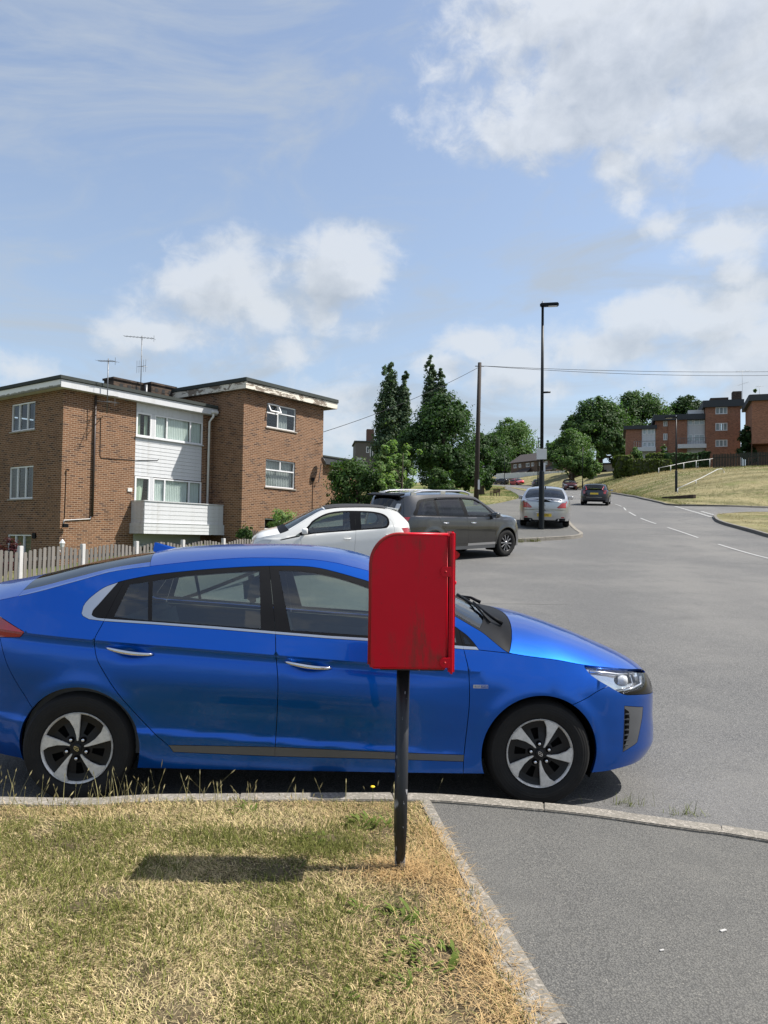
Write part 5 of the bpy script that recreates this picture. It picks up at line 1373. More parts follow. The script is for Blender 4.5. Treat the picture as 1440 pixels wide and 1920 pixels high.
    bpy.context.view_layer.update()
    # lamps on the corner
    q = W_(.12, -.02, 1.95); l = thing('floodlight', 'small dark floodlight on the wall corner of the nearest flats', 'light', q, rz)
    m = MB(); m.box(-.10, .12, -.16, -.08, -.08, .06); m.build('lamp_head', BLACKPL, l, bevel=.015); m = MB(); m.tube([(0, 0, 0), (0, -.10, -.02)], .02, 6); m.build('bracket', BLACKPL, l)
    q = W_(-.02, -.05, 1.15); l = thing('wall_lantern', 'white carriage lantern on the wall corner above the picket fence', 'light', q, rz)
    m = MB(); m.lathe([(.0, .30), (.03, .28), (.11, .16), (.12, .15), (.10, .14), (.06, -.08), (.03, -.14), (.0, -.18)], 6, Matrix.Translation((0, -.16, 0)) @ Matrix.Rotation(RAD(90), 4, 'X')); m.build('lantern_body', UPVC, l)
    m = MB(); m.tube([(0, 0, -.1), (0, -.1, -.2), (0, -.16, -.14)], .015, 6); m.build('bracket', UPVC, l)
    # satellite dish on the wing
    q = W_(11.95, -1.94, 5.0); l = thing('satellite_dish', 'small grey satellite dish near the right edge of the nearest flats', 'dish', q, rz)
    m = MB(); m.tube([(0, 0, -.7), (0, -.15, -.7), (.05, -.25, .2)], .02, 6); m.build('dish_arm', METAL, l)
    m = MB(); m.lathe([(0, .0), (.10, -.01), (.2, -.04), (.24, -.07), (.2, -.035), (.1, .0), (0, .01)], 20, Matrix.Translation((.05, -.33, .25)) @ Matrix.Rotation(RAD(60), 4, 'Z') @ Matrix.Rotation(RAD(-25), 4, 'X')); m.build('dish_face', METAL, l, smooth=True)
    slab(t, 'junction_box', 11.6, 11.78, -1.99, -1.935, 4.35, 4.5, BLACKPL)
    p = MB(); p.tube([(11.7, -1.945, 4.35), (11.68, -1.945, 1.0)], .012, 5); p.build('cable', BLACKPL, t)
    # aerials
    g = 'television aerials on the nearest flats'
    q = W_(1.44, -.55, 6.2); a = aerial('tv_aerial', 'short television aerial on a mast bracketed to the front wall of the nearest flats', q, 2.1, g, [(2.0, .95, 7, .34, RAD(150), 'yagi'), (.45, 1.05, 9, .34, RAD(150), 'yagi')], 0)
    m = MB(); m.tube([(-.2, .5, .15), (0, 0, .15), (0, 0, .7), (.25, .45, .75)], .018, 6); m.build('wall_bracket', METAL, a)
    q = W_(5.22, 2.55, 7.4); aerial('tv_aerial', 'tall television aerial with two antennas on a mast beside the chimney', q, 3.08, g, [(3.0, 1.45, 9, .34, RAD(168), 'yagi'), (1.72, .55, 5, .55, RAD(60), 'grid')], 0)
    return t
def bd_mesh(L, h):
    bd = MB(); bd.add([(x, y, z) for x in (0, L) for y, z in ((0, 0), (-.022, .0), (-.012, h), (0, h))], [(0, 1, 2, 3), (7, 6, 5, 4), (0, 4, 5, 1), (1, 5, 6, 2), (2, 6, 7, 3), (3, 7, 4, 0)])
    return bd.mesh('cladding_board', [UPVC])

def build_far_buildings():
    rz = math.atan2(.812, .583)
    # next block down the terrace, flat roofed
    t = thing('apartment_block', 'lower brown brick block with dark flat roof edge half hidden behind the shrub', 'building', (-11.8+.583*12.6+.812*3.0, 28.05+.812*12.6-.583*3.0, 0), rz)
    # local x along the street, front at y=0
    t.location = (-11.8+.583*15.5-.812*3.0, 28.05+.812*15.5+.583*3.0, 0)
    F = FM('front', 0); hl = (3.57, 4.58, 4.95, 5.73)
    wall(t, F, 0, 6.2, -1.5, 5.95, [hl, (3.57, 5.0, 2.2, 3.3)], BRICK); wall(t, FM('left', 0), 0, 7, -1.5, 5.95, [], BRICK); wall(t, FM('right', 6.2), 0, 7, -1.5, 5.95, [], BRICK); wall(t, FM('back', 7), 0, 6.2, -1.5, 5.95, [], BRICK)
    window(t, F, *hl, bars=(4.0,), curtains=[(3.64, 3.98, 5.0, 5.68, NET, 'net')]); window(t, F, 3.57, 5.0, 2.2, 3.3, bars=(4.2,))
    slab(t, 'fascia', -.35, 6.5, -.35, 7.3, 5.955, 6.36, simple('dark_fascia', (.030, .035, .040), .7)); slab(t, 'roof_edge', -.4, 6.55, -.4, 7.35, 6.362, 6.44, FELT)
    # distant tower block
    Y = 185.; x0, x1 = xat(664, Y), xat(722, Y); zt = zat(x0, Y, 829); z0 = gh(x0, Y)-14
    t = thing('tower_block', 'distant grey brown tower block with white windows beyond the poplars', 'building', (x0, Y, 0), RAD(6))
    Wd = x1-x0; F = FM('front', 0); hs = []
    sp = (zt-zat(x0, Y, 862))/1.0
    fl = 2.75
    rows = []
    for i in range(6):
        z1 = zt-1.0-i*fl*1.0
        if i % 2 == 0: rows += [(Wd*.35+j*Wd*.125, Wd*.35+j*Wd*.125+Wd*.10, z1-1.5-(.9 if 0 < j < 3 else 0), z1) for j in range(4)]
        else: rows += [(Wd*.05+j*Wd*.10, Wd*.05+j*Wd*.10+Wd*.085, z1-1.35, z1) for j in range(2)]+[(Wd*.88, Wd*.97, z1-1.35, z1)]
    wall(t, F, 0, Wd, z0, zt, rows, simple('grey_brick_far', (.105, .092, .083), .9, vary=.15)); wall(t, FM('left', 0), 0, 9, z0, zt, [], simple('grey_brick_far', (.105, .092, .083), .9)); wall(t, FM('right', Wd), 0, 9, z0, zt, [], simple('grey_brick_far', (.105, .092, .083), .9)); wall(t, FM('back', 9), 0, Wd, z0, zt, [], simple('grey_brick_far', (.105, .092, .083), .9))
    for a, b, c, d in rows: window(t, F, a, b, c, d, fw=.16, sill=False, curtains=[(a+.1, b-.1, c+.1, d-.1, NET, 'net')] if random.random() < .5 else ())
    slab(t, 'roof_edge', -.3, Wd+.3, -.3, 9.3, zt+.003, zt+.35, FELT)
    cx = xat(694, Y)-x0; slab(t, 'chimney', cx-.9, cx+.9, 3, 5, zt+.352, zt+3.7, simple('brick_far', (.10, .055, .04), .9))
    # long terrace at the top of the road
    Y = 205.; xa, xb = xat(957, Y), xat(1052, Y+14)
    p0 = (xat(957, 205), 205.0); p1 = (xat(1056, 190), 190.0)
    L_ = math.hypot(p1[0]-p0[0], p1[1]-p0[1]); rz2 = math.atan2(p1[1]-p0[1], p1[0]-p0[0])
    zE = zat(*p0, 868); zB = zE-6.8
    t = thing('terraced_house', 'distant brown brick terrace with dark pitched roof behind a long white wall', 'building', (*p0, 0), rz2)
    F = FM('front', 0); ws = []
    for i in range(4):
        u = .9+i*L_/4; ws += [(u, u+1.3, zE-1.5, zE-.5), (u+1.9, u+2.9, zE-1.45, zE-.5)] if u+3 < L_ else []
        ws += [(u+.3, u+1.9, zE-4.4, zE-3.0)] if u+2 < L_ else []
    wall(t, F, 0, L_, zB, zE, ws, BRICKB)
    for w_ in ws: window(t, F, *w_, bars=((w_[0]+w_[1])/2,), fw=.11, sill=False, curtains=[(w_[0]+.1, w_[1]-.1, w_[2]+.1, w_[3]-.1, NET, 'net')] if random.random() < .6 else ())
    for kx, yy in (('left', 0), ('right', L_)): wall(t, FM(kx, yy), 0, 8, zB, zE, [], BRICKB)
    wall(t, FM('back', 8), 0, L_, zB, zE, [], BRICKB)
    TILE = simple('dark_tiles', (.042, .034, .033), .85, vary=.3, vscale=3)
    r = MB(); r.add([(-.4, -.4, zE-.05), (L_+.4, -.4, zE-.05), (L_+.4, 4, zE+2.5), (-.4, 4, zE+2.5), (-.4, 8.4, zE-.05), (L_+.4, 8.4, zE-.05), (-.4, -.4, zE-.2), (L_+.4, -.4, zE-.2)], [(0, 1, 2, 3), (3, 2, 5, 4), (0, 3, 4), (1, 5, 2), (6, 7, 1, 0)]); r.build('roof', TILE, t)
    for u in (3.4, L_*.72):
        po = MB(); po.box(u, u+4.6, -2.2, -.003, zB, zE-3.1); p_ = po.build('porch', BRICKB, t); rr = MB(); rr.add([(u-.3, -2.5, zE-3.1), (u+4.9, -2.5, zE-3.1), (u+4.0, -.004, zE-1.8), (u+.6, -.004, zE-1.8)], [(0, 1, 2, 3)]); rr.build('porch_roof', TILE, p_)
        slab(p_, 'porch_window', u+.5, u+2.0, -2.24, -2.205, zE-4.6, zE-3.4, FRAMEW); slab(p_, 'porch_door', u+2.7, u+3.6, -2.24, -2.205, zB, zE-3.4, ROOM_SHADE)
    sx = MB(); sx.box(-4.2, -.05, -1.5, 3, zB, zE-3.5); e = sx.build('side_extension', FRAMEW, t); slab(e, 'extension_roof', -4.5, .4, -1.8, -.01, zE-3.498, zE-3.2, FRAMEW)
    for i in range(2): slab(e, 'extension_window', -3.8+i*1.9, -2.5+i*1.9, -1.53, -1.503, zE-5.2, zE-3.9, HGLASS if False else ROOM_SHADE)
    # white wall before the terrace, with dark base
    q0, q1 = (xat(930, 192), 192.0), (xat(1062, 176), 176.0); Lw = math.hypot(q1[0]-q0[0], q1[1]-q0[1]); rw = math.atan2(q1[1]-q0[1], q1[0]-q0[0])
    wt = thing('garden_wall', 'long white garden wall below the distant terrace', 'wall', (*q0, 0), rw)
    za, zc_ = zat(*q0, 897), zat(*q1, 889); zt0, zt1 = zat(*q0, 888), zat(*q1, 882)
    n = 9
    for i in range(n):
        u0, u1 = Lw*i/n, Lw*(i+1)/n-.06; f0, f1 = i/n, (i+1)/n
        bm_ = MB(); zt = zt0+(zt1-zt0)*(f0+f1)/2; zz = za+(zc_-za)*(f0+f1)/2
        bm_.box(u0, u1, -.1, .1, zz-.2, zt); bm_.build('wall_panel', simple('white_render', (.62, .62, .58), .8, vary=.12, vscale=1.5), wt)
    rb = MB(); rb.box(0, Lw, -.35, .30, za-9, za-.3); rb.build('retaining_wall', BRICKD, wt)

def build_right_flats():
    """stepped red brick flats along the top of the right bank"""
    Y0 = 121.0
    rz = RAD(-17)
    xL = xat(1174, Y0)
    t = thing('apartment_block', 'distant red brick flats with white balcony bays stepping up the right hand hill', 'building', (xL, Y0, 0), rz)
    c, s = math.cos(rz), math.sin(rz)
    def at(px, py, v=0.0):
        """local x and height on the facade plane seen at a pixel"""
        d = ray(px, py); n = np.array([-s, c, 0]); p0 = np.array([xL, Y0, 0])-n*v*1.0
        p = CC+d*(((p0-CC)@n)/(d@n)); q = p-np.array([xL, Y0, 0]); return float(q[0]*c+q[1]*s), float(p[2])
    F = FM('front', 0); z4 = 4.235
    def Q(x, y, v=0): return at(1100+x/z4, 720+y/z4, v)
    zg = Q(640, 700)[1]-3
    cur = []
    def W4(holes): return holes
    # section 1: low left part, its bay, the stair part, second bay, tall gable block
    xs = [Q(312, 400)[0], Q(437, 400)[0], Q(547, 400)[0], Q(648, 400)[0], Q(796, 400)[0], Q(945, 400)[0]]
    zr1, zr2, zr3 = Q(430, 352)[1], Q(700, 285)[1], Q(1080, 170, 1.2)[1]
    wall(t, F, xs[0], xs[1], zg, zr1, [], BRICKR)
    h = [(Q(608, 290)[0], Q(648, 290)[0]-.12, Q(620, 335)[1], Q(620, 292)[1]), (Q(608, 390)[0], Q(648, 390)[0]-.12, Q(620, 445)[1], Q(620, 393)[1]), (Q(604, 500)[0], Q(646, 500)[0]-.15, Q(620, 545)[1], Q(620, 500)[1])]
    wall(t, F, xs[2], xs[3], zg, zr2, h, BRICKR); 
    for a in h: window(t, F, *a, bars=((a[0]+a[1])/2,), fw=.10, curtains=[(a[0]+.1, a[1]-.1, a[2]+.1, a[3]-.1, NET, 'net')])
    F2 = FM('front', -.35); wall(t, F2, xs[3], xs[4], zg, zr2, [], BRICKR); wall(t, FM('left', xs[3]), -.35, 0, zg, zr2, [], BRICKR)
    # bays
    for (a, b, rows, zt) in ((xs[1], xs[2], [(350, 400), (460, 540)], zr1), (xs[4], xs[5], [(275, 325), (400, 460)], zr2)):
        mid = (a+b)/2; py = 350
        def zpx(y): 
            u = (a+b)/2
            lo = Q(480 if a == xs[1] else 870, y); return lo[1]
        slab(t, 'bay_panel', a+.02, b-.02, .10, .16, zg, zt, UPVC)
        for i, (y1, y2) in enumerate(rows):
            w0, w1, zz0, zz1 = a+.12, b-.12, zpx(y2), zpx(y1)
            if i == 1: zz0 = zpx(rows[1][1]-40 if a == xs[1] else 455)
            window(t, FM('front', .10), w0, w0+(b-a)*.28, zz0, zz1, fw=.10, sill=False, inset=-.04, curtains=[(w0+.1, w0+(b-a)*.2, zz0+.1, zz1-.1, NET, 'net')])
            window(t, FM('front', .10), w0+(b-a)*.34, w1, zz0, zz1, bars=(w0+(b-a)*.62,), fw=.10, sill=False, inset=-.04, curtains=[(w0+(b-a)*.4, w1-.3, zz0+.1, zz1-.1, BLIND, 'blind')])
        # boards between the windows
        z0, z1 = zpx(rows[1][0])+.15, zpx(rows[0][1])-.12; bm_ = bd_mesh(b-a-.1, .28)
        k_ = int((z1-z0)/.29)
        for i in range(k_): link('cladding_board', bm_, t, (a+.05, .095, z0+i*(z1-z0)/k_))
        zf = zpx(540 if a == xs[1] else 515); bal = empty('balcony'); bal.parent = t
        slab(bal, 'balcony_slab', a-1.4 if a != xs[1] else a-1.2, b-.02, -1.3, .09, zf, zf+.62, UPVC)
        x0 = a-1.35 if a != xs[1] else a-1.15; rl = MB(); zt_ = zf+1.55
        rl.tube([(x0, -1.22, zt_), (b-.1, -1.22, zt_)], .04, 6); n_ = int((b-x0)/.35)
        bars = MB()
        for i in range(n_+1): bars.tube([(x0+(b-.1-x0)*i/n_, -1.22, zf+.6), (x0+(b-.1-x0)*i/n_, -1.22, zt_)], .018, 4)
        rl.build('rail', METAL, bal); struct(bars.build('balusters', METAL if a != xs[1] else UPVC, bal), 'stuff')
    # gable block
    v = 1.2; Fg = FM('front', -v); a, b = Q(945, 300, v)[0], Q(1222, 300, v)[0]
    hw = [(Q(1022, y1, v)[0], Q(1118, y1, v)[0], Q(1070, y2, v)[1], Q(1070, y1, v)[1]) for y1, y2 in ((182, 238), (308, 370), (442, 497))]
    wall(t, Fg, a, b, zg, zr3, hw, BRICKR); wall(t, FM('left', a), -v, 9, zg, zr3, [], BRICKR)
    for q in hw: window(t, Fg, *q, bars=(q[0]+(q[1]-q[0])/3, q[0]+(q[1]-q[0])*2/3), fw=.11, curtains=[(q[0]+.1, q[0]+.8, q[2]+.1, q[3]-.1, NET, 'net'), (q[1]-.8, q[1]-.1, q[2]+.1, q[3]-.1, NET, 'net')])
    # return wall with its white bay, going back to the right
    wr = FM('right', b); wall(t, wr, -v, 3.4, zg, zr3-.6, [], BRICKR); wall(t, wr, 5.9, 11, zg, zr3-.6, [], BRICKR)
    slab(t, 'bay_panel', b-.3, b-.02, 3.42, 5.88, zg, zr3-.7, UPVC)
    window(t, FM('right', b), 3.5, 5.8, zr3-3.0, zr3-1.2, bars=(4.2, 5.0), fw=.12, inset=-.02, sill=False)
    wall(t, FM('back', 11), xs[0], b, zg, zr1, [], BRICKR); wall(t, FM('left', xs[0]), 0, 11, zg, zr1, [], BRICKR); wall(t, FM('left', xs[2]), 0, 9, zr1-1, zr2, [], BRICKR)
    DF = simple('dark_fascia', (.030, .035, .040), .7)
    slab(t, 'roof_edge', xs[0]-.4, xs[2]+.2, -.4, 11, zr1-.15, zr1+.42, DF); slab(t, 'roof_edge', xs[2]-.4, xs[5]-.1, -.75, 10.5, zr2-.10, zr2+.75, DF); slab(t, 'roof_edge', a-.4, b+.45, -v-.45, 11, zr3-.25, zr3+.78, DF)
    slab(t, 'parapet', xs[4], xs[5]-.15, -.3, 3, zr2+.752, zr2+1.9, UPVC) if False else slab(t, 'rooflight', xs[4]+.2, xs[5]-.2, .4, 1.2, zr2+.752, zr2+1.5, UPVC)
    cx = (a+b)/2
    for u, w_, hh in ((a+1.0, 2.6, 1.0), (a+4.2, 1.3, 1.9), (a+6.6, 3.0, 1.3)):
        cm = MB(); cm.box(u, u+w_, 2, 3.4, zr3+.782, zr3+.78+hh); co = cm.build('chimney', BRICKD, t)
    bpy.context.view_layer.update()
    q = t.matrix_world @ Vector((a+5.6, 2.2, zr3+.8)); aerial('tv_aerial', 'tall television aerial above the right hand red brick flats', q, 5.2, 'television aerials on the far flats', [(5.0, 2.6, 8, .7, RAD(20), 'yagi'), (3.0, 1.8, 5, .8, RAD(-60), 'yagi')])
    q = t.matrix_world @ Vector((a+8.0, 2.2, zr3+.8)); aerial('tv_aerial', 'small television aerial above the right hand red brick flats', q, 2.6, 'television aerials on the far flats', [(2.5, 1.2, 6, .6, RAD(20), 'yagi')])
    # nearer block at the frame's edge
    Yb = 104.; xa = xat(1411, Yb); zt = zat(xa, Yb, 750); zb = zat(xa, Yb, 832); zg2 = zat(xa, Yb, 890)
    t2 = thing('apartment_block', 'red brick block with dark roof edge at the right edge of the picture', 'building', (xa, Yb, 0), RAD(-20))
    F = FM('front', 0)
    wall(t2, F, 0, 11, zb, zt-.1, [(6.5, 8.6, zb+2.5, zb+3.9)], BRICKR); wall(t2, FM('left', 0), 0, 9, zg2-2, zt-.1, [], BRICKR); wall(t2, FM('right', 11), 0, 9, zg2-2, zt-.1, [], BRICKR); wall(t2, FM('back', 9), 0, 11, zg2-2, zt-.1, [], BRICKR)
    window(t2, F, 6.5, 8.6, zb+2.5, zb+3.9, bars=(7.2, 7.9), fw=.1)
    slab(t2, 'roof_edge', -.45, 11.4, -.45, 9.4, zt-.15, zt+.62, DF); slab(t2, 'undercroft_back', .1, 10.9, 3.0, 3.2, zg2-2, zb, BRICKR); slab(t2, 'undercroft_ceiling', .02, 10.98, .02, 3.0, zb-.004, zb+.10, BRICKR)
    m = MB(); m.box(7.6, 8.2, .2, .8, zg2-2, zb); m.build('pier', BRICKR, t2)
    # garages hidden behind the trees: a pale low building
    Yc = 150.; xc = xat(1115, Yc); zc_ = zat(xc, Yc, 896)
    t3 = thing('garage', 'low pale garage with dark doorway under the big dark trees', 'building', (xc, Yc, zc_-2.0), RAD(-12))
    m = MB(); m.box(0, 3.2, 0, 5, 0, 4.6); m.build('wall', simple('pale_render', (.40, .37, .32), .9, vary=.1), t3); slab(t3, 'door', .8, 2.2, -.04, -.003, 0, 3.6, ROOM_SHADE)
    m = MB(); m.box(3.3, 6.0, 0, 5, 0, 4.3); m.build('wall', simple('pale_render', (.40, .37, .32), .9), t3); slab(t3, 'roof_edge', -.3, 6.3, -.3, 5.3, 4.61, 4.9, DF)
# ------------------------------------------------------------------ vegetation
def leaf_mat(name, col, trans=.35, rough=.55):
    def f(k):
        at = k.n('ShaderNodeAttribute', attribute_name='Col').outputs['Color']
        c = k.mix(1.0, (*col, 1), at, 'MULTIPLY')
        b = pbsdf(k, c, rough, 0, .12)
        t = k.n('ShaderNodeBsdfTranslucent', {0: k.mix(1.0, c, (1.2, 1.5, .6, 1), 'MULTIPLY')}).outputs[0]
        return k.n('ShaderNodeMixShader', {0: trans, 1: b, 2: t}).outputs[0]
    return mat(name, f)
LEAFX = leaf_mat('chestnut_leaves', (.058, .10, .036))
BARK = simple('bark', (.075, .058, .042), .95, vary=.4, vscale=8)
LEAFD = leaf_mat('sycamore_leaves', (.040, .076, .027)); LEAFP = leaf_mat('poplar_leaves', (.075, .112, .062)); LEAFM = leaf_mat('maple_leaves', (.082, .135, .046))
LEAFL = leaf_mat('young_leaves', (.16, .235, .085)); LEAFS = leaf_mat('shrub_leaves', (.055, .098, .030)); LEAFY = leaf_mat('hedge_leaves', (.075, .098, .022)); LEAFR = leaf_mat('purple_leaves', (.075, .022, .028))
def leaf_cloud(r, blobs, n, size, clump=.16, flat=.35, tone=(.6, 1.35), ncl=None, shape=None, cl_fine=False):
    """leaf blades gathered in clumps over the given ellipsoids (cx,cy,cz,rx,ry,rz)"""
    B = np.array(blobs, float); vol = (B[:, 3]*B[:, 4]*B[:, 5])**(2/3); pr = vol/vol.sum()
    K = ncl or max(70, n//(30 if cl_fine else 55))
    bi = r.choice(len(B), K, p=pr); d = r.normal(size=(K, 3)); d /= np.linalg.norm(d, axis=1)[:, None]
    d[:, 2] = np.where(d[:, 2] < -.55, -d[:, 2], d[:, 2])
    rad = .62+.42*r.random(K)**.6
    if shape == 'box':
        d = r.uniform(-1, 1, (K, 3)); ax = r.integers(0, 3, K); sg = np.where(r.random(K) < .5, -1, 1); d[np.arange(K), ax] = sg; rad = .93+.07*r.random(K)
    cc = B[bi, :3]+d*B[bi, 3:]*rad[:, None]
    csz = (B[bi, 3:].min(1))*clump*(1.0+.9*r.random(K))
    ci = r.integers(0, K, n); o = r.normal(size=(n, 3)); o /= np.linalg.norm(o, axis=1)[:, None]; rr_ = r.random(n)**.45
    P = cc[ci]+o*(csz[ci]*rr_)[:, None]*[1, 1, .8]
    nrm = .75*o+.6*d[ci]+[0, 0, flat]+.55*r.normal(size=(n, 3)); nrm /= np.linalg.norm(nrm, axis=1)[:, None]
    t = np.cross(nrm, r.normal(size=(n, 3))); t /= np.linalg.norm(t, axis=1)[:, None]; b = np.cross(nrm, t)
    s = (size*(.6+.8*r.random(n)))[:, None]
    V = np.stack([P-t*s*.55, P+b*s*.36+nrm*s*.10, P+t*s*.55, P-b*s*.36+nrm*s*.10], 1).reshape(-1, 3)
    F_ = np.arange(n*4).reshape(n, 4)
    g = (tone[0]+(tone[1]-tone[0])*(.5*r.random(n)+.5*r.random(K)[ci]))
    hue = r.normal(0, .07, n); col = np.stack([g*(1+hue), g, g*(1-hue*.5)], -1)
    return V, F_, np.repeat(col, 4, 0)
def tree(name, label, x, y, base, blobs, n, size, lm, seed, trunk=.3, th=None, group=None, clump=.16, cat='tree', tone=(.6, 1.35), limbs=7, lean=0.0):
    r = np.random.default_rng(seed)
    t = thing(name, label, cat, (x, y, base), 0, group)
    V, F_, c = leaf_cloud(r, blobs, n, size, clump, tone=tone, cl_fine=name == 'poplar_tree'); link('crown', np_mesh('crown', V, F_, lm, 4, c), t)
    B = np.array(blobs); top = (B[:, 2]+B[:, 5]).max(); lowest = (B[:, 2]-B[:, 5]).min()
    mb = MB(); zt = th or top*.75; pts = []; rs = []
    for i in range(8):
        f = i/7; pts.append((lean*f*zt*.1+.04*zt*math.sin(f*3+seed)*f*.4, .03*zt*math.sin(f*2.3+seed*2)*f*.4, -.3+f*(zt+.3))); rs.append(trunk*(1.25-1.08*f) if i else trunk*1.5)
    mb.tube(pts, rs, 9); mb.build('trunk', BARK, t, smooth=True)
    for i in range(limbs):
        k = 2+int(4*i/limbs); p = Vector(pts[k]); q = B[r.integers(0, len(B))]; e = Vector(q[:3])+Vector(r.normal(size=3)*q[3:]*.35)
        if e.z < p.z: e.z = p.z+abs(e.z-p.z)*.3+.3
        m = p.lerp(e, .5)+Vector((0, 0, -.08*(e-p).length)); lb = MB(); lb.tube([p, m, e], [rs[k]*.55, rs[k]*.36, rs[k]*.1], 6); lb.build('limb', BARK, t, smooth=True)
    return t
def px_tree(name, label, pl, pr, ptop, Y, n, size, lm, seed, kind='round', clear=.12, **kw):
    """tree whose crown spans the given columns of the photograph at depth Y"""
    xl, xr = xat(pl, Y), xat(pr, Y); x = (xl+xr)/2; w = (xr-xl); z0 = gh(x, Y); ht = zat(x, Y, ptop)-z0; r = np.random.default_rng(seed+100); bl = []
    if kind == 'round':
        cb = ht*clear; ch = ht-cb
        for i in range(20):
            a = 2.39996*i+r.uniform(-.3, .3); f = .06+.94*((i*.618) % 1.0); q = math.sqrt(max(0.05, 1-(f*1.0-.42)**2/.36))
            rr = w/2*.43*q*r.uniform(.7, 1.15); d = max(0, w/2*q*1.16-rr)
            bl.append((d*math.cos(a), d*math.sin(a), cb+ch*f*.92, rr*1.15, rr*1.15, min(rr*1.0, ch*.3)))
        bl.append((0, 0, cb+ch*.46, w*.42, w*.42, ch*.46)); bl.append((r.uniform(-.1, .1)*w, 0, cb+ch*.82, w*.2, w*.2, ch*.18))
    elif kind == 'poplar':
        for (dx, wf, top) in kw.pop('spires'):
            for i in range(22):
                f = .10+.885*i/21; g = (1-abs(f-.38)/.66)**.55 if f > .38 else (.55+.45*f/.38)
                rr = w*wf*.66*max(.17, g)*r.uniform(.85, 1.15)
                bl.append((dx*w+r.uniform(-.10, .10)*w*wf, r.uniform(-.1, .1)*w*wf, ht*top*f, rr, rr, ht*top*.06))
    elif kind == 'bush':
        for i in range(9):
            a = r.uniform(0, 2*math.pi); f = r.uniform(.05, .95); rr = w/2*.42*r.uniform(.7, 1.1); d = (w/2-rr)*math.sqrt(max(.08, 1-f*f*.8))
            bl.append((d*math.cos(a), d*math.sin(a), ht*f*.8+.05*ht, rr, rr, ht*.20))
        bl.append((0, 0, ht*.45, w*.36, w*.36, ht*.48))
    elif kind == 'spray':                                   # young tree: leafy rods
        for i in range(15):
            a = r.uniform(0, 2*math.pi); d = w/2*r.uniform(.1, .95)**.8; h_ = ht*(1-.62*(d/(w/2))**1.3)*r.uniform(.85, 1.0)
            for j in range(5): f = .30+.68*j/4; bl.append((d*math.cos(a)*f, d*math.sin(a)*f, h_*f, w*.062*(1.25-f*.55), w*.062*(1.25-f*.55), h_*.13))
    elif kind == 'conifer':
        for i in range(9):
            f = i/8
            for j in range(3): a = r.uniform(0, 6.3); d = w*.30*(1-f*.8); bl.append((d*math.cos(a), d*math.sin(a), ht*(.3+.68*f), w*.2*(1-f*.6), w*.2*(1-f*.6), ht*.05))
    return tree(name, label, x, Y, z0, bl, n, size, lm, seed, **kw)

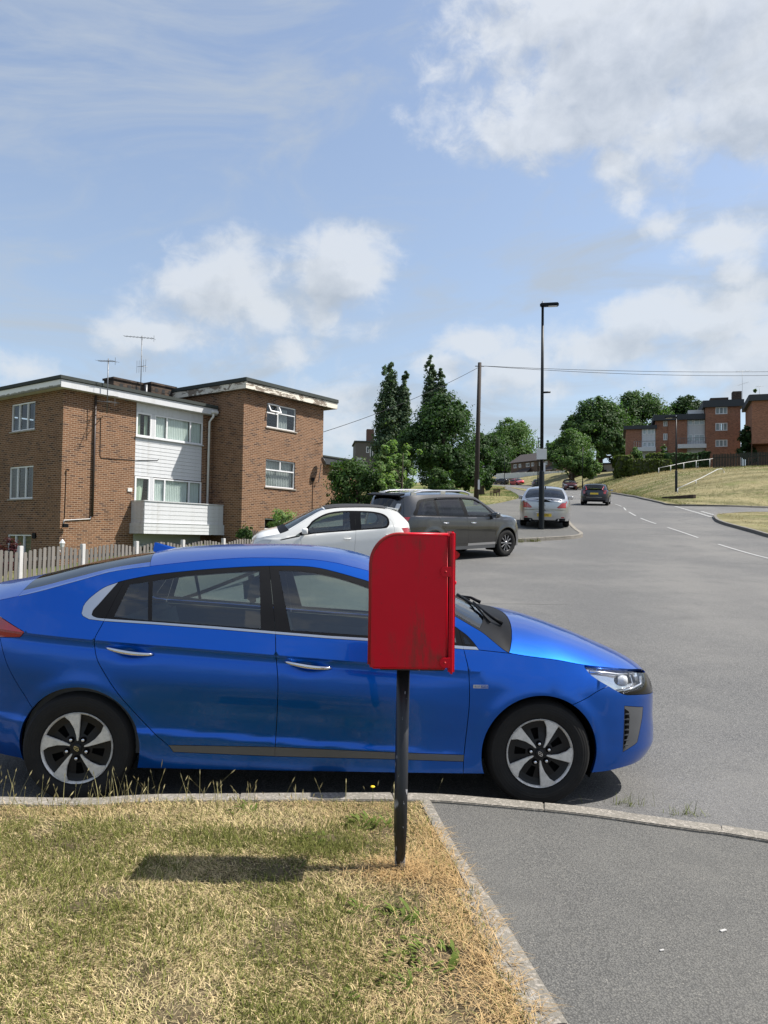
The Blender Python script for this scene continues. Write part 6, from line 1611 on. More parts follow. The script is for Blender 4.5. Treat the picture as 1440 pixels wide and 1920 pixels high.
def build_trees():
    px_tree('poplar_tree', 'tall twin-topped poplar left of the dark sycamore', 704, 768, 687, 82, 34000, .24, LEAFP, 1, 'poplar', spires=[(-.16, .66, 1.0), (.27, .46, .92)], trunk=.3, clump=.40, limbs=6)
    px_tree('poplar_tree', 'tall slim poplar rising behind the dark sycamore', 782, 838, 678, 86, 28000, .24, LEAFP, 2, 'poplar', spires=[(-.12, .55, 1.0), (.22, .50, .93)], trunk=.3, clump=.40, limbs=6)
    px_tree('sycamore_tree', 'big dark green sycamore beside the telegraph pole', 762, 900, 740, 66, 42000, .21, LEAFD, 3, 'round', .05, trunk=.35, clump=.30, tone=(.5, 1.5))
    px_tree('sycamore_tree', 'dark tree just right of the telegraph pole', 880, 925, 812, 80, 14000, .22, LEAFD, 4, 'round', .05, trunk=.25, clump=.32, tone=(.5, 1.4))
    px_tree('young_tree', 'young pale green tree with upright leafy shoots behind the white car', 692, 812, 788, 33, 9000, .115, LEAFL, 5, 'spray', trunk=.06, clump=.9, limbs=12)
    px_tree('garden_shrub', 'dense green shrub against the end of the nearest flats', 600, 735, 862, 34, 9000, .12, LEAFS, 6, 'bush', trunk=.07, clump=.34, cat='shrub')
    px_tree('garden_shrub', 'rounded dark bush behind the roof of the grey 4x4', 793, 862, 880, 38, 4500, .11, LEAFS, 7, 'bush', trunk=.06, clump=.34, cat='shrub', tone=(.5, 1.2))
    px_tree('garden_shrub', 'small bright shrub in front of the wing of the nearest flats', 500, 566, 952, 29, 2200, .07, LEAFL, 8, 'bush', trunk=.04, clump=.4, cat='shrub')
    px_tree('garden_shrub', 'low shrub by the nose of the white car', 440, 478, 985, 27, 1800, .07, LEAFS, 9, 'bush', trunk=.03, clump=.4, cat='shrub')
    px_tree('purple_shrub', 'dark red leaved shrub behind the left end of the picket fence', -14, 42, 1000, 22.6, 3600, .055, LEAFR, 10, 'bush', trunk=.03, clump=.4, cat='shrub')
    px_tree('ash_tree', 'broad mid green tree left of the distant terrace', 910, 1010, 787, 236, 36000, .55, LEAFM, 11, 'round', .0, trunk=.5, clump=.28, tone=(.6, 1.5))
    px_tree('conifer_tree', 'small dark conifer showing between the lamp posts', 1012, 1040, 828, 215, 1500, .6, LEAFD, 12, 'conifer', trunk=.3)
    px_tree('maple_tree', 'rounded green maple on the verge in front of the big dark trees', 1030, 1116, 807, 112, 26000, .26, LEAFM, 13, 'round', .20, trunk=.28, clump=.26, tone=(.6, 1.5))
    px_tree('maple_tree', 'slim young tree growing close beside the rounded maple', 1050, 1088, 830, 116, 6000, .26, LEAFM, 21, 'round', .25, trunk=.22, clump=.3)
    px_tree('chestnut_tree', 'huge dark tree, the left of the two behind the far flats', 1066, 1180, 745, 150, 42000, .42, LEAFX, 14, 'round', .10, trunk=.7, clump=.24, tone=(.5, 1.6))
    px_tree('chestnut_tree', 'huge dark tree rising directly behind the stepped far flats', 1126, 1262, 736, 158, 44000, .42, LEAFX, 15, 'round', .10, trunk=.7, clump=.24, tone=(.5, 1.6))
    px_tree('chestnut_tree', 'dark tree top between the far flats and their tallest block', 1238, 1334, 741, 175, 22000, .46, LEAFD, 16, 'round', .2, trunk=.6, clump=.26, tone=(.45, 1.2))
    px_tree('conifer_tree', 'feathery conifer top above the rightmost flats', 1390, 1436, 735, 165, 2600, .7, LEAFM, 17, 'conifer', trunk=.4)
    px_tree('garden_shrub', 'dark leafy shrub in the corner between the two right hand blocks', 1382, 1420, 798, 106, 4000, .30, LEAFD, 18, 'bush', trunk=.1, clump=.34, cat='shrub', tone=(.5, 1.2))
    px_tree('garden_shrub', 'grey green shrub below the lower balcony of the far flats', 1178, 1206, 838, 116, 2000, .25, LEAFM, 19, 'bush', trunk=.08, clump=.34, cat='shrub')
    px_tree('garden_shrub', 'thin climber between the two balconies of the far flats', 1236, 1252, 830, 117, 900, .25, LEAFM, 20, 'bush', trunk=.08, clump=.4, cat='shrub')
    px_tree('ash_tree', 'dark tree at the far left end of the white garden wall', 862, 962, 815, 222, 26000, .55, LEAFD, 22, 'round', .0, trunk=.4, clump=.28, tone=(.5, 1.3))
    def hedge(label, pl, pr, pt, pb, Y, dy, n, lm, seed, tone=(.6, 1.4)):
        r = np.random.default_rng(seed); xl, xr = xat(pl, Y), xat(pr, Y); x = (xl+xr)/2; w = (xr-xl)/2; z1 = zat(x, Y, pt); z0 = min(zat(x, Y, pb), gh(x, Y)+.2)-.2
        h = (z1-z0)/2; t = thing('hedge', label, 'hedge', (x, Y, z0), 0, 'clipped hedges below the far flats')
        V, F_, c = leaf_cloud(r, [(0, dy, h, w, dy, h)], n, .26, .13, tone=tone, shape='box', ncl=n//10); link('foliage', np_mesh('foliage', V, F_, lm, 4, c), t)
        core = MB(); core.box(-w*.94, w*.94, .06*dy, 1.9*dy, 0, 2*h*.95); core.build('hedge_core', simple('hedge_twigs', (.045, .055, .022), 1.0), t)
    hedge('long clipped hedge, yellowish on top, left of the white hand rail', 1182, 1258, 861, 888, 101, .9, 9000, LEAFY, 31)
    hedge('tall dark green clipped hedge behind the upper white hand rail', 1254, 1308, 850, 884, 104, .9, 7000, LEAFD, 32, (.7, 1.6))
    hedge('bright yellow green hedge, the leftmost of the clipped hedges', 1160, 1186, 854, 886, 104, 1.3, 4500, LEAFY, 33, (.8, 1.6))
    hedge('low yellow green hedge showing above the long hedge', 1219, 1252, 850, 864, 109, 1.0, 3500, LEAFY, 34, (.8, 1.7))
    hedge('small dark hedge beside the doorway of the far flats', 1318, 1332, 847, 872, 108, .8, 2500, LEAFD, 35, (.7, 1.4))

BLADE_G = np.array([.165, .178, .050]); BLADE_S = np.array([.72, .58, .325]); BLADE_B = np.array([.56, .37, .19])
def blade_f(k):
    at = k.n('ShaderNodeAttribute', attribute_name='Col').outputs['Color']
    b = pbsdf(k, at, .75, 0, .12); t = k.n('ShaderNodeBsdfTranslucent', {0: at}).outputs[0]
    return k.n('ShaderNodeMixShader', {0: .3, 1: b, 2: t}).outputs[0]
BLADE = mat('grass_blades', blade_f)
def vnoise(x, y, s, seed):
    r = np.random.default_rng(seed); G = r.random((64, 64)); u, v = x*s+100, y*s+100; i, j = np.floor(u).astype(int), np.floor(v).astype(int); f, g = u-i, v-j
    f = f*f*(3-2*f); g = g*g*(3-2*g); a = lambda p, q: G[p % 64, q % 64]
    return (a(i, j)*(1-f)+a(i+1, j)*f)*(1-g)+(a(i, j+1)*(1-f)+a(i+1, j+1)*f)*g
def blades(r, P, L, wd, lean, az, col, bend=.5, seg=2):
    """P (n,3) roots; each blade two quads, tapering and bent"""
    n = len(P); d = np.stack([np.cos(az), np.sin(az), np.zeros(n)], -1); sd_ = np.stack([-np.sin(az), np.cos(az), np.zeros(n)], -1)
    up = np.array([0, 0, 1.0]); rings = []
    for i, (f, wf) in enumerate(((0, 1.0), (.55, .85), (1.0, .18))):
        th = lean*(1+bend*f); c = P+(d*np.sin(th)[:, None]+up*np.cos(th)[:, None])*(L*f)[:, None]
        hw = (wd*wf/2)[:, None]; tw = sd_*hw
        rings += [c-tw, c+tw]
    V = np.stack(rings, 1).reshape(-1, 3); b = np.arange(n)[:, None]*6
    F_ = np.concatenate([b+[0, 1, 3, 2], b+[2, 3, 5, 4]], 1).reshape(-1, 4)
    c = np.repeat(col, 6, 0)
    return V, F_, c
_ex = np.array(edging); _nk = np.array(near_kerb)
def verge_inside(x, y, m=.0):
    o = np.argsort(_ex[:, 1]); k = np.argsort(_nk[:, 0])
    return (x < np.interp(y, _ex[o, 1], _ex[o, 0])-.065-m) & (y < np.interp(x, _nk[k, 0], _nk[k, 1])-.13-m)
def build_grass():
    r = np.random.default_rng(5)
    N = 330000
    y = 1.75+2.6*r.random(N)**1.0; x = r.uniform(-1.0, 1.0, N)*(.56*y+.25)
    x = np.where(x > 1.2, r.uniform(-2.0, 1.0, N), x)
    ov = r.normal(0, .02, N); ok = verge_inside(x, y+ov*.3, ov*1.0)
    x, y = x[ok], y[ok]
    o = np.argsort(_ex[:, 1]); de = np.interp(y, _ex[o, 1], _ex[o, 0])-x                 # distance from the edging
    g = .55*vnoise(x, y, 2.6, 1)+.45*vnoise(x, y, 8.0, 2)
    dry = 1-sstep(de, .15, .95)                                                             # scorched along the path
    kq = np.argsort(_nk[:, 0]); dk = np.interp(x, _nk[kq, 0], _nk[kq, 1])-y
    dry = np.maximum(dry, .75*(1-sstep(dk, .12, .50))*sstep(vnoise(x, y, 2.2, 31), .25, .6))
    green = .07+sstep(g-.16*dry, .43, .78)*.36
    for cx, cy, rx, ry, a in ((-.72, 3.75, .35, .16, .7), (-.25, 3.72, .30, .18, .8), (-.05, 3.95, .28, .12, .5), (-1.25, 3.45, .3, .3, .45), (-.95, 2.9, .7, .35, .30), (-.4, 3.25, .2, .2, .35), (-1.4, 2.5, .5, .4, .35), (-.3, 2.75, .35, .25, .3)):
        green = np.maximum(green, a*np.exp(-((x-cx)/rx)**2-((y-cy)/ry)**2)+.0*g)
    bare = sstep(vnoise(x, y, 3.3, 9), .60, .80)*(.25+.75*dry)
    keep = r.random(len(x)) > .78*bare+.12*dry
    x, y, green, dry, de, bare = [q[keep] for q in (x, y, green, dry, de, bare)]
    n = len(x); isg = r.random(n) < green
    L = np.where(isg, r.uniform(.020, .052, n), r.uniform(.016, .048, n)*(1+.25*vnoise(x, y, 5, 3))); wd = np.where(isg, r.uniform(.0022, .0040, n), r.uniform(.0016, .0030, n))
    lean = np.where(isg, r.uniform(.2, 1.0, n), r.uniform(.75, 1.42, n)); az = r.uniform(0, 6.283, n)+0
    az = np.where(isg, az, 5.0*vnoise(x, y, 3.0, 4)+r.normal(0, 1.0, n))
    tn = r.uniform(.55, 1.15, n)[:, None]
    col = np.where(isg[:, None], BLADE_G*(.75+.6*r.random(n)[:, None])+[.02, .015, 0]*r.random(n)[:, None], BLADE_S*(1-dry[:, None]*.55)+BLADE_B*dry[:, None]*.55)*tn
    mid = (~isg) & (r.random(n) < .30); col[mid] = (BLADE_S*.48+BLADE_G*.85)*tn[mid]*.95
    old = (~isg) & (r.random(n) < .16); col[old] = np.array([.20, .145, .085])*tn[old]
    z = H(x, y)+KERB+.012*0-.004+r.uniform(0, .014, n)
    V, F_, c = blades(r, np.column_stack([x, y, z]), L, wd, lean, az, col)
    struct(link('grass', np_mesh('grass', V, F_, BLADE, 4, c), None), 'stuff')
    # tall seed stalks along the kerb
    k = np.argsort(_nk[:, 0]); m = 150
    xs = np.concatenate([r.uniform(-2.6, -.25, 58), r.normal(-1.45, .42, 70), r.uniform(-.3, .35, 10)]); ys = np.interp(xs, _nk[k, 0], _nk[k, 1])-.15-r.random(len(xs))*.14
    n = len(xs); L = r.uniform(.07, .24, n)*np.where(np.abs(xs+1.5) < .7, 1.05, .8); P = np.column_stack([xs, ys, H(xs, ys)+KERB])
    V, F_, c = blades(r, P, L, r.uniform(.0022, .0036, n), r.uniform(.02, .38, n), r.uniform(0, 6.28, n), np.array([.40, .36, .17])*r.uniform(.7, 1.1, n)[:, None], bend=r.uniform(.2, 1.4, n) if False else .9)
    # seed heads: thicker slivers at the tips
    tip = V.reshape(n, 6, 3)[:, 4:6].mean(1); md = V.reshape(n, 6, 3)[:, 2:4].mean(1); dr = tip-md; dr /= np.linalg.norm(dr, axis=1)[:, None]
    hl = r.uniform(.018, .05, n)[:, None]; sdv = np.cross(dr, [0, 1, 0.2]); sdv /= np.linalg.norm(sdv, axis=1)[:, None]+1e-9
    V2 = np.stack([tip-dr*hl, tip-dr*hl*.4+sdv*.0028, tip+dr*.004, tip-dr*hl*.4-sdv*.0028], 1).reshape(-1, 3)
    F2 = np.arange(n*4).reshape(n, 4)+len(V); c2 = np.repeat(np.array([.46, .40, .21])*r.uniform(.8, 1.1, n)[:, None], 4, 0)
    struct(link('seed_stalks', np_mesh('seed_stalks', np.concatenate([V, V2]), np.concatenate([F_, F2]), BLADE, 4, np.concatenate([c, c2])), None), 'stuff')
    # long straw round the foot of the post and at the path's edge
    q = 5200; a = r.uniform(0, 6.28, q); d = np.abs(r.normal(0, .085, q))+.025; xx, yy = .095+d*np.cos(a)*1.2, 3.48+d*np.sin(a)*.8
    xx[1500:] = np.interp(np.linspace(1.9, 4.0, q-1500), _ex[o, 1], _ex[o, 0])-.035-np.abs(r.normal(0, .10, q-1500)); yy[1500:] = np.linspace(1.9, 4.0, q-1500)
    V, F_, c = blades(r, np.column_stack([xx, yy, H(xx, yy)+KERB]), r.uniform(.05, .13, q), r.uniform(.0018, .003, q), r.uniform(.7, 1.4, q), r.uniform(0, 6.28, q), (np.array([.56, .39, .19]))*r.uniform(.6, 1.15, q)[:, None])
    struct(link('straw', np_mesh('straw', V, F_, BLADE, 4, c), None), 'stuff')
    # weeds
    lm = MB(); pr = [(0, 0), (.16, .30), (.24, .6), (.17, .88), (0, 1.0)]
    vs = []; 
    for i, (w, t) in enumerate(pr): vs += [(-w*.5, t, .16*math.sin(t*2.4)+.05*w), (0, t, .16*math.sin(t*2.4)), (w*.5, t, .16*math.sin(t*2.4)+.05*w)]
    lm.add(vs, [(3*i+a, 3*i+a+1, 3*i+a+4, 3*i+a+3) for i in range(4) for a in (0, 1)])
    WM = mat('weed_leaf', lambda k: (lambda c: k.n('ShaderNodeMixShader', {0: .3, 1: pbsdf(k, c, .65, 0, .12), 2: k.n('ShaderNodeBsdfTranslucent', {0: c}).outputs[0]}).outputs[0])(k.mix(k.noise(k.n('ShaderNodeNewGeometry').outputs['Position'], 25, 4, .6), (.075, .115, .020, 1), (.16, .205, .045, 1))))
    leaf = lm.mesh('leaf', [WM], True, fix=False)
    spec = [(745, 1722, .062, 44, 'broad leaved weed just below the post foot'), (790, 1795, .055, 90, 'low spreading green weed near the bottom of the path edge'), (745, 1852, .045, 46, 'small green weed lowest beside the path edge'), (668, 1708, .05, 14, 'small weed left of the broad leaved one'),
            (672, 1545, .060, 60, 'green weed clump left of the post shaft'), (455, 1522, .055, 40, 'green weed at the kerb below the rear door of the blue car'), (650, 1872, .05, 16, 'faint weed in the straw at the bottom of the picture'), (590, 1578, .050, 48, 'low weed at the right end of the box shadow'), (560, 1625, .05, 16, 'weed inside the box shadow on the grass'), (715, 1550, .06, 14, 'grassy weed beside the post at the kerb')]
    for px, py, s, nl, lab in spec:
        p = gp(px, py); t = thing('weed', lab, 'weed', tuple(p), r.uniform(0, 6.28), 'weeds in the dry verge')
        for i in range(nl):
            a = 2*math.pi*i/nl*2.4+r.normal(0, .3); e = r.uniform(-.1, .75); sc = s*r.uniform(.45, 1.1); q = math.sqrt(r.random())*s*(.5+.028*nl)
            o_ = link('leaf', leaf, t, (q*math.cos(a)*.8, q*math.sin(a)*.8, 0), (e, 0, a)); o_.scale = (sc*1.1, sc, sc)
    p = gp(697, 1512); t = thing('dandelion', 'single yellow dandelion on a thin stalk in front of the kerb', 'flower', tuple(p))
    m = MB(); m.tube([(0, 0, 0), (.006, 0, .05), (.004, 0, .105)], .0016, 5); m.build('stalk', WM, t)
    m = MB(); m.lathe([(0, .004), (.010, .004), (.013, .0), (.004, -.006)], 12, Matrix.Translation((.004, 0, .107)) @ Matrix.Rotation(RAD(90), 4, 'X')); m.build('flower_head', simple('dandelion_yellow', (.75, .55, .02), .7), t)
    # tufts in the kerb joints
    for px, py, n_, nm in ((1175, 1512, 60, 'kerb_weeds'), (1290, 1532, 40, 'kerb_weeds')):
        p = gp(px, py, 0.0); xx = p[0]+r.normal(0, .07, n_); yy = p[1]+.03+r.normal(0, .02, n_)
        V, F_, c = blades(r, np.column_stack([xx, yy, H(xx, yy)]), r.uniform(.02, .10, n_), r.uniform(.002, .004, n_), r.uniform(.1, .9, n_), r.uniform(0, 6.28, n_), np.array([.15, .17, .06])*r.uniform(.6, 1.4, n_)[:, None])
        struct(link(nm, np_mesh(nm, V, F_, BLADE, 4, c), None), 'stuff')
    fk = np.array(far_kerb[2:22]); n_ = 1500; i = r.integers(4, len(fk), n_); xx = fk[i, 0]+r.normal(0, .13, n_); yy = fk[i, 1]-.06+r.normal(0, .05, n_)
    sel = vnoise(xx, yy, .9, 12) > .42; xx, yy = xx[sel], yy[sel]; n_ = len(xx)
    V, F_, c = blades(r, np.column_stack([xx, yy, H(xx, yy)]), r.uniform(.04, .17, n_), r.uniform(.006, .014, n_), r.uniform(.1, .9, n_), r.uniform(0, 6.28, n_), np.array([.14, .15, .05])*r.uniform(.5, 1.3, n_)[:, None])
    struct(link('kerb_weeds', np_mesh('kerb_weeds', V, F_, BLADE, 4, c), None), 'stuff')
    # rough grass over the far banks
    n_ = 60000; yy = r.uniform(20, 112, n_); xx = _rx(yy)+.35+r.random(n_)**1.6*30
    gate = ~(in_poly(road_poly, xx, yy)); xx, yy = xx[gate], yy[gate]; n_ = len(xx); sc = np.clip(np.hypot(xx, yy)/60, .4, 2)
    big = vnoise(xx, yy, .12, 21); L = r.uniform(.07, .16, n_)*sc*(1+.9*(np.abs(xx-_rx(yy)) < 1.0))
    col = np.where((big > .62)[:, None], np.array([.13, .15, .045]), np.array([.30, .25, .12]))*r.uniform(.55, 1.15, n_)[:, None]
    V, F_, c = blades(r, np.column_stack([xx, yy, H(xx, yy)+KERB-.01]), L, r.uniform(.012, .03, n_)*sc, r.uniform(.5, 1.4, n_), r.uniform(0, 6.28, n_), col)
    struct(link('rough_grass', np_mesh('rough_grass', V, F_, BLADE, 4, c), None), 'stuff')
    n_ = 22000; yy = r.uniform(44, 118, n_); lx = np.array(lawn_edge); oo = np.argsort(lx[:, 1]); xx = np.interp(yy, lx[oo, 1], lx[oo, 0])-.05-r.random(n_)**1.8*14
    sc = np.clip(np.hypot(xx, yy)/60, .5, 2); big = vnoise(xx, yy, .12, 22)
    col = np.where((big > .52)[:, None], np.array([.10, .135, .035]), np.array([.27, .235, .11]))*r.uniform(.55, 1.15, n_)[:, None]
    V, F_, c = blades(r, np.column_stack([xx, yy, H(xx, yy)+KERB-.01]), r.uniform(.06, .15, n_)*sc, r.uniform(.012, .03, n_)*sc, r.uniform(.5, 1.4, n_), r.uniform(0, 6.28, n_), col)
    struct(link('lawn_grass', np_mesh('lawn_grass', V, F_, BLADE, 4, c), None), 'stuff')

# ------------------------------------------------------------------ street furniture
def red_f(k):
    tc = k.n('ShaderNodeTexCoord').outputs['Object']; st = k.n('ShaderNodeMapping', {0: tc, 'Scale': (14, 14, 2.2)}).outputs[0]
    n1 = k.noise(st, 1.0, 8.0, .7, dist=.3); n2 = k.noise(tc, 4.0, 6.0, .65); n3 = k.noise(tc, 55.0, 4.0, .6)
    s = k.n('ShaderNodeSeparateXYZ', {0: tc}).outputs
    right = k.m('ADD', k.step(s[0], .12, .24), k.m('MULTIPLY', k.step(s[2], .50, .57), .35), clamp=True)
    g = k.m('MULTIPLY', k.step(k.m('ADD', k.m('MULTIPLY', n1, .7), k.m('MULTIPLY', n2, .5)), .60, .80), k.m('ADD', .42, k.m('MULTIPLY', right, .56)))
    ol = k.step(s[0], -.005, .020); g = k.m('MAXIMUM', g, k.m('MULTIPLY', k.m('SUBTRACT', 1.0, ol), k.m('ADD', .15, k.m('MULTIPLY', n2, .8))))
    c = k.mix(n2, (.50, .003, .014, 1), (.60, .005, .022, 1)); c = k.mix(k.m('MULTIPLY', g, .85, clamp=True), c, (.080, .045, .028, 1))
    c = k.mix(k.m('MULTIPLY', k.step(n3, .66, .74), .35), c, (.10, .02, .02, 1))
    return pbsdf(k, c, k.m('ADD', .34, k.m('MULTIPLY', g, .4)), 0, .22, normal=bump(k, k.m('ADD', n3, k.m('MULTIPLY', n2, 2.0)), .10, .002))
REDP = mat('post_box_red', red_f)
def postpaint_f(k):
    tc = k.n('ShaderNodeTexCoord').outputs['Object']; s = k.n('ShaderNodeSeparateXYZ', {0: tc}).outputs
    st = k.n('ShaderNodeMapping', {0: tc, 'Scale': (1.0, 1.0, .45)}).outputs[0]
    n = k.noise(st, 34.0, 5.0, .62); low = k.m('SUBTRACT', 1.0, k.step(s[2], .02, .16)); n2 = k.noise(tc, 90, 4, .6)
    ch = k.step(k.m('ADD', n, k.m('MULTIPLY', low, .23)), .645, .665); patch = k.step(k.noise(st, 15.0, 2.0, .4), .585, .60)
    patch = k.m('MULTIPLY', k.m('MULTIPLY', patch, k.m('SUBTRACT', 1.0, k.step(s[2], .30, .36))), k.step(s[2], .14, .18))
    c = k.mix(k.m('MAXIMUM', k.m('MULTIPLY', ch, .8), patch), (.010, .010, .011, 1), k.mix(n2, (.22, .22, .23, 1), (.42, .42, .43, 1)))
    return pbsdf(k, c, .38, 0, .5, normal=bump(k, ch, -.3, .002))
POSTBLK = mat('chipped_black_paint', postpaint_f)
def build_postbox():
    px, py = .0966, 3.48; z0 = gh(px, py)-.02
    t = thing('post_box', 'red pole mounted post box, side on, on a chipped black post in the dry grass', 'post box', (px, py, z0))
    zb = .968-z0; x0 = -.0585-px; x1 = .284-px; zt = 1.557-z0; hw = .122
    prof = [(x0+.012, zb), (x1, zb), (x1, zt)]
    n = 14; rx, rz = .128, .138
    for i in range(n+1): a = math.pi/2+math.pi/2*i/n; prof.append((x0+rx+rx*math.cos(a), zt-rz+rz*math.sin(a)))
    prof.append((x0, zb+.012))
    m = MB(); m.prism(prof, -hw, hw); me = m.mesh('box_shell', [REDP], False, .011, seg=3); sharp(me, 50)
    # object origin at the lower back corner so that the wear follows the box
    for v in me.vertices: v.co -= Vector((x0, 0, zb))
    sh = link('box_shell', me, t, (x0, 0, zb))
    m = MB(); L = .30
    rl = [(x0+rx+.02+.004*i, zt+.003) for i in range(2)]
    # rolled rim along the near and far edge
    for sg in (-1, 1):
        m = MB(); pts = [(x1-.004, sg*(hw-.006), zt-.004)]
        for i in range(n+1): a = math.pi/2+math.pi/2*i/n; pts.append((x0+rx+(rx-.004)*math.cos(a), sg*(hw-.006), zt-rz+(rz-.004)*math.sin(a)))
        pts += [(x0+.004, sg*(hw-.006), zb+.02)]
        m.tube(pts, .0085, 8); m.build('edge_bead', REDP, sh, smooth=True).location = (-x0, 0, -zb)
    # door frame at the front (faces up the road)
    m = MB(); m.box(x1+.004, x1+.031, -hw-.006, hw+.006, zb-.018, zt+.013); d = m.build('front_plate', REDP, t, bevel=.009, seg=3)
    for zc in (zt-.165, zb+.032):
        for sg in (-1, 1):
            m = MB(); pl = [(x1+.012, zc-.024), (x1+.012, zc+.024)]
            for i in range(11): a = RAD(68)+RAD(224)*i/10; pl.append((x1-.012+.023*math.cos(a), zc+.023*math.sin(a)))
            m.prism(pl, -.007, .007); lo = m.build('lug', REDP, d, bevel=.0025); lo.location = (0, sg*(hw+.004), 0)
            b = MB(); b.lathe([(0, -.006), (.004, -.005), (.0055, 0), (.0055, .004)], 12); bo = b.build('lug_screw', REDP, d, smooth=True); bo.location = (x1-.012, sg*(hw+.012), zc); bo.rotation_euler = (0, 0, 0 if sg < 0 else math.pi)
    m = MB(); m.prism([(x1+.031, zt-.070), (x1+.050, zt-.082), (x1+.054, zt-.092), (x1+.049, zt-.100), (x1+.031, zt-.116)], -.085, .085); m.build('slot_hood', REDP, d, bevel=.003)
    m = MB(); m.box(x1+.030, x1+.0335, -.07, .07, zt-.135, zt-.118); m.build('letter_slot', WELL, d)
    m = MB(); m.box(x1+.030, x1+.034, -.085, .085, zt-.42, zt-.20); m.build('notice_plate', simple('enamel_white', (.7, .7, .68), .3), d, bevel=.002)
    m = MB(); m.lathe([(0, -.012), (.008, -.010), (.010, 0)], 12, Matrix.Translation((x1+.031, -.05, zt-.215)) @ Matrix.Rotation(RAD(90), 4, 'Z')); m.build('lock', REDP, d)
    m = MB(); m.box(x0+.05, x1-.01, -.08, .08, zb-.012, zb-.0005); m.build('base_bracket', POSTBLK, t, bevel=.003)
    m = MB(); m.lathe([(.0, 0), (.029, 0), (.029, -.0)], 4) if False else None
    m = MB(); m.tube([(-.004, 0, -.15), (-.004, 0, .2), (0, 0, zb-.012)], .0295, 28); m.build('post', POSTBLK, t, smooth=True)
    return t
LAMPBLK = simple('lamp_post_paint', (.007, .0095, .0105), .42, spec=.2, vary=.3, vscale=4)
def street_lamp(label, px, py, ptop, head, Y=None, r=.057, base_h=2.0, plate_=None, group='street lamps along the road', arm=.75):
    p = gp(px, py) if Y is None else np.array([xat(px, Y), Y, gh(xat(px, Y), Y)])
    h = zat(p[0], p[1], ptop)-p[2]; az = math.atan2(p[0], p[1])
    t = thing('street_lamp', label, 'street lamp', tuple(p), -az, group)
    m = MB(); m.tube([(0, 0, -.3), (0, 0, base_h*.96), (0, 0, base_h)], [r*1.75, r*1.75, r*1.2], 16); b = m.build('base_compartment', LAMPBLK, t, smooth=True); sharp(b.data, 40)
    m = MB(); m.tube([(0, 0, base_h-.01), (0, 0, h*.6), (0, 0, h)], [r*1.15, r, r*.8], 14); m.build('column', LAMPBLK, t, smooth=True)
    if head:
        s = head; a = arm
        m = MB(); m.box(min(-.1*s, a*s), max(-.1*s, a*s), -.11, .11, h-.02, h+.10); hd = m.build('lamp_head', LAMPBLK, t, bevel=.03)
        m = MB(); m.box(min(.35*a*s, .9*a*s), max(.35*a*s, .9*a*s), -.08, .08, h-.028, h-.0205); m.build('diffuser', CLEARLENS, hd)
        m = MB(); m.lathe([(0, -.09), (.03, -.08), (.035, 0)], 10, Matrix.Translation((0, 0, h+.10)) @ Matrix.Rotation(RAD(-90), 4, 'X')); m.build('photocell', CLEARLENS, hd)
    return t, p, h
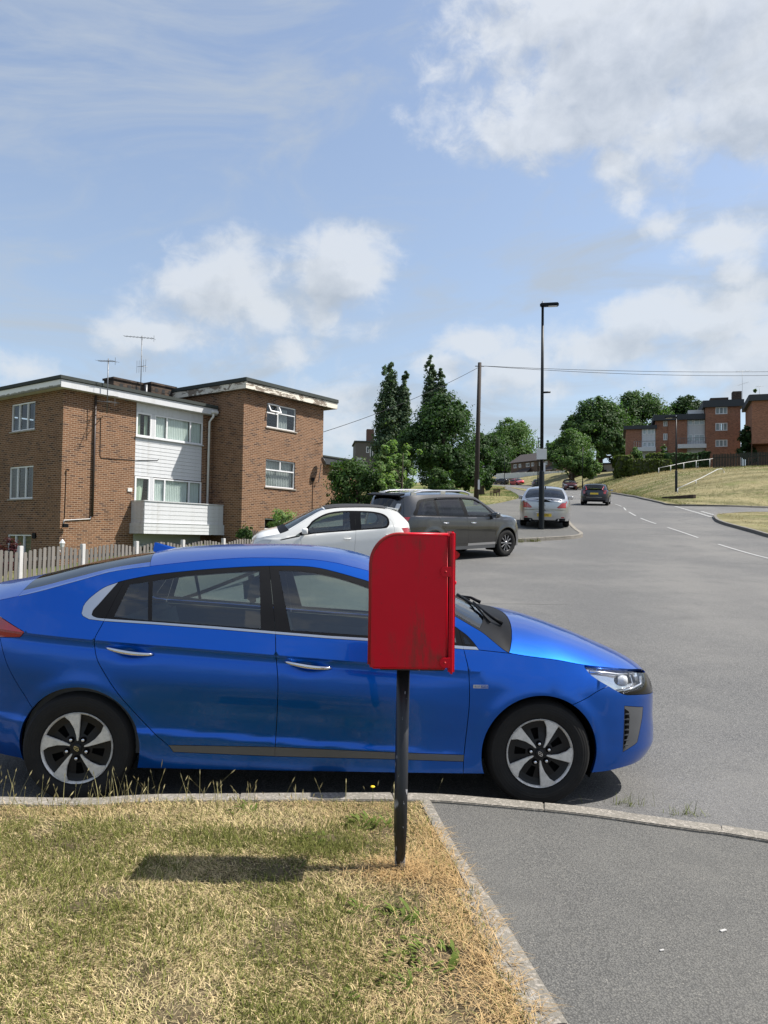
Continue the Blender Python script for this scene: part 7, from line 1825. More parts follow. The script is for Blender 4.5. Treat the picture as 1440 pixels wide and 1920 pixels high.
def build_street():
    t, p, h = street_lamp('tall black street lamp with a blank white plate in front of the silver car', 1015, 992, 574, 1, base_h=2.15, arm=.58)
    z = lambda y: zat(p[0], p[1], y)-p[2]
    m = MB(); m.tube([(0, 0, z(736)), (.30, 0, z(735.5))], .035, 8); m.build('side_bracket', LAMPBLK, t, smooth=True)
    m = MB(); m.box(-.19, .175, -.115, -.10, z(862), z(842)); pl = m.build('blank_plate', simple('plate_alu', (.58, .58, .56), .5, vary=.08), t, bevel=.01)
    m = MB()
    for zz in (z(858), z(846)): m.tube([(0, -.10, zz), (0, .07, zz)], .075, 10)
    m.build('plate_clip', LAMPBLK, t)
    m = MB(); m.box(.065, .13, -.05, .03, z(885), z(868)); m.build('label_strip', simple('label_white', (.6, .6, .6), .5), t)
    street_lamp('black street lamp on the right bank beside the lower white hand rail', 1268, 926, 783, -1, Y=64, r=.06, base_h=1.7, arm=.9)
    street_lamp('slim dark lamp post beyond the silver car, left of the tall street lamp', 1008, 908, 822, 1, Y=118, r=.075, base_h=1.6, arm=.8)
    street_lamp('thin lamp post on the verge between the maple and the dark red car', 1092, 913, 838, 0, Y=104, r=.05, base_h=1.2)
    street_lamp('thin lamp post in front of the white garden wall', 945, 905, 852, 0, Y=165, r=.06, base_h=1.2)
    # telegraph pole and its wires
    Yp = 47.; xp = xat(892, Yp); zp = gh(xp, Yp); top = zat(xat(897, Yp), Yp, 680)
    t = thing('telegraph_pole', 'leaning dark wooden telegraph pole carrying the wires behind the grey 4x4', 'pole', (xp, Yp, zp))
    m = MB(); dx = xat(896.5, Yp)-xp; m.tube([(0, 0, -.6), (dx*.5, 0, (top-zp)*.5), (dx, 0, top-zp)], [.155, .135, .11], 14); m.build('pole', simple('creosoted_wood', (.030, .022, .017), .85, vary=.35, vscale=6), t, smooth=True)
    zz = zat(xp, Yp, 915)-zp; m = MB(); m.box(.08, .20, -.20, -.13, zz-.1, zz+.5); m.build('notice', simple('label_white', (.6, .6, .6), .5), t)
    m = MB()
    for i in range(10): m.tube([(dx*.2+.13*(1 if i % 2 else -1), 0, 2.8+i*.42), (dx*.2+.24*(1 if i % 2 else -1), 0, 2.8+i*.42)], .012, 5)
    struct(m.build('climbing_pegs', METAL, t), 'stuff')
    m = MB(); m.tube([(dx-.28, 0, top-zp-.22), (dx+.28, 0, top-zp-.22)], .03, 6); m.build('wire_bracket', METAL, t)
    a = Vector((xp+dx+.1, Yp, top-.2))
    def wire(lab, b, sag, r=.014):
        n = 22; pts = []
        for i in range(n+1): f = i/n; q = a.lerp(b, f); q.z -= sag*4*f*(1-f); pts.append(q)
        m = MB(); m.tube([q-a for q in pts], r, 5); o = m.build('overhead_wire', BLACKPL, None, smooth=True); o.location = a; tag(o, lab, 'wire', 'overhead wires')
    wire('overhead wire running right from the telegraph pole, the upper one', Vector((46, 58, zat(46, 58, 679))), .55); wire('overhead wire running right from the telegraph pole, the lower one', Vector((46, 60, zat(46, 60, 683))), .75)
    e = Vector((xat(603, 36.5), 36.5, zat(xat(603, 36.5), 36.5, 810))); wire('overhead wire sloping down left to the nearest flats', e, .25); 
    # bench on the lawn
    p = gp(928, 930); Yb = p[1]; b = thing('park_bench', 'small dark wooden bench on the lawn beside the far path', 'bench', tuple(p), RAD(-62))
    wd = simple('bench_wood', (.07, .042, .028), .8, vary=.3); sc = .66
    for i in range(3): m = MB(); m.box(-.75*sc, .75*sc, (-.25+i*.17)*sc, (-.11+i*.17)*sc, .42*sc, .46*sc); m.build('seat_slat', wd, b)
    for i in range(3): m = MB(); m.box(-.75*sc, .75*sc, (.27+i*.03)*sc, (.30+i*.03)*sc, (.52+i*.15)*sc, (.64+i*.15)*sc); m.build('back_slat', wd, b)
    for s in (-1, 1): m = MB(); m.box(s*.62*sc-.04, s*.62*sc+.04, -.25*sc, -.17*sc, -.05, .44*sc); m.box(s*.62*sc-.04, s*.62*sc+.04, .22*sc, .30*sc, -.05, .98*sc); m.box(s*.62*sc-.04, s*.62*sc+.04, -.27*sc, .24*sc, .60*sc, .66*sc); m.box(s*.62*sc-.04, s*.62*sc+.04, -.27*sc, -.20*sc, .44*sc, .62*sc); m.build('leg', wd, b)
    # hand rails
    RW = simple('rail_white', (.43, .43, .41), .45, vary=.08)
    def P3(px, py, Y): x = xat(px, Y); return Vector((x, Y, zat(x, Y, py)))
    L = [P3(1270.5, 916, 63), P3(1305, 900.6, 66), P3(1314, 896.6, 66.8), P3(1346, 880, 70), P3(1354, 879, 70.6), P3(1358, 884, 71)]
    t = thing('hand_rail', 'bent white hand rail climbing the bank beside the right street lamp', 'railing', tuple(L[0]), 0, 'white hand rails on the bank')
    L = [q-L[0] for q in L]; o = Vector(t.location); m = MB(); m.tube(L, .033, 10); m.build('rail', RW, t, smooth=True)
    for q in (L[0], L[1], L[5]): m = MB(); w = q+o; m.tube([q, q-Vector((0, 0, w.z-gh(w.x, w.y)+.3))], .04, 8); m.build('rail_post', RW, t, smooth=True)
    xs = [(1235, 877.5, 96), (1257.5, 873, 97), (1282, 868, 98), (1305.5, 864, 99), (1331, 861, 100), (1338, 859.5, 100.3)]; L = [P3(*q) for q in xs]
    t = thing('hand_rail', 'long white hand rail rising in front of the clipped hedges', 'railing', tuple(L[0]), 0, 'white hand rails on the bank'); o = Vector(t.location); L = [q-o for q in L]
    m = MB(); m.tube(L, .040, 10); m.build('rail', RW, t, smooth=True)
    for q in L[:5]: m = MB(); w = q+o; m.tube([q, q-Vector((0, 0, max(1.2, w.z-gh(w.x, w.y)+.3)))], .05, 8); m.build('rail_post', RW, t, smooth=True)
    # low retaining wall at the foot of the lower rail
    q0, q1 = P3(1243, 925, 61), P3(1302, 931, 57.5); t = thing('retaining_wall', 'low dark retaining wall at the foot of the right street lamp', 'wall', tuple(q0), math.atan2(q1.y-q0.y, q1.x-q0.x))
    m = MB(); m.box(0, (q1-q0).length, -.12, .12, -1.4, -.30); m.build('wall', BRICKD, t)
    # dark board fence at the right edge
    q0, q1 = P3(1337, 884, 92), P3(1475, 876, 88); L_ = (q1-q0).length; za = zat(q0.x, q0.y, 852)-q0.z; zc_ = zat(q1.x, q1.y, 845)-q0.z
    t = thing('board_fence', 'dark green stained board fence below the rightmost flats', 'fence', tuple(q0), math.atan2(q1.y-q0.y, q1.x-q0.x))
    wm = simple('dark_fence_wood', (.022, .026, .020), .85, vary=.4, vscale=3); slope = (q1.z-q0.z)/L_; n = int(L_/.17); bm_ = MB(); me = None
    bd = MB(); bd.prism([(0, 0), (.125, 0), (.125, 2.0), (.0625, 2.1), (0, 2.0)], -.012, .012); bme = bd.mesh('fence_board', [wm])
    for i in range(n):
        f = i/n; o_ = link('fence_board', bme, t, (i*.17, -.03, f*(q1.z-q0.z)-.25)); o_.scale = (1, 1, (za+(zc_-za)*f+.25-f*(q1.z-q0.z))/2.05*random.uniform(.97, 1.02))
    for i in range(int(L_/2.4)+1): m = MB(); m.box(i*2.4, i*2.4+.1, .02, .12, -.6, za); m.build('fence_post', wm, t)
    for z_ in (.4, 1.6): m = MB(); m.box(0, L_, -.015, .018, z_, z_+.09); m.build('fence_rail', wm, t)
    # picket fence across the side road
    A = np.array([.0485, .0834])*19; O = np.array([-.4712, 1.0])*19; L_ = np.linalg.norm(A); rz = math.atan2(A[1], A[0])
    tops = {-3: 1.13, -2: 1.18, -1: 1.235, 0: 1.29, 1: 1.35, 2: 1.435, 3: 1.49, 4: 1.555, 5: 1.62, 6: 1.69, 7: 1.76}
    org = O+A*-2; t = thing('picket_fence', 'weathered grey picket fence with scalloped tops between white concrete posts', 'fence', (*org, 0), rz)
    wg = mat('weathered_wood', lambda k: (lambda tc: pbsdf(k, k.mix(k.noise(k.n('ShaderNodeMapping', {0: tc, 'Scale': (30, 30, 2.5)}).outputs[0], 1.0, 6.0, .7), (.075, .069, .061, 1), (.225, .21, .187, 1)), .9, 0, .25))(k.n('ShaderNodeTexCoord').outputs['Object']))
    wg2 = mat('weathered_wood_pale', lambda k: (lambda tc: pbsdf(k, k.mix(k.noise(k.n('ShaderNodeMapping', {0: tc, 'Scale': (30, 30, 2.5)}).outputs[0], 1.0, 6.0, .7), (.11, .10, .088, 1), (.275, .255, .228, 1)), .9, 0, .25))(k.n('ShaderNodeTexCoord').outputs['Object']))
    cp = simple('white_concrete', (.50, .49, .465), .85, vary=.18, vscale=7)
    pm = []
    for w_ in (wg, wg2, wg):
        b = MB(); b.prism([(-.046, 0), (.046, 0), (.046, .975), (.030, 1.0), (-.030, 1.0), (-.046, .975)], -.010, .010); pm.append(b.mesh('picket', [w_], bevel=.003))
    for i in range(-2, 8):
        u = (i+2)*L_; w = O+A*i; g = gh(*w)
        m = MB(); m.box(u-.055, u+.055, -.055, .055, g-.3, tops[i]); m.build('fence_post', cp, t, bevel=.012)
        if i == 7: break
        n = 13
        for j in range(n):
            f = (j+.5)/n; zt = tops[i]+(tops[i+1]-tops[i])*f-.165+.115*math.sin(math.pi*f)+random.uniform(-.01, .01); w2 = O+A*(i+f); z0 = gh(*w2)+.05
            o_ = link('picket', random.choice(pm), t, (u+.06+(L_-.12)*f, -.030, z0), (0, random.gauss(0, .008), 0)); o_.scale = (random.uniform(.92, 1.05), 1, zt-z0)
        for dz in (.28, .82):
            zz0 = tops[i]-1.25+dz+.05; zz1 = tops[i+1]-1.25+dz+.05
            m = MB(); m.add([(u+.06, y, z) for y, z in ((-.018, zz0), (.03, zz0), (.03, zz0+.08), (-.018, zz0+.08))]+[(u+L_-.06, y, z) for y, z in ((-.018, zz1), (.03, zz1), (.03, zz1+.08), (-.018, zz1+.08))], [(0, 1, 2, 3), (7, 6, 5, 4), (0, 4, 5, 1), (1, 5, 6, 2), (2, 6, 7, 3), (3, 7, 4, 0)]); m.build('fence_rail', wg, t)
    # short dark fence by the wing
    q0 = P3(455, 988, 28.5); t = thing('picket_fence', 'short dark picket fence beside the wing of the nearest flats', 'fence', (q0.x, q0.y, 0), rz); dk = simple('dark_picket_wood', (.065, .052, .042), .9, vary=.4, vscale=9)
    b = MB(); b.prism([(-.05, 0), (.05, 0), (.05, .94), (0, 1.0), (-.05, .94)], -.011, .011); bme = b.mesh('picket', [dk])
    for j in range(15): o_ = link('picket', bme, t, (j*.14, 0, q0.z-1.3), (0, random.gauss(0, .01), 0)); o_.scale = (1, 1, 1.3-.02*j+random.uniform(-.02, .02))
    for z_ in (.4, 1.0): m = MB(); m.box(-.05, 2.1, .012, .05, q0.z-1.3+z_, q0.z-1.3+z_+.07); m.build('fence_rail', dk, t)
    # cigarette paper and chips on the pavement
    for px, py, s, lab in ((1356, 1746, .015, 'scrap of white paper lying on the pavement'), (1241, 1783, .010, 'small pale pebble chip on the pavement')):
        p = gp(px, py, KERB-.006); m = MB(); m.box(-s, s, -s*.4, s*.4, 0, .004); o = m.build('litter_scrap', simple('paper_white', (.40, .39, .37), .8), None, bevel=.001); o.location = tuple(p+np.array([0, 0, .001])); o.rotation_euler = (0, 0, .4); tag(o, lab, 'litter')
# ------------------------------------------------------------------ the other cars
def gen_spec(name, xf, xr, wb, hw, r, zc, ze, belt, glassx, body, H_, rear=None, front=None, doors=(), tail=None, head=None, dlo=None, arch=.04, zb=.22, wheel=('plain', 5, ALLOYG, RIMBLK), lean=.45, tw=.20, rimf=.62, nf=2.9, nr=3.4, cab=None, roof=None, seatx=-.1, qf=.62, qr=.80, flare=.012, xar=None, xaf=None, side_extra=(), seeds_extra=(), top=None, nose=(0, 0), clad=None, tailside=True):
    zbelt = pchip(*zip(*belt)); bm_ = float(zbelt(0))
    lo = pchip([-.95, -.78, -.62, -.45, -.28, -.12, -.03, 0], [.945, .965, .985, 1.0, 1.0, .99, .975, .955])
    def W0(x, z):
        x, z = np.broadcast_arrays(np.asarray(x, float), np.asarray(z, float)); zz = z-zbelt(x)
        w = np.where(zz < 0, lo(np.clip(zz*.95/bm_*1.05, -.95, 0)), .955-zz*lean-.22*np.maximum(zz, 0)**2*1.2)*hw
        for cx in (-wb/2, wb/2): w = w+flare*np.exp(-((np.hypot(x-cx, z-r)-(r+arch+.01))/.06)**2)*sstep(z, .2, .35)
        return w
    fx = lambda a: pchip([.1, .25, .45, .65, .8, 1.0, 1.4], [a-.05, a, a+.01, a, a-.05+nose[0], a-.12, a-.2]); rx = lambda a: pchip([.1, .25, .5, .75, 1.0, 1.2, 1.8], [a+.06, a+.01, a, a+.01, a+.04, a+.08, a+.25])
    sp = dict(W0=W0, xf=fx(xf), xr=rx(xr), xaf=xaf or wb/2-.25, xar=xar or -wb/2+.25, nf=nf, nr=nr, qf=qf, qr=qr, zc=pchip(*zip(*zc)), ze=pchip(*zip(*ze)), wb=wb,
        zb=pchip([-9, xr, -wb/2, 0, wb/2, xf, 9], [zb+.05, zb+.05, zb+.01, zb, zb, zb, zb]), Rr=r+arch, Rf=r+arch, wzr=r-.005, wzf=r-.005, tyre_r=r, tyre_w=tw, rim_r=r*rimf, track=hw*.965, spin=RAD(11), wheel_style=wheel[0], nspoke=wheel[1], spoke_mat=wheel[2], rim_mat=wheel[3],
        pT=lambda x: np.interp(x, [xr, -1, 1, 2], [2.6, 2.4, 2.4, 3.0]), cab=cab or (xr+.35, wb/2-.35), roof=roof or glassx[1:3], seatx=seatx, belt=zbelt,
        mats=dict(body=body, glass=CARGLASS, frame=BLACKPL, chrome=SATIN, trim=GREYTRIM, black=GLOSSBLK, red=REDLENS, dred=DARKRED, lens=CLEARLENS, well=WELL, screen=SCREENGLASS, tint=TINTGLASS, plate=YPLATE))
    L = []; S = []
    wins, frame, lower = dlo
    L.append((spline(frame, .03, True) if len(frame) > 9 else lin(frame, .03, True), True))
    for w in wins: L.append((lin(w[0], .03, True), True)); S.append((w[1], ('side_window', w[2], 0, 0)))
    for d in doors: L.append((spline(d, .04), False))
    S += list(lower)
    if tail: L.append((lin(tail[0], .03, True), True)); S.append((tail[1], ('tail_light', 'red', .002, .01)))
    if head: L.append((lin(head[0], .03, True), True)); S.append((head[1], ('headlight', 'lens', .002, .01)))
    for a in side_extra: L.append((lin(a[0], .03, a[1]), a[1]))
    S += list(seeds_extra)
    sp['side_lines'] = L; sp['side_seeds'] = S
    sp['front_lines'], sp['front_seeds'] = front or ([([(-1, .62), (1, .62)], False), ([(-.5, .55), (.5, .55), (.45, .32), (-.45, .32)], True)], [((0, .7), ('hood_lip', 'body', .002, .01)), ((0, .45), ('grille', 'black', .001, .01)), ((0, .58), ('front_bumper', 'body', .002, .01))])
    sp['rear_lines'], sp['rear_seeds'] = rear or ([([(-1, .60), (1, .60)], False)], [((0, .45), ('rear_bumper', 'body', .002, .01)), ((0, .75), ('tailgate', 'body', .002, .01))])
    g = glassx   # cowl, roof front, roof rear, rear glass bottom
    sp['top_lines'] = top_std(sp, g[0]+.14, g[0], g[1], g[2], g[3], inset=.045) if not top else top(sp)
    my = float(Car(sp).ye((g[0]+g[1])/2))-.02; ry = float(Car(sp).ye((g[2]+g[3])/2))-.03
    sp['top_seeds'] = [((g[0]+.35, 0), ('hood', 'body', .002, .015)), (((g[0]+g[1])/2, 0), ('windscreen', 'screen', 0, 0)), (((g[1]+g[2])/2, 0), ('roof', 'body', .001, .01)), (((g[2]+g[3])/2, 0), ('rear_window', 'tint', 0, 0)),
        ((g[3]-.06, 0), ('tailgate', 'body', .001, .01)), ((g[0]+.09, 0), ('cowl', 'frame', .001, .01)), (((g[0]+g[1])/2, -my), ('roof_pillar', 'body', 0, 0)), (((g[0]+g[1])/2, my), ('roof_pillar', 'body', 0, 0)), (((g[2]+g[3])/2, -ry), ('roof_pillar', 'body', 0, 0)), (((g[2]+g[3])/2, ry), ('roof_pillar', 'body', 0, 0))]
    return sp

WHITE = paint('white_paint', (.72, .715, .68), .0, .5, .35); GREY = paint('grey_paint', (.062, .062, .062), .85, .25, rough=.26); SILVER = paint('silver_paint', (.40, .41, .42), 1.0, .6); NAVY = paint('dark_blue_paint', (.012, .016, .026), .6, .4); MAROON = paint('dark_red_paint', (.085, .012, .016), .6, .4)
RED = paint('red_paint', (.42, .015, .022), .3, .4); BLACKP = paint('black_paint', (.012, .012, .013), .4, .4); STEEL = paint('steel_blue_paint', (.06, .075, .09), .7, .4)

def white_car():
    frame = [(.80, .868), (.62, .985), (.50, 1.10), (.437, 1.165), (.25, 1.265), (.08, 1.318), (-.175, 1.345), (-.545, 1.337), (-.838, 1.312), (-1.03, 1.262), (-1.13, 1.185), (-1.155, 1.08), (-1.12, 1.0), (-1.017, .965), (-.545, .945), (-.354, .935), (.10, .918), (.399, .902), (.60, .880)]
    fw = [(.43, 1.13), (.25, 1.235), (.08, 1.288), (-.175, 1.315), (-.33, 1.312), (-.33, .962), (.10, .942), (.50, .922), (.55, .985)]
    rw = [(-.56, 1.308), (-.838, 1.283), (-1.01, 1.238), (-1.10, 1.165), (-1.115, 1.085), (-1.085, 1.02), (-1.005, .99), (-.56, .972)]
    sp = gen_spec('w', 1.72, -1.70, 2.34, .80, .285, [(-1.74, .985), (-1.66, 1.06), (-1.48, 1.22), (-1.36, 1.335), (-1.12, 1.40), (-.685, 1.445), (-.175, 1.458), (.208, 1.425), (.60, 1.28), (1.0, 1.09), (1.15, 1.03), (1.48, .955), (1.64, .86), (1.74, .74)],
        [(-1.74, .96), (-1.6, 1.05), (-1.44, 1.20), (-1.30, 1.30), (-1.10, 1.355), (-.685, 1.395), (-.175, 1.40), (.20, 1.365), (.50, 1.23), (.80, 1.06), (1.0, .96), (1.12, .925), (1.45, .86), (1.62, .80), (1.74, .70)],
        [(-1.3, 1.02), (-.5, .95), (.4, .90), (1.2, .84)], (1.02, .22, -1.15, -1.42), WHITE, 1.46, dlo=([(fw, (0, 1.1), 'glass'), (rw, (-.8, 1.1), 'glass')], frame, [((1.25, .74), ('front_fender', 'body', .002, .015)), ((.2, .6), ('front_door', 'body', .002, .015)), ((-.7, .65), ('rear_door', 'body', .002, .015)), ((-1.4, 1.05), ('body_side', 'body', .002, .015)), ((-.40, 1.1), ('window_frame', 'frame', .001, .01)), ((-.50, 1.1), ('window_frame', 'frame', .001, .01)), ((.64, .92), ('window_frame', 'frame', .001, .01))]),
        doors=[[(-.448, 1.36), (-.443, .963), (-.405, .582), (-.40, .30), (-.38, .15)], [(-1.05, 1.19), (-1.17, 1.15), (-1.24, 1.02), (-1.24, .80), (-1.12, .62), (-.95, .46), (-.84, .30)], [(.74, .93), (.70, .80), (.70, .5), (.72, .15)], [(-.84, .30), (0, .29), (.75, .28)]],
        tail=([(-1.412, .955), (-1.56, .955), (-1.9, .93), (-1.9, .78), (-1.60, .775), (-1.50, .80)], (-1.53, .88)), head=([(1.585, .75), (1.458, .80), (1.29, .80), (1.36, .72), (1.55, .66), (1.9, .66), (1.9, .74)], (1.45, .74)),
        rear=([([(-1, .58), (1, .58)], False), ([(-1, .93), (-.46, .93), (-.48, .78), (-1, .78)], False), ([(1, .93), (.46, .93), (.48, .78), (1, .78)], False)], [((0, .4), ('rear_bumper', 'body', .002, .01)), ((0, .75), ('tailgate', 'body', .002, .01)), ((.525, .86), ('tail_light', 'red', .002, .01)), ((-.525, .86), ('tail_light', 'red', .002, .01))]),
        side_extra=[([(.80, .868), (1.13, .80), (1.10, .79), (.74, .848), (.70, .86)], True)], seeds_extra=[((.95, .826), ('window_frame', 'frame', .001, .01))], roof=(-1.12, .2), seatx=-.25, lean=.40, qr=.7)
    s, root = build_car(sp, 'white_car', 'small white hatchback with black roof parked nose left beyond the blue car', detail=.035)
    rf = s.parts['roof'][0][0]
    # black folding roof panel, spoiler, aerial
    xs = np.linspace(-1.12, .16, 22); vs = []; fs = []
    for x in xs:
        for j in range(11): y = (-1+2*j/10)*(float(s.ye(x))-.035); vs.append((x, y, float(s.top(np.array([x]), np.array([y]))[0, 2])+.018))
    for i in range(21):
        for j in range(10): fs.append((i*11+j, (i+1)*11+j, (i+1)*11+j+1, i*11+j+1))
    m = MB(); m.add(vs, fs); m.build('canvas_roof', simple('canvas_black', (.016, .016, .017), .85), root, smooth=True, fix=False)
    m = MB(); m.add([(-1.13, y, z) for y, z in ((-.50, 1.405), (.50, 1.405))]+[(-1.40, y, 1.352) for y in (-.52, .52)]+[(-1.38, y, 1.325) for y in (-.52, .52)]+[(-1.15, y, 1.36) for y in (-.5, .5)], [(0, 2, 3, 1), (2, 4, 5, 3), (4, 6, 7, 5), (0, 6, 4, 2), (1, 3, 5, 7), (0, 1, 7, 6)]); m.build('spoiler', WHITE, root, bevel=.01)
    m = MB(); m.tube([(.12, -.0, 1.43), (-.03, 0, 1.63), (-.1, 0, 1.75)], [.008, .004, .003], 6); m.build('aerial', BLACKPL, root)
    Wf = lambda x, z: float(s.W(x, z))
    for nm, c in (('rear_door', (-1.20, .835, -1.06, .83)), ('front_door', (-.33, .785, -.19, .78))):
        me = handle_mesh('door_handle', *c, Wf, WHITE, .014); me.transform(Matrix.Diagonal((1, 1, 1, 1))); near, far = s.parts[nm][0]; link('door_handle', me, near); m2 = me.copy(); m2.transform(Matrix.Diagonal((1, -1, 1, 1))); m2.flip_normals(); link('door_handle', m2, far)
    for sg in (-1, 1): mirror_part(root, s, .60, .965, WHITE, sg, (.09, .10, .07))
    ground_car(root, -1.10, 16.7, RAD(180+9), 2.34, 1.4)
    return root
def suv():
    frame = [(.93, 1.085), (.80, 1.20), (.62, 1.36), (.42, 1.485), (.25, 1.55), (-.2, 1.585), (-.8, 1.585), (-1.3, 1.565), (-1.62, 1.53), (-1.74, 1.47), (-1.83, 1.32), (-1.92, 1.165), (-1.6, 1.135), (-.2, 1.095), (.5, 1.08)]
    fw = [(.62, 1.30), (.42, 1.435), (.25, 1.50), (-.16, 1.535), (-.10, 1.13), (.5, 1.11), (.80, 1.115)]
    rw = [(-.30, 1.538), (-.8, 1.54), (-1.12, 1.525), (-1.12, 1.145), (-.24, 1.125)]
    qw = [(-1.22, 1.522), (-1.55, 1.50), (-1.68, 1.44), (-1.80, 1.22), (-1.84, 1.175), (-1.22, 1.15)]
    dl = lambda: None
    sp = gen_spec('s', 2.27, -2.40, 2.70, .94, .365, [(-2.44, 1.15), (-2.38, 1.20), (-2.26, 1.40), (-2.14, 1.62), (-1.95, 1.675), (-1, 1.715), (-.2, 1.712), (.28, 1.655), (.7, 1.46), (1.12, 1.22), (1.28, 1.155), (1.7, 1.12), (2.1, 1.02), (2.24, .92), (2.3, .82)],
        [(-2.44, 1.12), (-2.32, 1.22), (-2.18, 1.46), (-2.05, 1.59), (-1.8, 1.63), (-1, 1.655), (-.2, 1.65), (.28, 1.60), (.55, 1.46), (.85, 1.27), (1.05, 1.14), (1.2, 1.07), (1.7, 1.03), (2.05, .95), (2.2, .88), (2.3, .80)],
        [(-1.9, 1.15), (-.2, 1.09), (.9, 1.05), (1.4, 1.0)], (1.14, .32, -2.06, -2.34), GREY, 1.71,
        dlo=([(fw, (.2, 1.3), 'glass'), (rw, (-.7, 1.3), 'tint'), (qw, (-1.5, 1.3), 'tint')], frame, [((1.35, .92), ('front_fender', 'body', .002, .015)), ((.3, .7), ('front_door', 'body', .002, .015)), ((-.5, .8), ('rear_door', 'body', .002, .015)), ((-1.7, 1.0), ('body_side', 'body', .002, .015)), ((-.13, 1.3), ('window_frame', 'frame', .001, .01)), ((-.25, 1.3), ('window_frame', 'frame', .001, .01)), ((-1.2, 1.3), ('window_frame', 'frame', .001, .01))]),
        doors=[[(-.22, 1.60), (-.18, 1.1), (-.14, .7), (-.14, .42), (-.14, .15)], [(-1.17, 1.60), (-1.17, 1.15), (-1.10, .95), (-.98, .75), (-.84, .55), (-.80, .42)], [(.93, 1.09), (.88, .9), (.90, .5), (.88, .42), (.88, .15)], [(-.84, .42), (0, .42), (.92, .42)]],
        tail=([(-2.02, 1.12), (-2.7, 1.10), (-2.7, .80), (-2.18, .80), (-2.10, .98)], (-2.16, 1.0)), head=([(1.72, 1.0), (1.98, .82), (2.6, .80), (2.6, .93), (2.05, .93)], (2.0, .87)), arch=.055,
        wheel=('split', 5, ALLOYG, RIMBLK), tw=.235, rimf=.61, zb=.27, lean=.34, side_extra=[([(-.97, .36), (.97, .36)], False)], cab=(-2.0, 1.05),
        seeds_extra=[((.3, .39), ('sill_strip', 'chrome', .001, .01)), ((-.5, .39), ('sill_strip', 'chrome', .001, .01)), ((.4, .31), ('sill_panel', 'trim', .001, .01)), ((-.5, .31), ('sill_panel', 'trim', .001, .01)), ((1.95, .5), ('front_bumper', 'body', .002, .01))],
        rear=([([(-1.2, .62), (1.2, .62)], False), ([(-1.2, 1.09), (-.60, 1.07), (-.56, .80), (-1.2, .80)], False), ([(1.2, 1.09), (.60, 1.07), (.56, .80), (1.2, .80)], False)], [((0, .45), ('rear_bumper', 'trim', .002, .01)), ((0, .85), ('tailgate', 'body', .002, .01)), ((.64, .95), ('tail_light', 'red', .002, .01)), ((-.64, .95), ('tail_light', 'red', .002, .01))]), seatx=-.05, qr=.78)
    s, root = build_car(sp, 'grey_suv', 'dark grey 4x4 with silver roof rails parked beyond the white car', detail=.04)
    for sg in (-1, 1):
        m = MB(); pts = []
        for x in np.linspace(-1.75, .28, 16): f = (x+1.75)/2.03; pts.append((x, sg*(float(s.ye(x))-.06), float(s.zc(x))+.035*min(1, 8*f, 8*(1-f))-.005))
        m.tube(pts, .022, 8)
        for x in (-1.74, -.75, .27): m.box(x-.08, x+.08, sg*(float(s.ye(x))-.06)-.02, sg*(float(s.ye(x))-.06)+.02, float(s.zc(x))-.06, float(s.zc(x))+.02)
        m.build('roof_rail', SATIN, root, smooth=False)
        mirror_part(root, s, .78, 1.12, GREY, sg, (.11, .12, .085))
        # wind deflectors over the side windows
        for a, b in ((-.25, .45), (-1.15, -.30)):
            m = MB(); q = [(x, float(np.interp(x, [-1.3, -.8, -.2, .25, .42, .62], [1.565, 1.585, 1.585, 1.55, 1.485, 1.36]))-.03) for x in np.linspace(a, b, 10)]
            m.tube([(x, sg*(float(s.W(x, z))+.012), z) for x, z in q], .014, 6); m.build('wind_deflector', GLOSSBLK, root, smooth=True)
    Wf = lambda x, z: float(s.W(x, z))
    for nm, c in (('rear_door', (-1.05, .965, -.85, .962)), ('front_door', (-.06, .945, .14, .94))):
        me = handle_mesh('door_handle', *c, Wf, CHROME, .018); near, far = s.parts[nm][0]; link('door_handle', me, near); m2 = me.copy(); m2.transform(Matrix.Diagonal((1, -1, 1, 1))); m2.flip_normals(); link('door_handle', m2, far)
    sp_ = MB(); sp_.add([(-2.02, y, 1.685) for y in (-.62, .62)]+[(-2.25, y, 1.640) for y in (-.60, .60)]+[(-2.23, y, 1.605) for y in (-.60, .60)]+[(-2.05, y, 1.63) for y in (-.62, .62)], [(0, 2, 3, 1), (2, 4, 5, 3), (4, 6, 7, 5), (0, 6, 4, 2), (1, 3, 5, 7), (0, 1, 7, 6)]); sp_.build('spoiler', BLACKPL, root, bevel=.01)
    plate(root, (-2.43, 0, .88), (0, 0, -math.pi/2), .52, .11, YPLATE, '')
    st = MB(); q = lambda x, y: tuple(s.top(np.array([x]), np.array([y]))[0]+np.array([-.006, 0, .006])); st.add([q(-2.27, -.52), q(-2.27, -.68), q(-2.20, -.68), q(-2.20, -.52)], [(0, 1, 2, 3)]); st.build('window_sticker', simple('label_white', (.6, .6, .6), .5), root)
    yaw = RAD(40); f = np.array([3.27, 20.55]); c, n_ = math.cos(yaw), math.sin(yaw)
    ox, oy = f[0]-(1.35*c+.90*n_), f[1]-(1.35*n_-.90*c)
    ground_car(root, ox, oy, yaw)
    return root
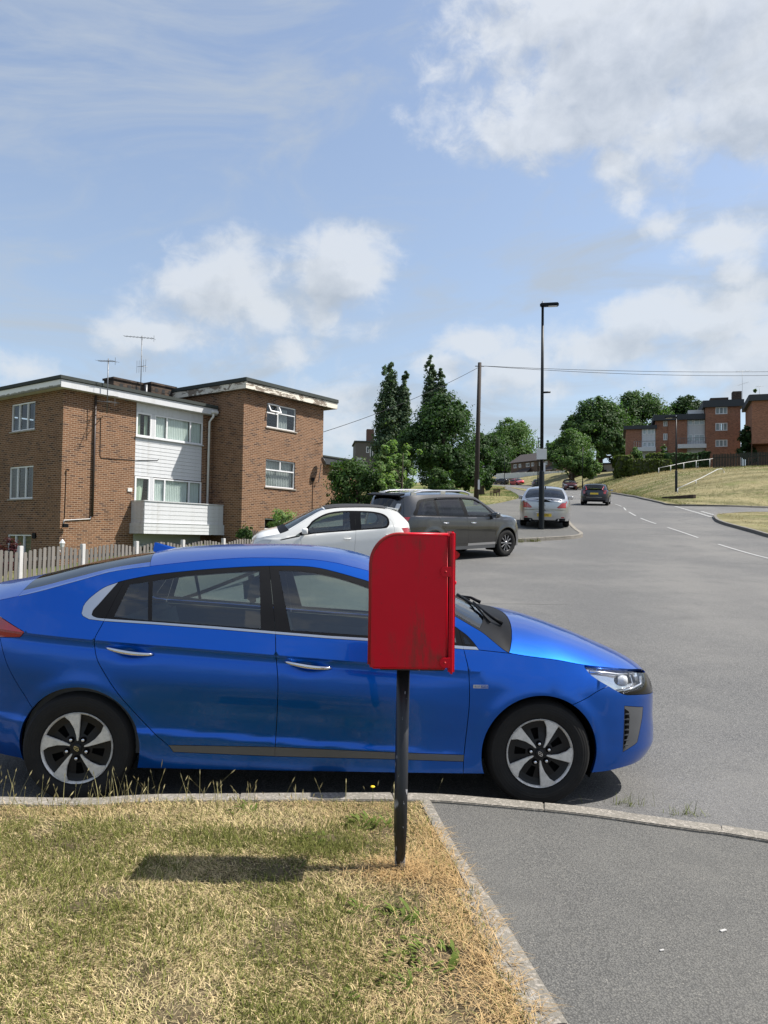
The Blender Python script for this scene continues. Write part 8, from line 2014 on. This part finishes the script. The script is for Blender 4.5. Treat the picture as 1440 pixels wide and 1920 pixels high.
def silver_car():
    frame = [(1.02, .93), (.80, 1.08), (.55, 1.24), (.35, 1.335), (0, 1.395), (-.5, 1.40), (-1.0, 1.345), (-1.42, 1.21), (-1.62, 1.09), (-1.60, 1.03), (-1.0, 1.0), (0, .96), (.7, .935)]
    fw = [(.62, 1.15), (.35, 1.29), (0, 1.35), (-.12, 1.352), (-.08, .99), (.75, .965), (.86, .985)]; rw = [(-.22, 1.352), (-.5, 1.35), (-1.0, 1.29), (-1.36, 1.17), (-1.36, 1.05), (-.18, 1.0)]
    sp = gen_spec('v', 2.33, -2.48, 2.74, .93, .335, [(-2.52, 1.0), (-2.46, 1.05), (-2.38, 1.075), (-2.22, 1.075), (-2.05, 1.115), (-1.6, 1.30), (-1.1, 1.435), (-.5, 1.485), (0, 1.48), (.4, 1.40), (.8, 1.22), (1.15, 1.06), (1.25, 1.02), (1.8, .95), (2.15, .84), (2.36, .70)],
        [(-2.52, .955), (-2.42, .965), (-2.2, 1.0), (-1.95, 1.05), (-1.6, 1.19), (-1.1, 1.355), (-.5, 1.42), (0, 1.42), (.38, 1.345), (.75, 1.17), (1.05, .99), (1.2, .92), (1.8, .85), (2.15, .77), (2.36, .68)],
        [(-1.8, 1.02), (0, .955), (1.2, .88)], (1.12, .40, -1.12, -2.06), SILVER, 1.49, dlo=([(fw, (.2, 1.15), 'glass'), (rw, (-.7, 1.15), 'glass')], frame, [((1.4, .80), ('front_fender', 'body', .002, .015)), ((.3, .6), ('front_door', 'body', .002, .015)), ((-.5, .7), ('rear_door', 'body', .002, .015)), ((-1.8, .95), ('body_side', 'body', .002, .015)), ((-.1, 1.2), ('window_frame', 'frame', .001, .01)), ((-.2, 1.2), ('window_frame', 'frame', .001, .01))]),
        doors=[[(-.18, 1.42), (-.14, .96), (-.12, .5), (-.12, .15)], [(-1.38, 1.25), (-1.30, 1.0), (-1.18, .8), (-.98, .5), (-.88, .30), (-.86, .15)], [(.98, .96), (.92, .8), (.92, .5), (.90, .15)]],
        tail=([(-2.10, .985), (-2.30, .975), (-2.8, .96), (-2.8, .745), (-2.34, .765)], (-2.2, .95)), head=([(1.80, .80), (2.02, .66), (2.7, .64), (2.7, .76), (2.1, .77)], (2.05, .71)),
        rear=([([(-1.2, .665), (1.2, .665)], False), ([(-1.3, .945), (-.62, .93), (-.44, .76), (-.50, .74), (-1.3, .755)], False), ([(1.3, .945), (.62, .93), (.44, .76), (.50, .74), (1.3, .755)], False), ([(-.36, .62), (.36, .62), (.33, .40), (-.33, .40)], True), ([(-1.2, .36), (-.45, .36), (-.40, .30), (.40, .30), (.45, .36), (1.2, .36)], False)],
              [((0, .645), ('rear_bumper', 'body', .002, .01)), ((0, .8), ('tailgate', 'body', .0025, .012)), ((.72, .88), ('tail_light', 'red', .002, .01)), ((-.72, .88), ('tail_light', 'red', .002, .01)), ((0, .5), ('plate_recess', 'body', .001, .01)), ((0, .28), ('diffuser', 'frame', .001, .01))]), seatx=-.05, tw=.22, qr=.83, nr=3.6)
    s, root = build_car(sp, 'silver_car', 'silver hatchback parked on the pavement behind the tall street lamp, seen from behind', detail=.04)
    q = lambda y, z, o=.0: (float(s.nose(np.array([y]), np.array([z]), False)[0])-o, y, z)
    plate(root, (q(0, .485)[0]-.012, 0, .485), (0, 0, -math.pi/2), .52, .115, YPLATE, 'Y10 SOU')
    m = MB(); m.box(-.013, .0, -.30, .30, .555, .585); o = m.build('plate_trim', CHROME, root, bevel=.004); o.location = (q(0, .57)[0], 0, 0)
    m = MB(); pts = [(float(-2.40+.10*abs(y/.62)**2.2), y, 1.062+.022-.04*abs(y/.62)**3) for y in np.linspace(-.66, .66, 17)]; m.tube(pts, .020, 8); m.build('boot_spoiler', SILVER, root, smooth=True)
    m = MB(); m.lathe([(.030, -.006), (.036, -.006), (.036, .004), (.030, .004)], 20); m.box(-.034, .034, -.005, .002, -.004, .004); o = m.build('emblem', CHROME, root); o.location = (q(0, .845)[0]-.004, 0, .845); o.rotation_euler = (0, 0, -math.pi/2)
    m = MB(); m.tube([(-1.02, 0, 1.44), (-1.12, 0, 1.50), (-1.16, 0, 1.50)], [.03, .014, .006], 8); m.build('aerial_fin', BLACKPL, root)
    m = MB(); m.tube([(float(-1.98), -.02, 1.155), (-1.94, .30, 1.175)], .010, 6); m.build('rear_wiper', BLACKPL, root) if False else None
    for sg in (-1, 1):
        mirror_part(root, s, .78, 1.0, SILVER, sg, (.10, .11, .08))
        m = MB(); m.tube([(-2.42, sg*.5, .30), (-2.50, sg*.5, .295)], .035, 10); m.build('exhaust', METAL, root, smooth=True)
        m = MB(); m.box(-.006, .006, -.10, .10, -.02, .02); o = m.build('reflector', REDLENS, root); p = q(sg*.62, .40); o.location = p
    ground_car(root, 6.40, 30.6, RAD(90-12.5))
    root.location.z += KERB
    return root
def hatch_spec(body, H_=1.45, estate=False, hw=.89):
    k = H_/1.45
    L = 2.2
    zc = [(-2.1, 1.01), (-2.04, 1.07), (-1.86, 1.28), (-1.70, 1.40), (-1.2, 1.435), (-.4, 1.45), (.1, 1.42), (.5, 1.30), (1.0, 1.06), (1.15, .99), (1.6, .92), (1.95, .82), (2.12, .68)]
    ze = [(-2.1, .99), (-1.98, 1.04), (-1.80, 1.24), (-1.62, 1.35), (-1.2, 1.375), (-.4, 1.385), (.1, 1.355), (.45, 1.22), (.85, 1.03), (1.05, .93), (1.2, .88), (1.6, .82), (1.92, .74), (2.12, .66)]
    frame = [(.92, .92), (.70, 1.06), (.45, 1.20), (.2, 1.30), (-.4, 1.345), (-1.1, 1.34), (-1.48, 1.28), (-1.62, 1.16), (-1.62, 1.02), (-1.0, .965), (0, .93), (.6, .91)]
    fw = [(.55, 1.10), (.2, 1.25), (-.22, 1.305), (-.2, .965), (.68, .94), (.78, .96)]; rw = [(-.32, 1.308), (-1.05, 1.30), (-1.05, .995), (-.30, .97)]; qw = [(-1.14, 1.298), (-1.44, 1.24), (-1.54, 1.14), (-1.54, 1.05), (-1.14, 1.005)]
    s_ = lambda P: [(a, b*k) for a, b in P]
    sp = gen_spec('h', 2.10, -2.08, 2.62, hw, .315, s_(zc), s_(ze), s_([(-1.6, 1.0), (0, .925), (1.1, .87)]), (1.02, .15, -1.62, -1.98), body, H_,
        dlo=([(s_(fw), (.1, 1.1*k), 'tint'), (s_(rw), (-.7, 1.1*k), 'tint'), (s_(qw), (-1.3, 1.15*k), 'tint')], s_(frame), [((1.3, .78*k), ('front_fender', 'body', .002, .0)), ((.2, .6), ('front_door', 'body', .002, .0)), ((-.6, .7), ('rear_door', 'body', .002, .0)), ((-1.75, 1.0*k), ('body_side', 'body', .002, .0)), ((-.24, 1.15*k), ('window_frame', 'frame', .001, .0)), ((-.28, 1.15*k), ('window_frame', 'frame', .001, .0)), ((-1.1, 1.15*k), ('window_frame', 'frame', .001, .0))]),
        doors=[s_([(-.27, 1.37), (-.25, .93), (-.22, .5), (-.22, .15)]), s_([(-1.10, 1.37), (-1.10, 1.0), (-1.05, .8), (-.92, .5), (-.86, .15)]), s_([(.86, .96), (.82, .8), (.84, .5), (.84, .15)])],
        tail=(s_([(-1.80, 1.02), (-2.5, .98), (-2.5, .78), (-1.92, .80)]), (-1.852, .975*k)), head=(s_([(1.55, .78), (1.78, .66), (2.5, .62), (2.5, .76), (1.85, .745)]), (1.85, .70*k)),
        front=(lambda z: ([([(-1.2, .76*k), (-.52, .73*k), (-.48, .62*k), (-1.2, .60*k)], False), ([(1.2, .76*k), (.52, .73*k), (.48, .62*k), (1.2, .60*k)], False), (s_([(-.45, .71), (.45, .71), (.40, .60), (-.40, .60)]), True), (s_([(-.60, .44), (.60, .44), (.55, .30), (-.55, .30)]), True)],
               [((.51, .67*k), ('headlight', 'lens', .001, 0)), ((-.51, .67*k), ('headlight', 'lens', .001, 0)), ((0, .65*k), ('grille', 'black', .001, 0)), ((0, .37*k), ('lower_grille', 'black', .001, 0)), ((0, .52*k), ('front_bumper', 'body', .001, 0))]))(0),
        rear=(lambda z: ([([(-1.2, .60*k), (1.2, .60*k)], False), (s_([(-1.2, .96), (-.56, .93), (-.60, .78), (-1.2, .78)]), False), (s_([(1.2, .96), (.56, .93), (.60, .78), (1.2, .78)]), False), (s_([(-1.2, .38), (1.2, .38)]), False)],
              [((0, .5*k), ('rear_bumper', 'body', .001, 0)), ((0, .33*k), ('lower_bumper', 'frame', .001, 0)), ((0, .75*k), ('tailgate', 'body', .001, 0)), ((.63, .88*k), ('tail_light', 'red', .001, 0)), ((-.63, .88*k), ('tail_light', 'red', .001, 0))]))(0), roof=(-1.6, .12))
    return sp
def far_cars():
    sp = hatch_spec(NAVY, 1.46, True, .92); sp['tail_l'] = 0
    s, root = build_car(sp, 'dark_estate_car', 'very dark blue estate car driving away up the middle of the road', detail=.06, simple_car=True)
    q = lambda y, z: float(s.nose(np.array([y]), np.array([z]), False)[0])
    plate(root, (q(0, .80)-.012, 0, .80), (0, 0, -math.pi/2), .52, .115, YPLATE, '')
    for sg in (-1, 1):
        mirror_part(root, s, .62, .99, NAVY, sg)
        m = MB(); m.tube([(-1.86, sg*(float(s.ye(-1.86))-.03), 1.26), (-1.98, sg*(float(s.ye(-1.98))-.02), 1.06), (-2.03, sg*.66, .98)], .028, 6); m.build('tail_light', REDLENS, root, smooth=True)
    m = MB(); m.tube([(-2.09, -.5, .56), (-2.09, .5, .56)], .012, 5); m.build('bumper_trim', SATIN, root)
    ground_car(root, 14.55, 52.8, RAD(90-19), 2.62)
    def park(label, nm, body, x, y, yaw, H_=1.45, group='cars far up the road', plate_f=None):
        s, root = build_car(hatch_spec(body, H_), nm, label, detail=.09, simple_car=True, group=group)
        for sg in (-1, 1): mirror_part(root, s, .62, .97*H_/1.45, body, sg)
        if plate_f:
            plate(root, (float(s.nose(np.array([0.]), np.array([.50]), True)[0])+.012, 0, .50), (0, 0, math.pi/2), .52, .115, WPLATE, '')
        ground_car(root, x, y, yaw, 2.62); return root
    park('dark red car coming down the road towards the camera', 'dark_red_car', MAROON, xat(1067.5, 106), 106, RAD(-98), 1.55, plate_f=1)
    park('bright red car turned sideways at the top of the road', 'red_car', RED, xat(969.5, 166), 166, RAD(-70), 1.45)
    park('dark car hidden behind the tall street lamp at the top of the road', 'dark_car', BLACKP, xat(1007, 128), 128, RAD(82), 1.45)
    park('black car, the rightmost of the row parked by the far dark tree', 'black_car', BLACKP, xat(940, 178), 178, RAD(118), 1.50)
    park('dark red car in the far row, next to the black one', 'dark_red_car', MAROON, xat(929, 181), 181, RAD(-70), 1.45)
    park('steel blue car in the far row, second from the left', 'blue_grey_car', STEEL, xat(917, 186), 186, RAD(130), 1.42)
    park('white car at the left end of the far row', 'white_car', WHITE, xat(907, 190), 190, RAD(120), 1.7)
build_ground(); build_kerbs(); build_markings()
build_flats(); build_far_buildings(); build_right_flats()
build_trees()
build_hero(); white_car(); suv(); silver_car(); far_cars()
build_street(); build_postbox(); build_grass()
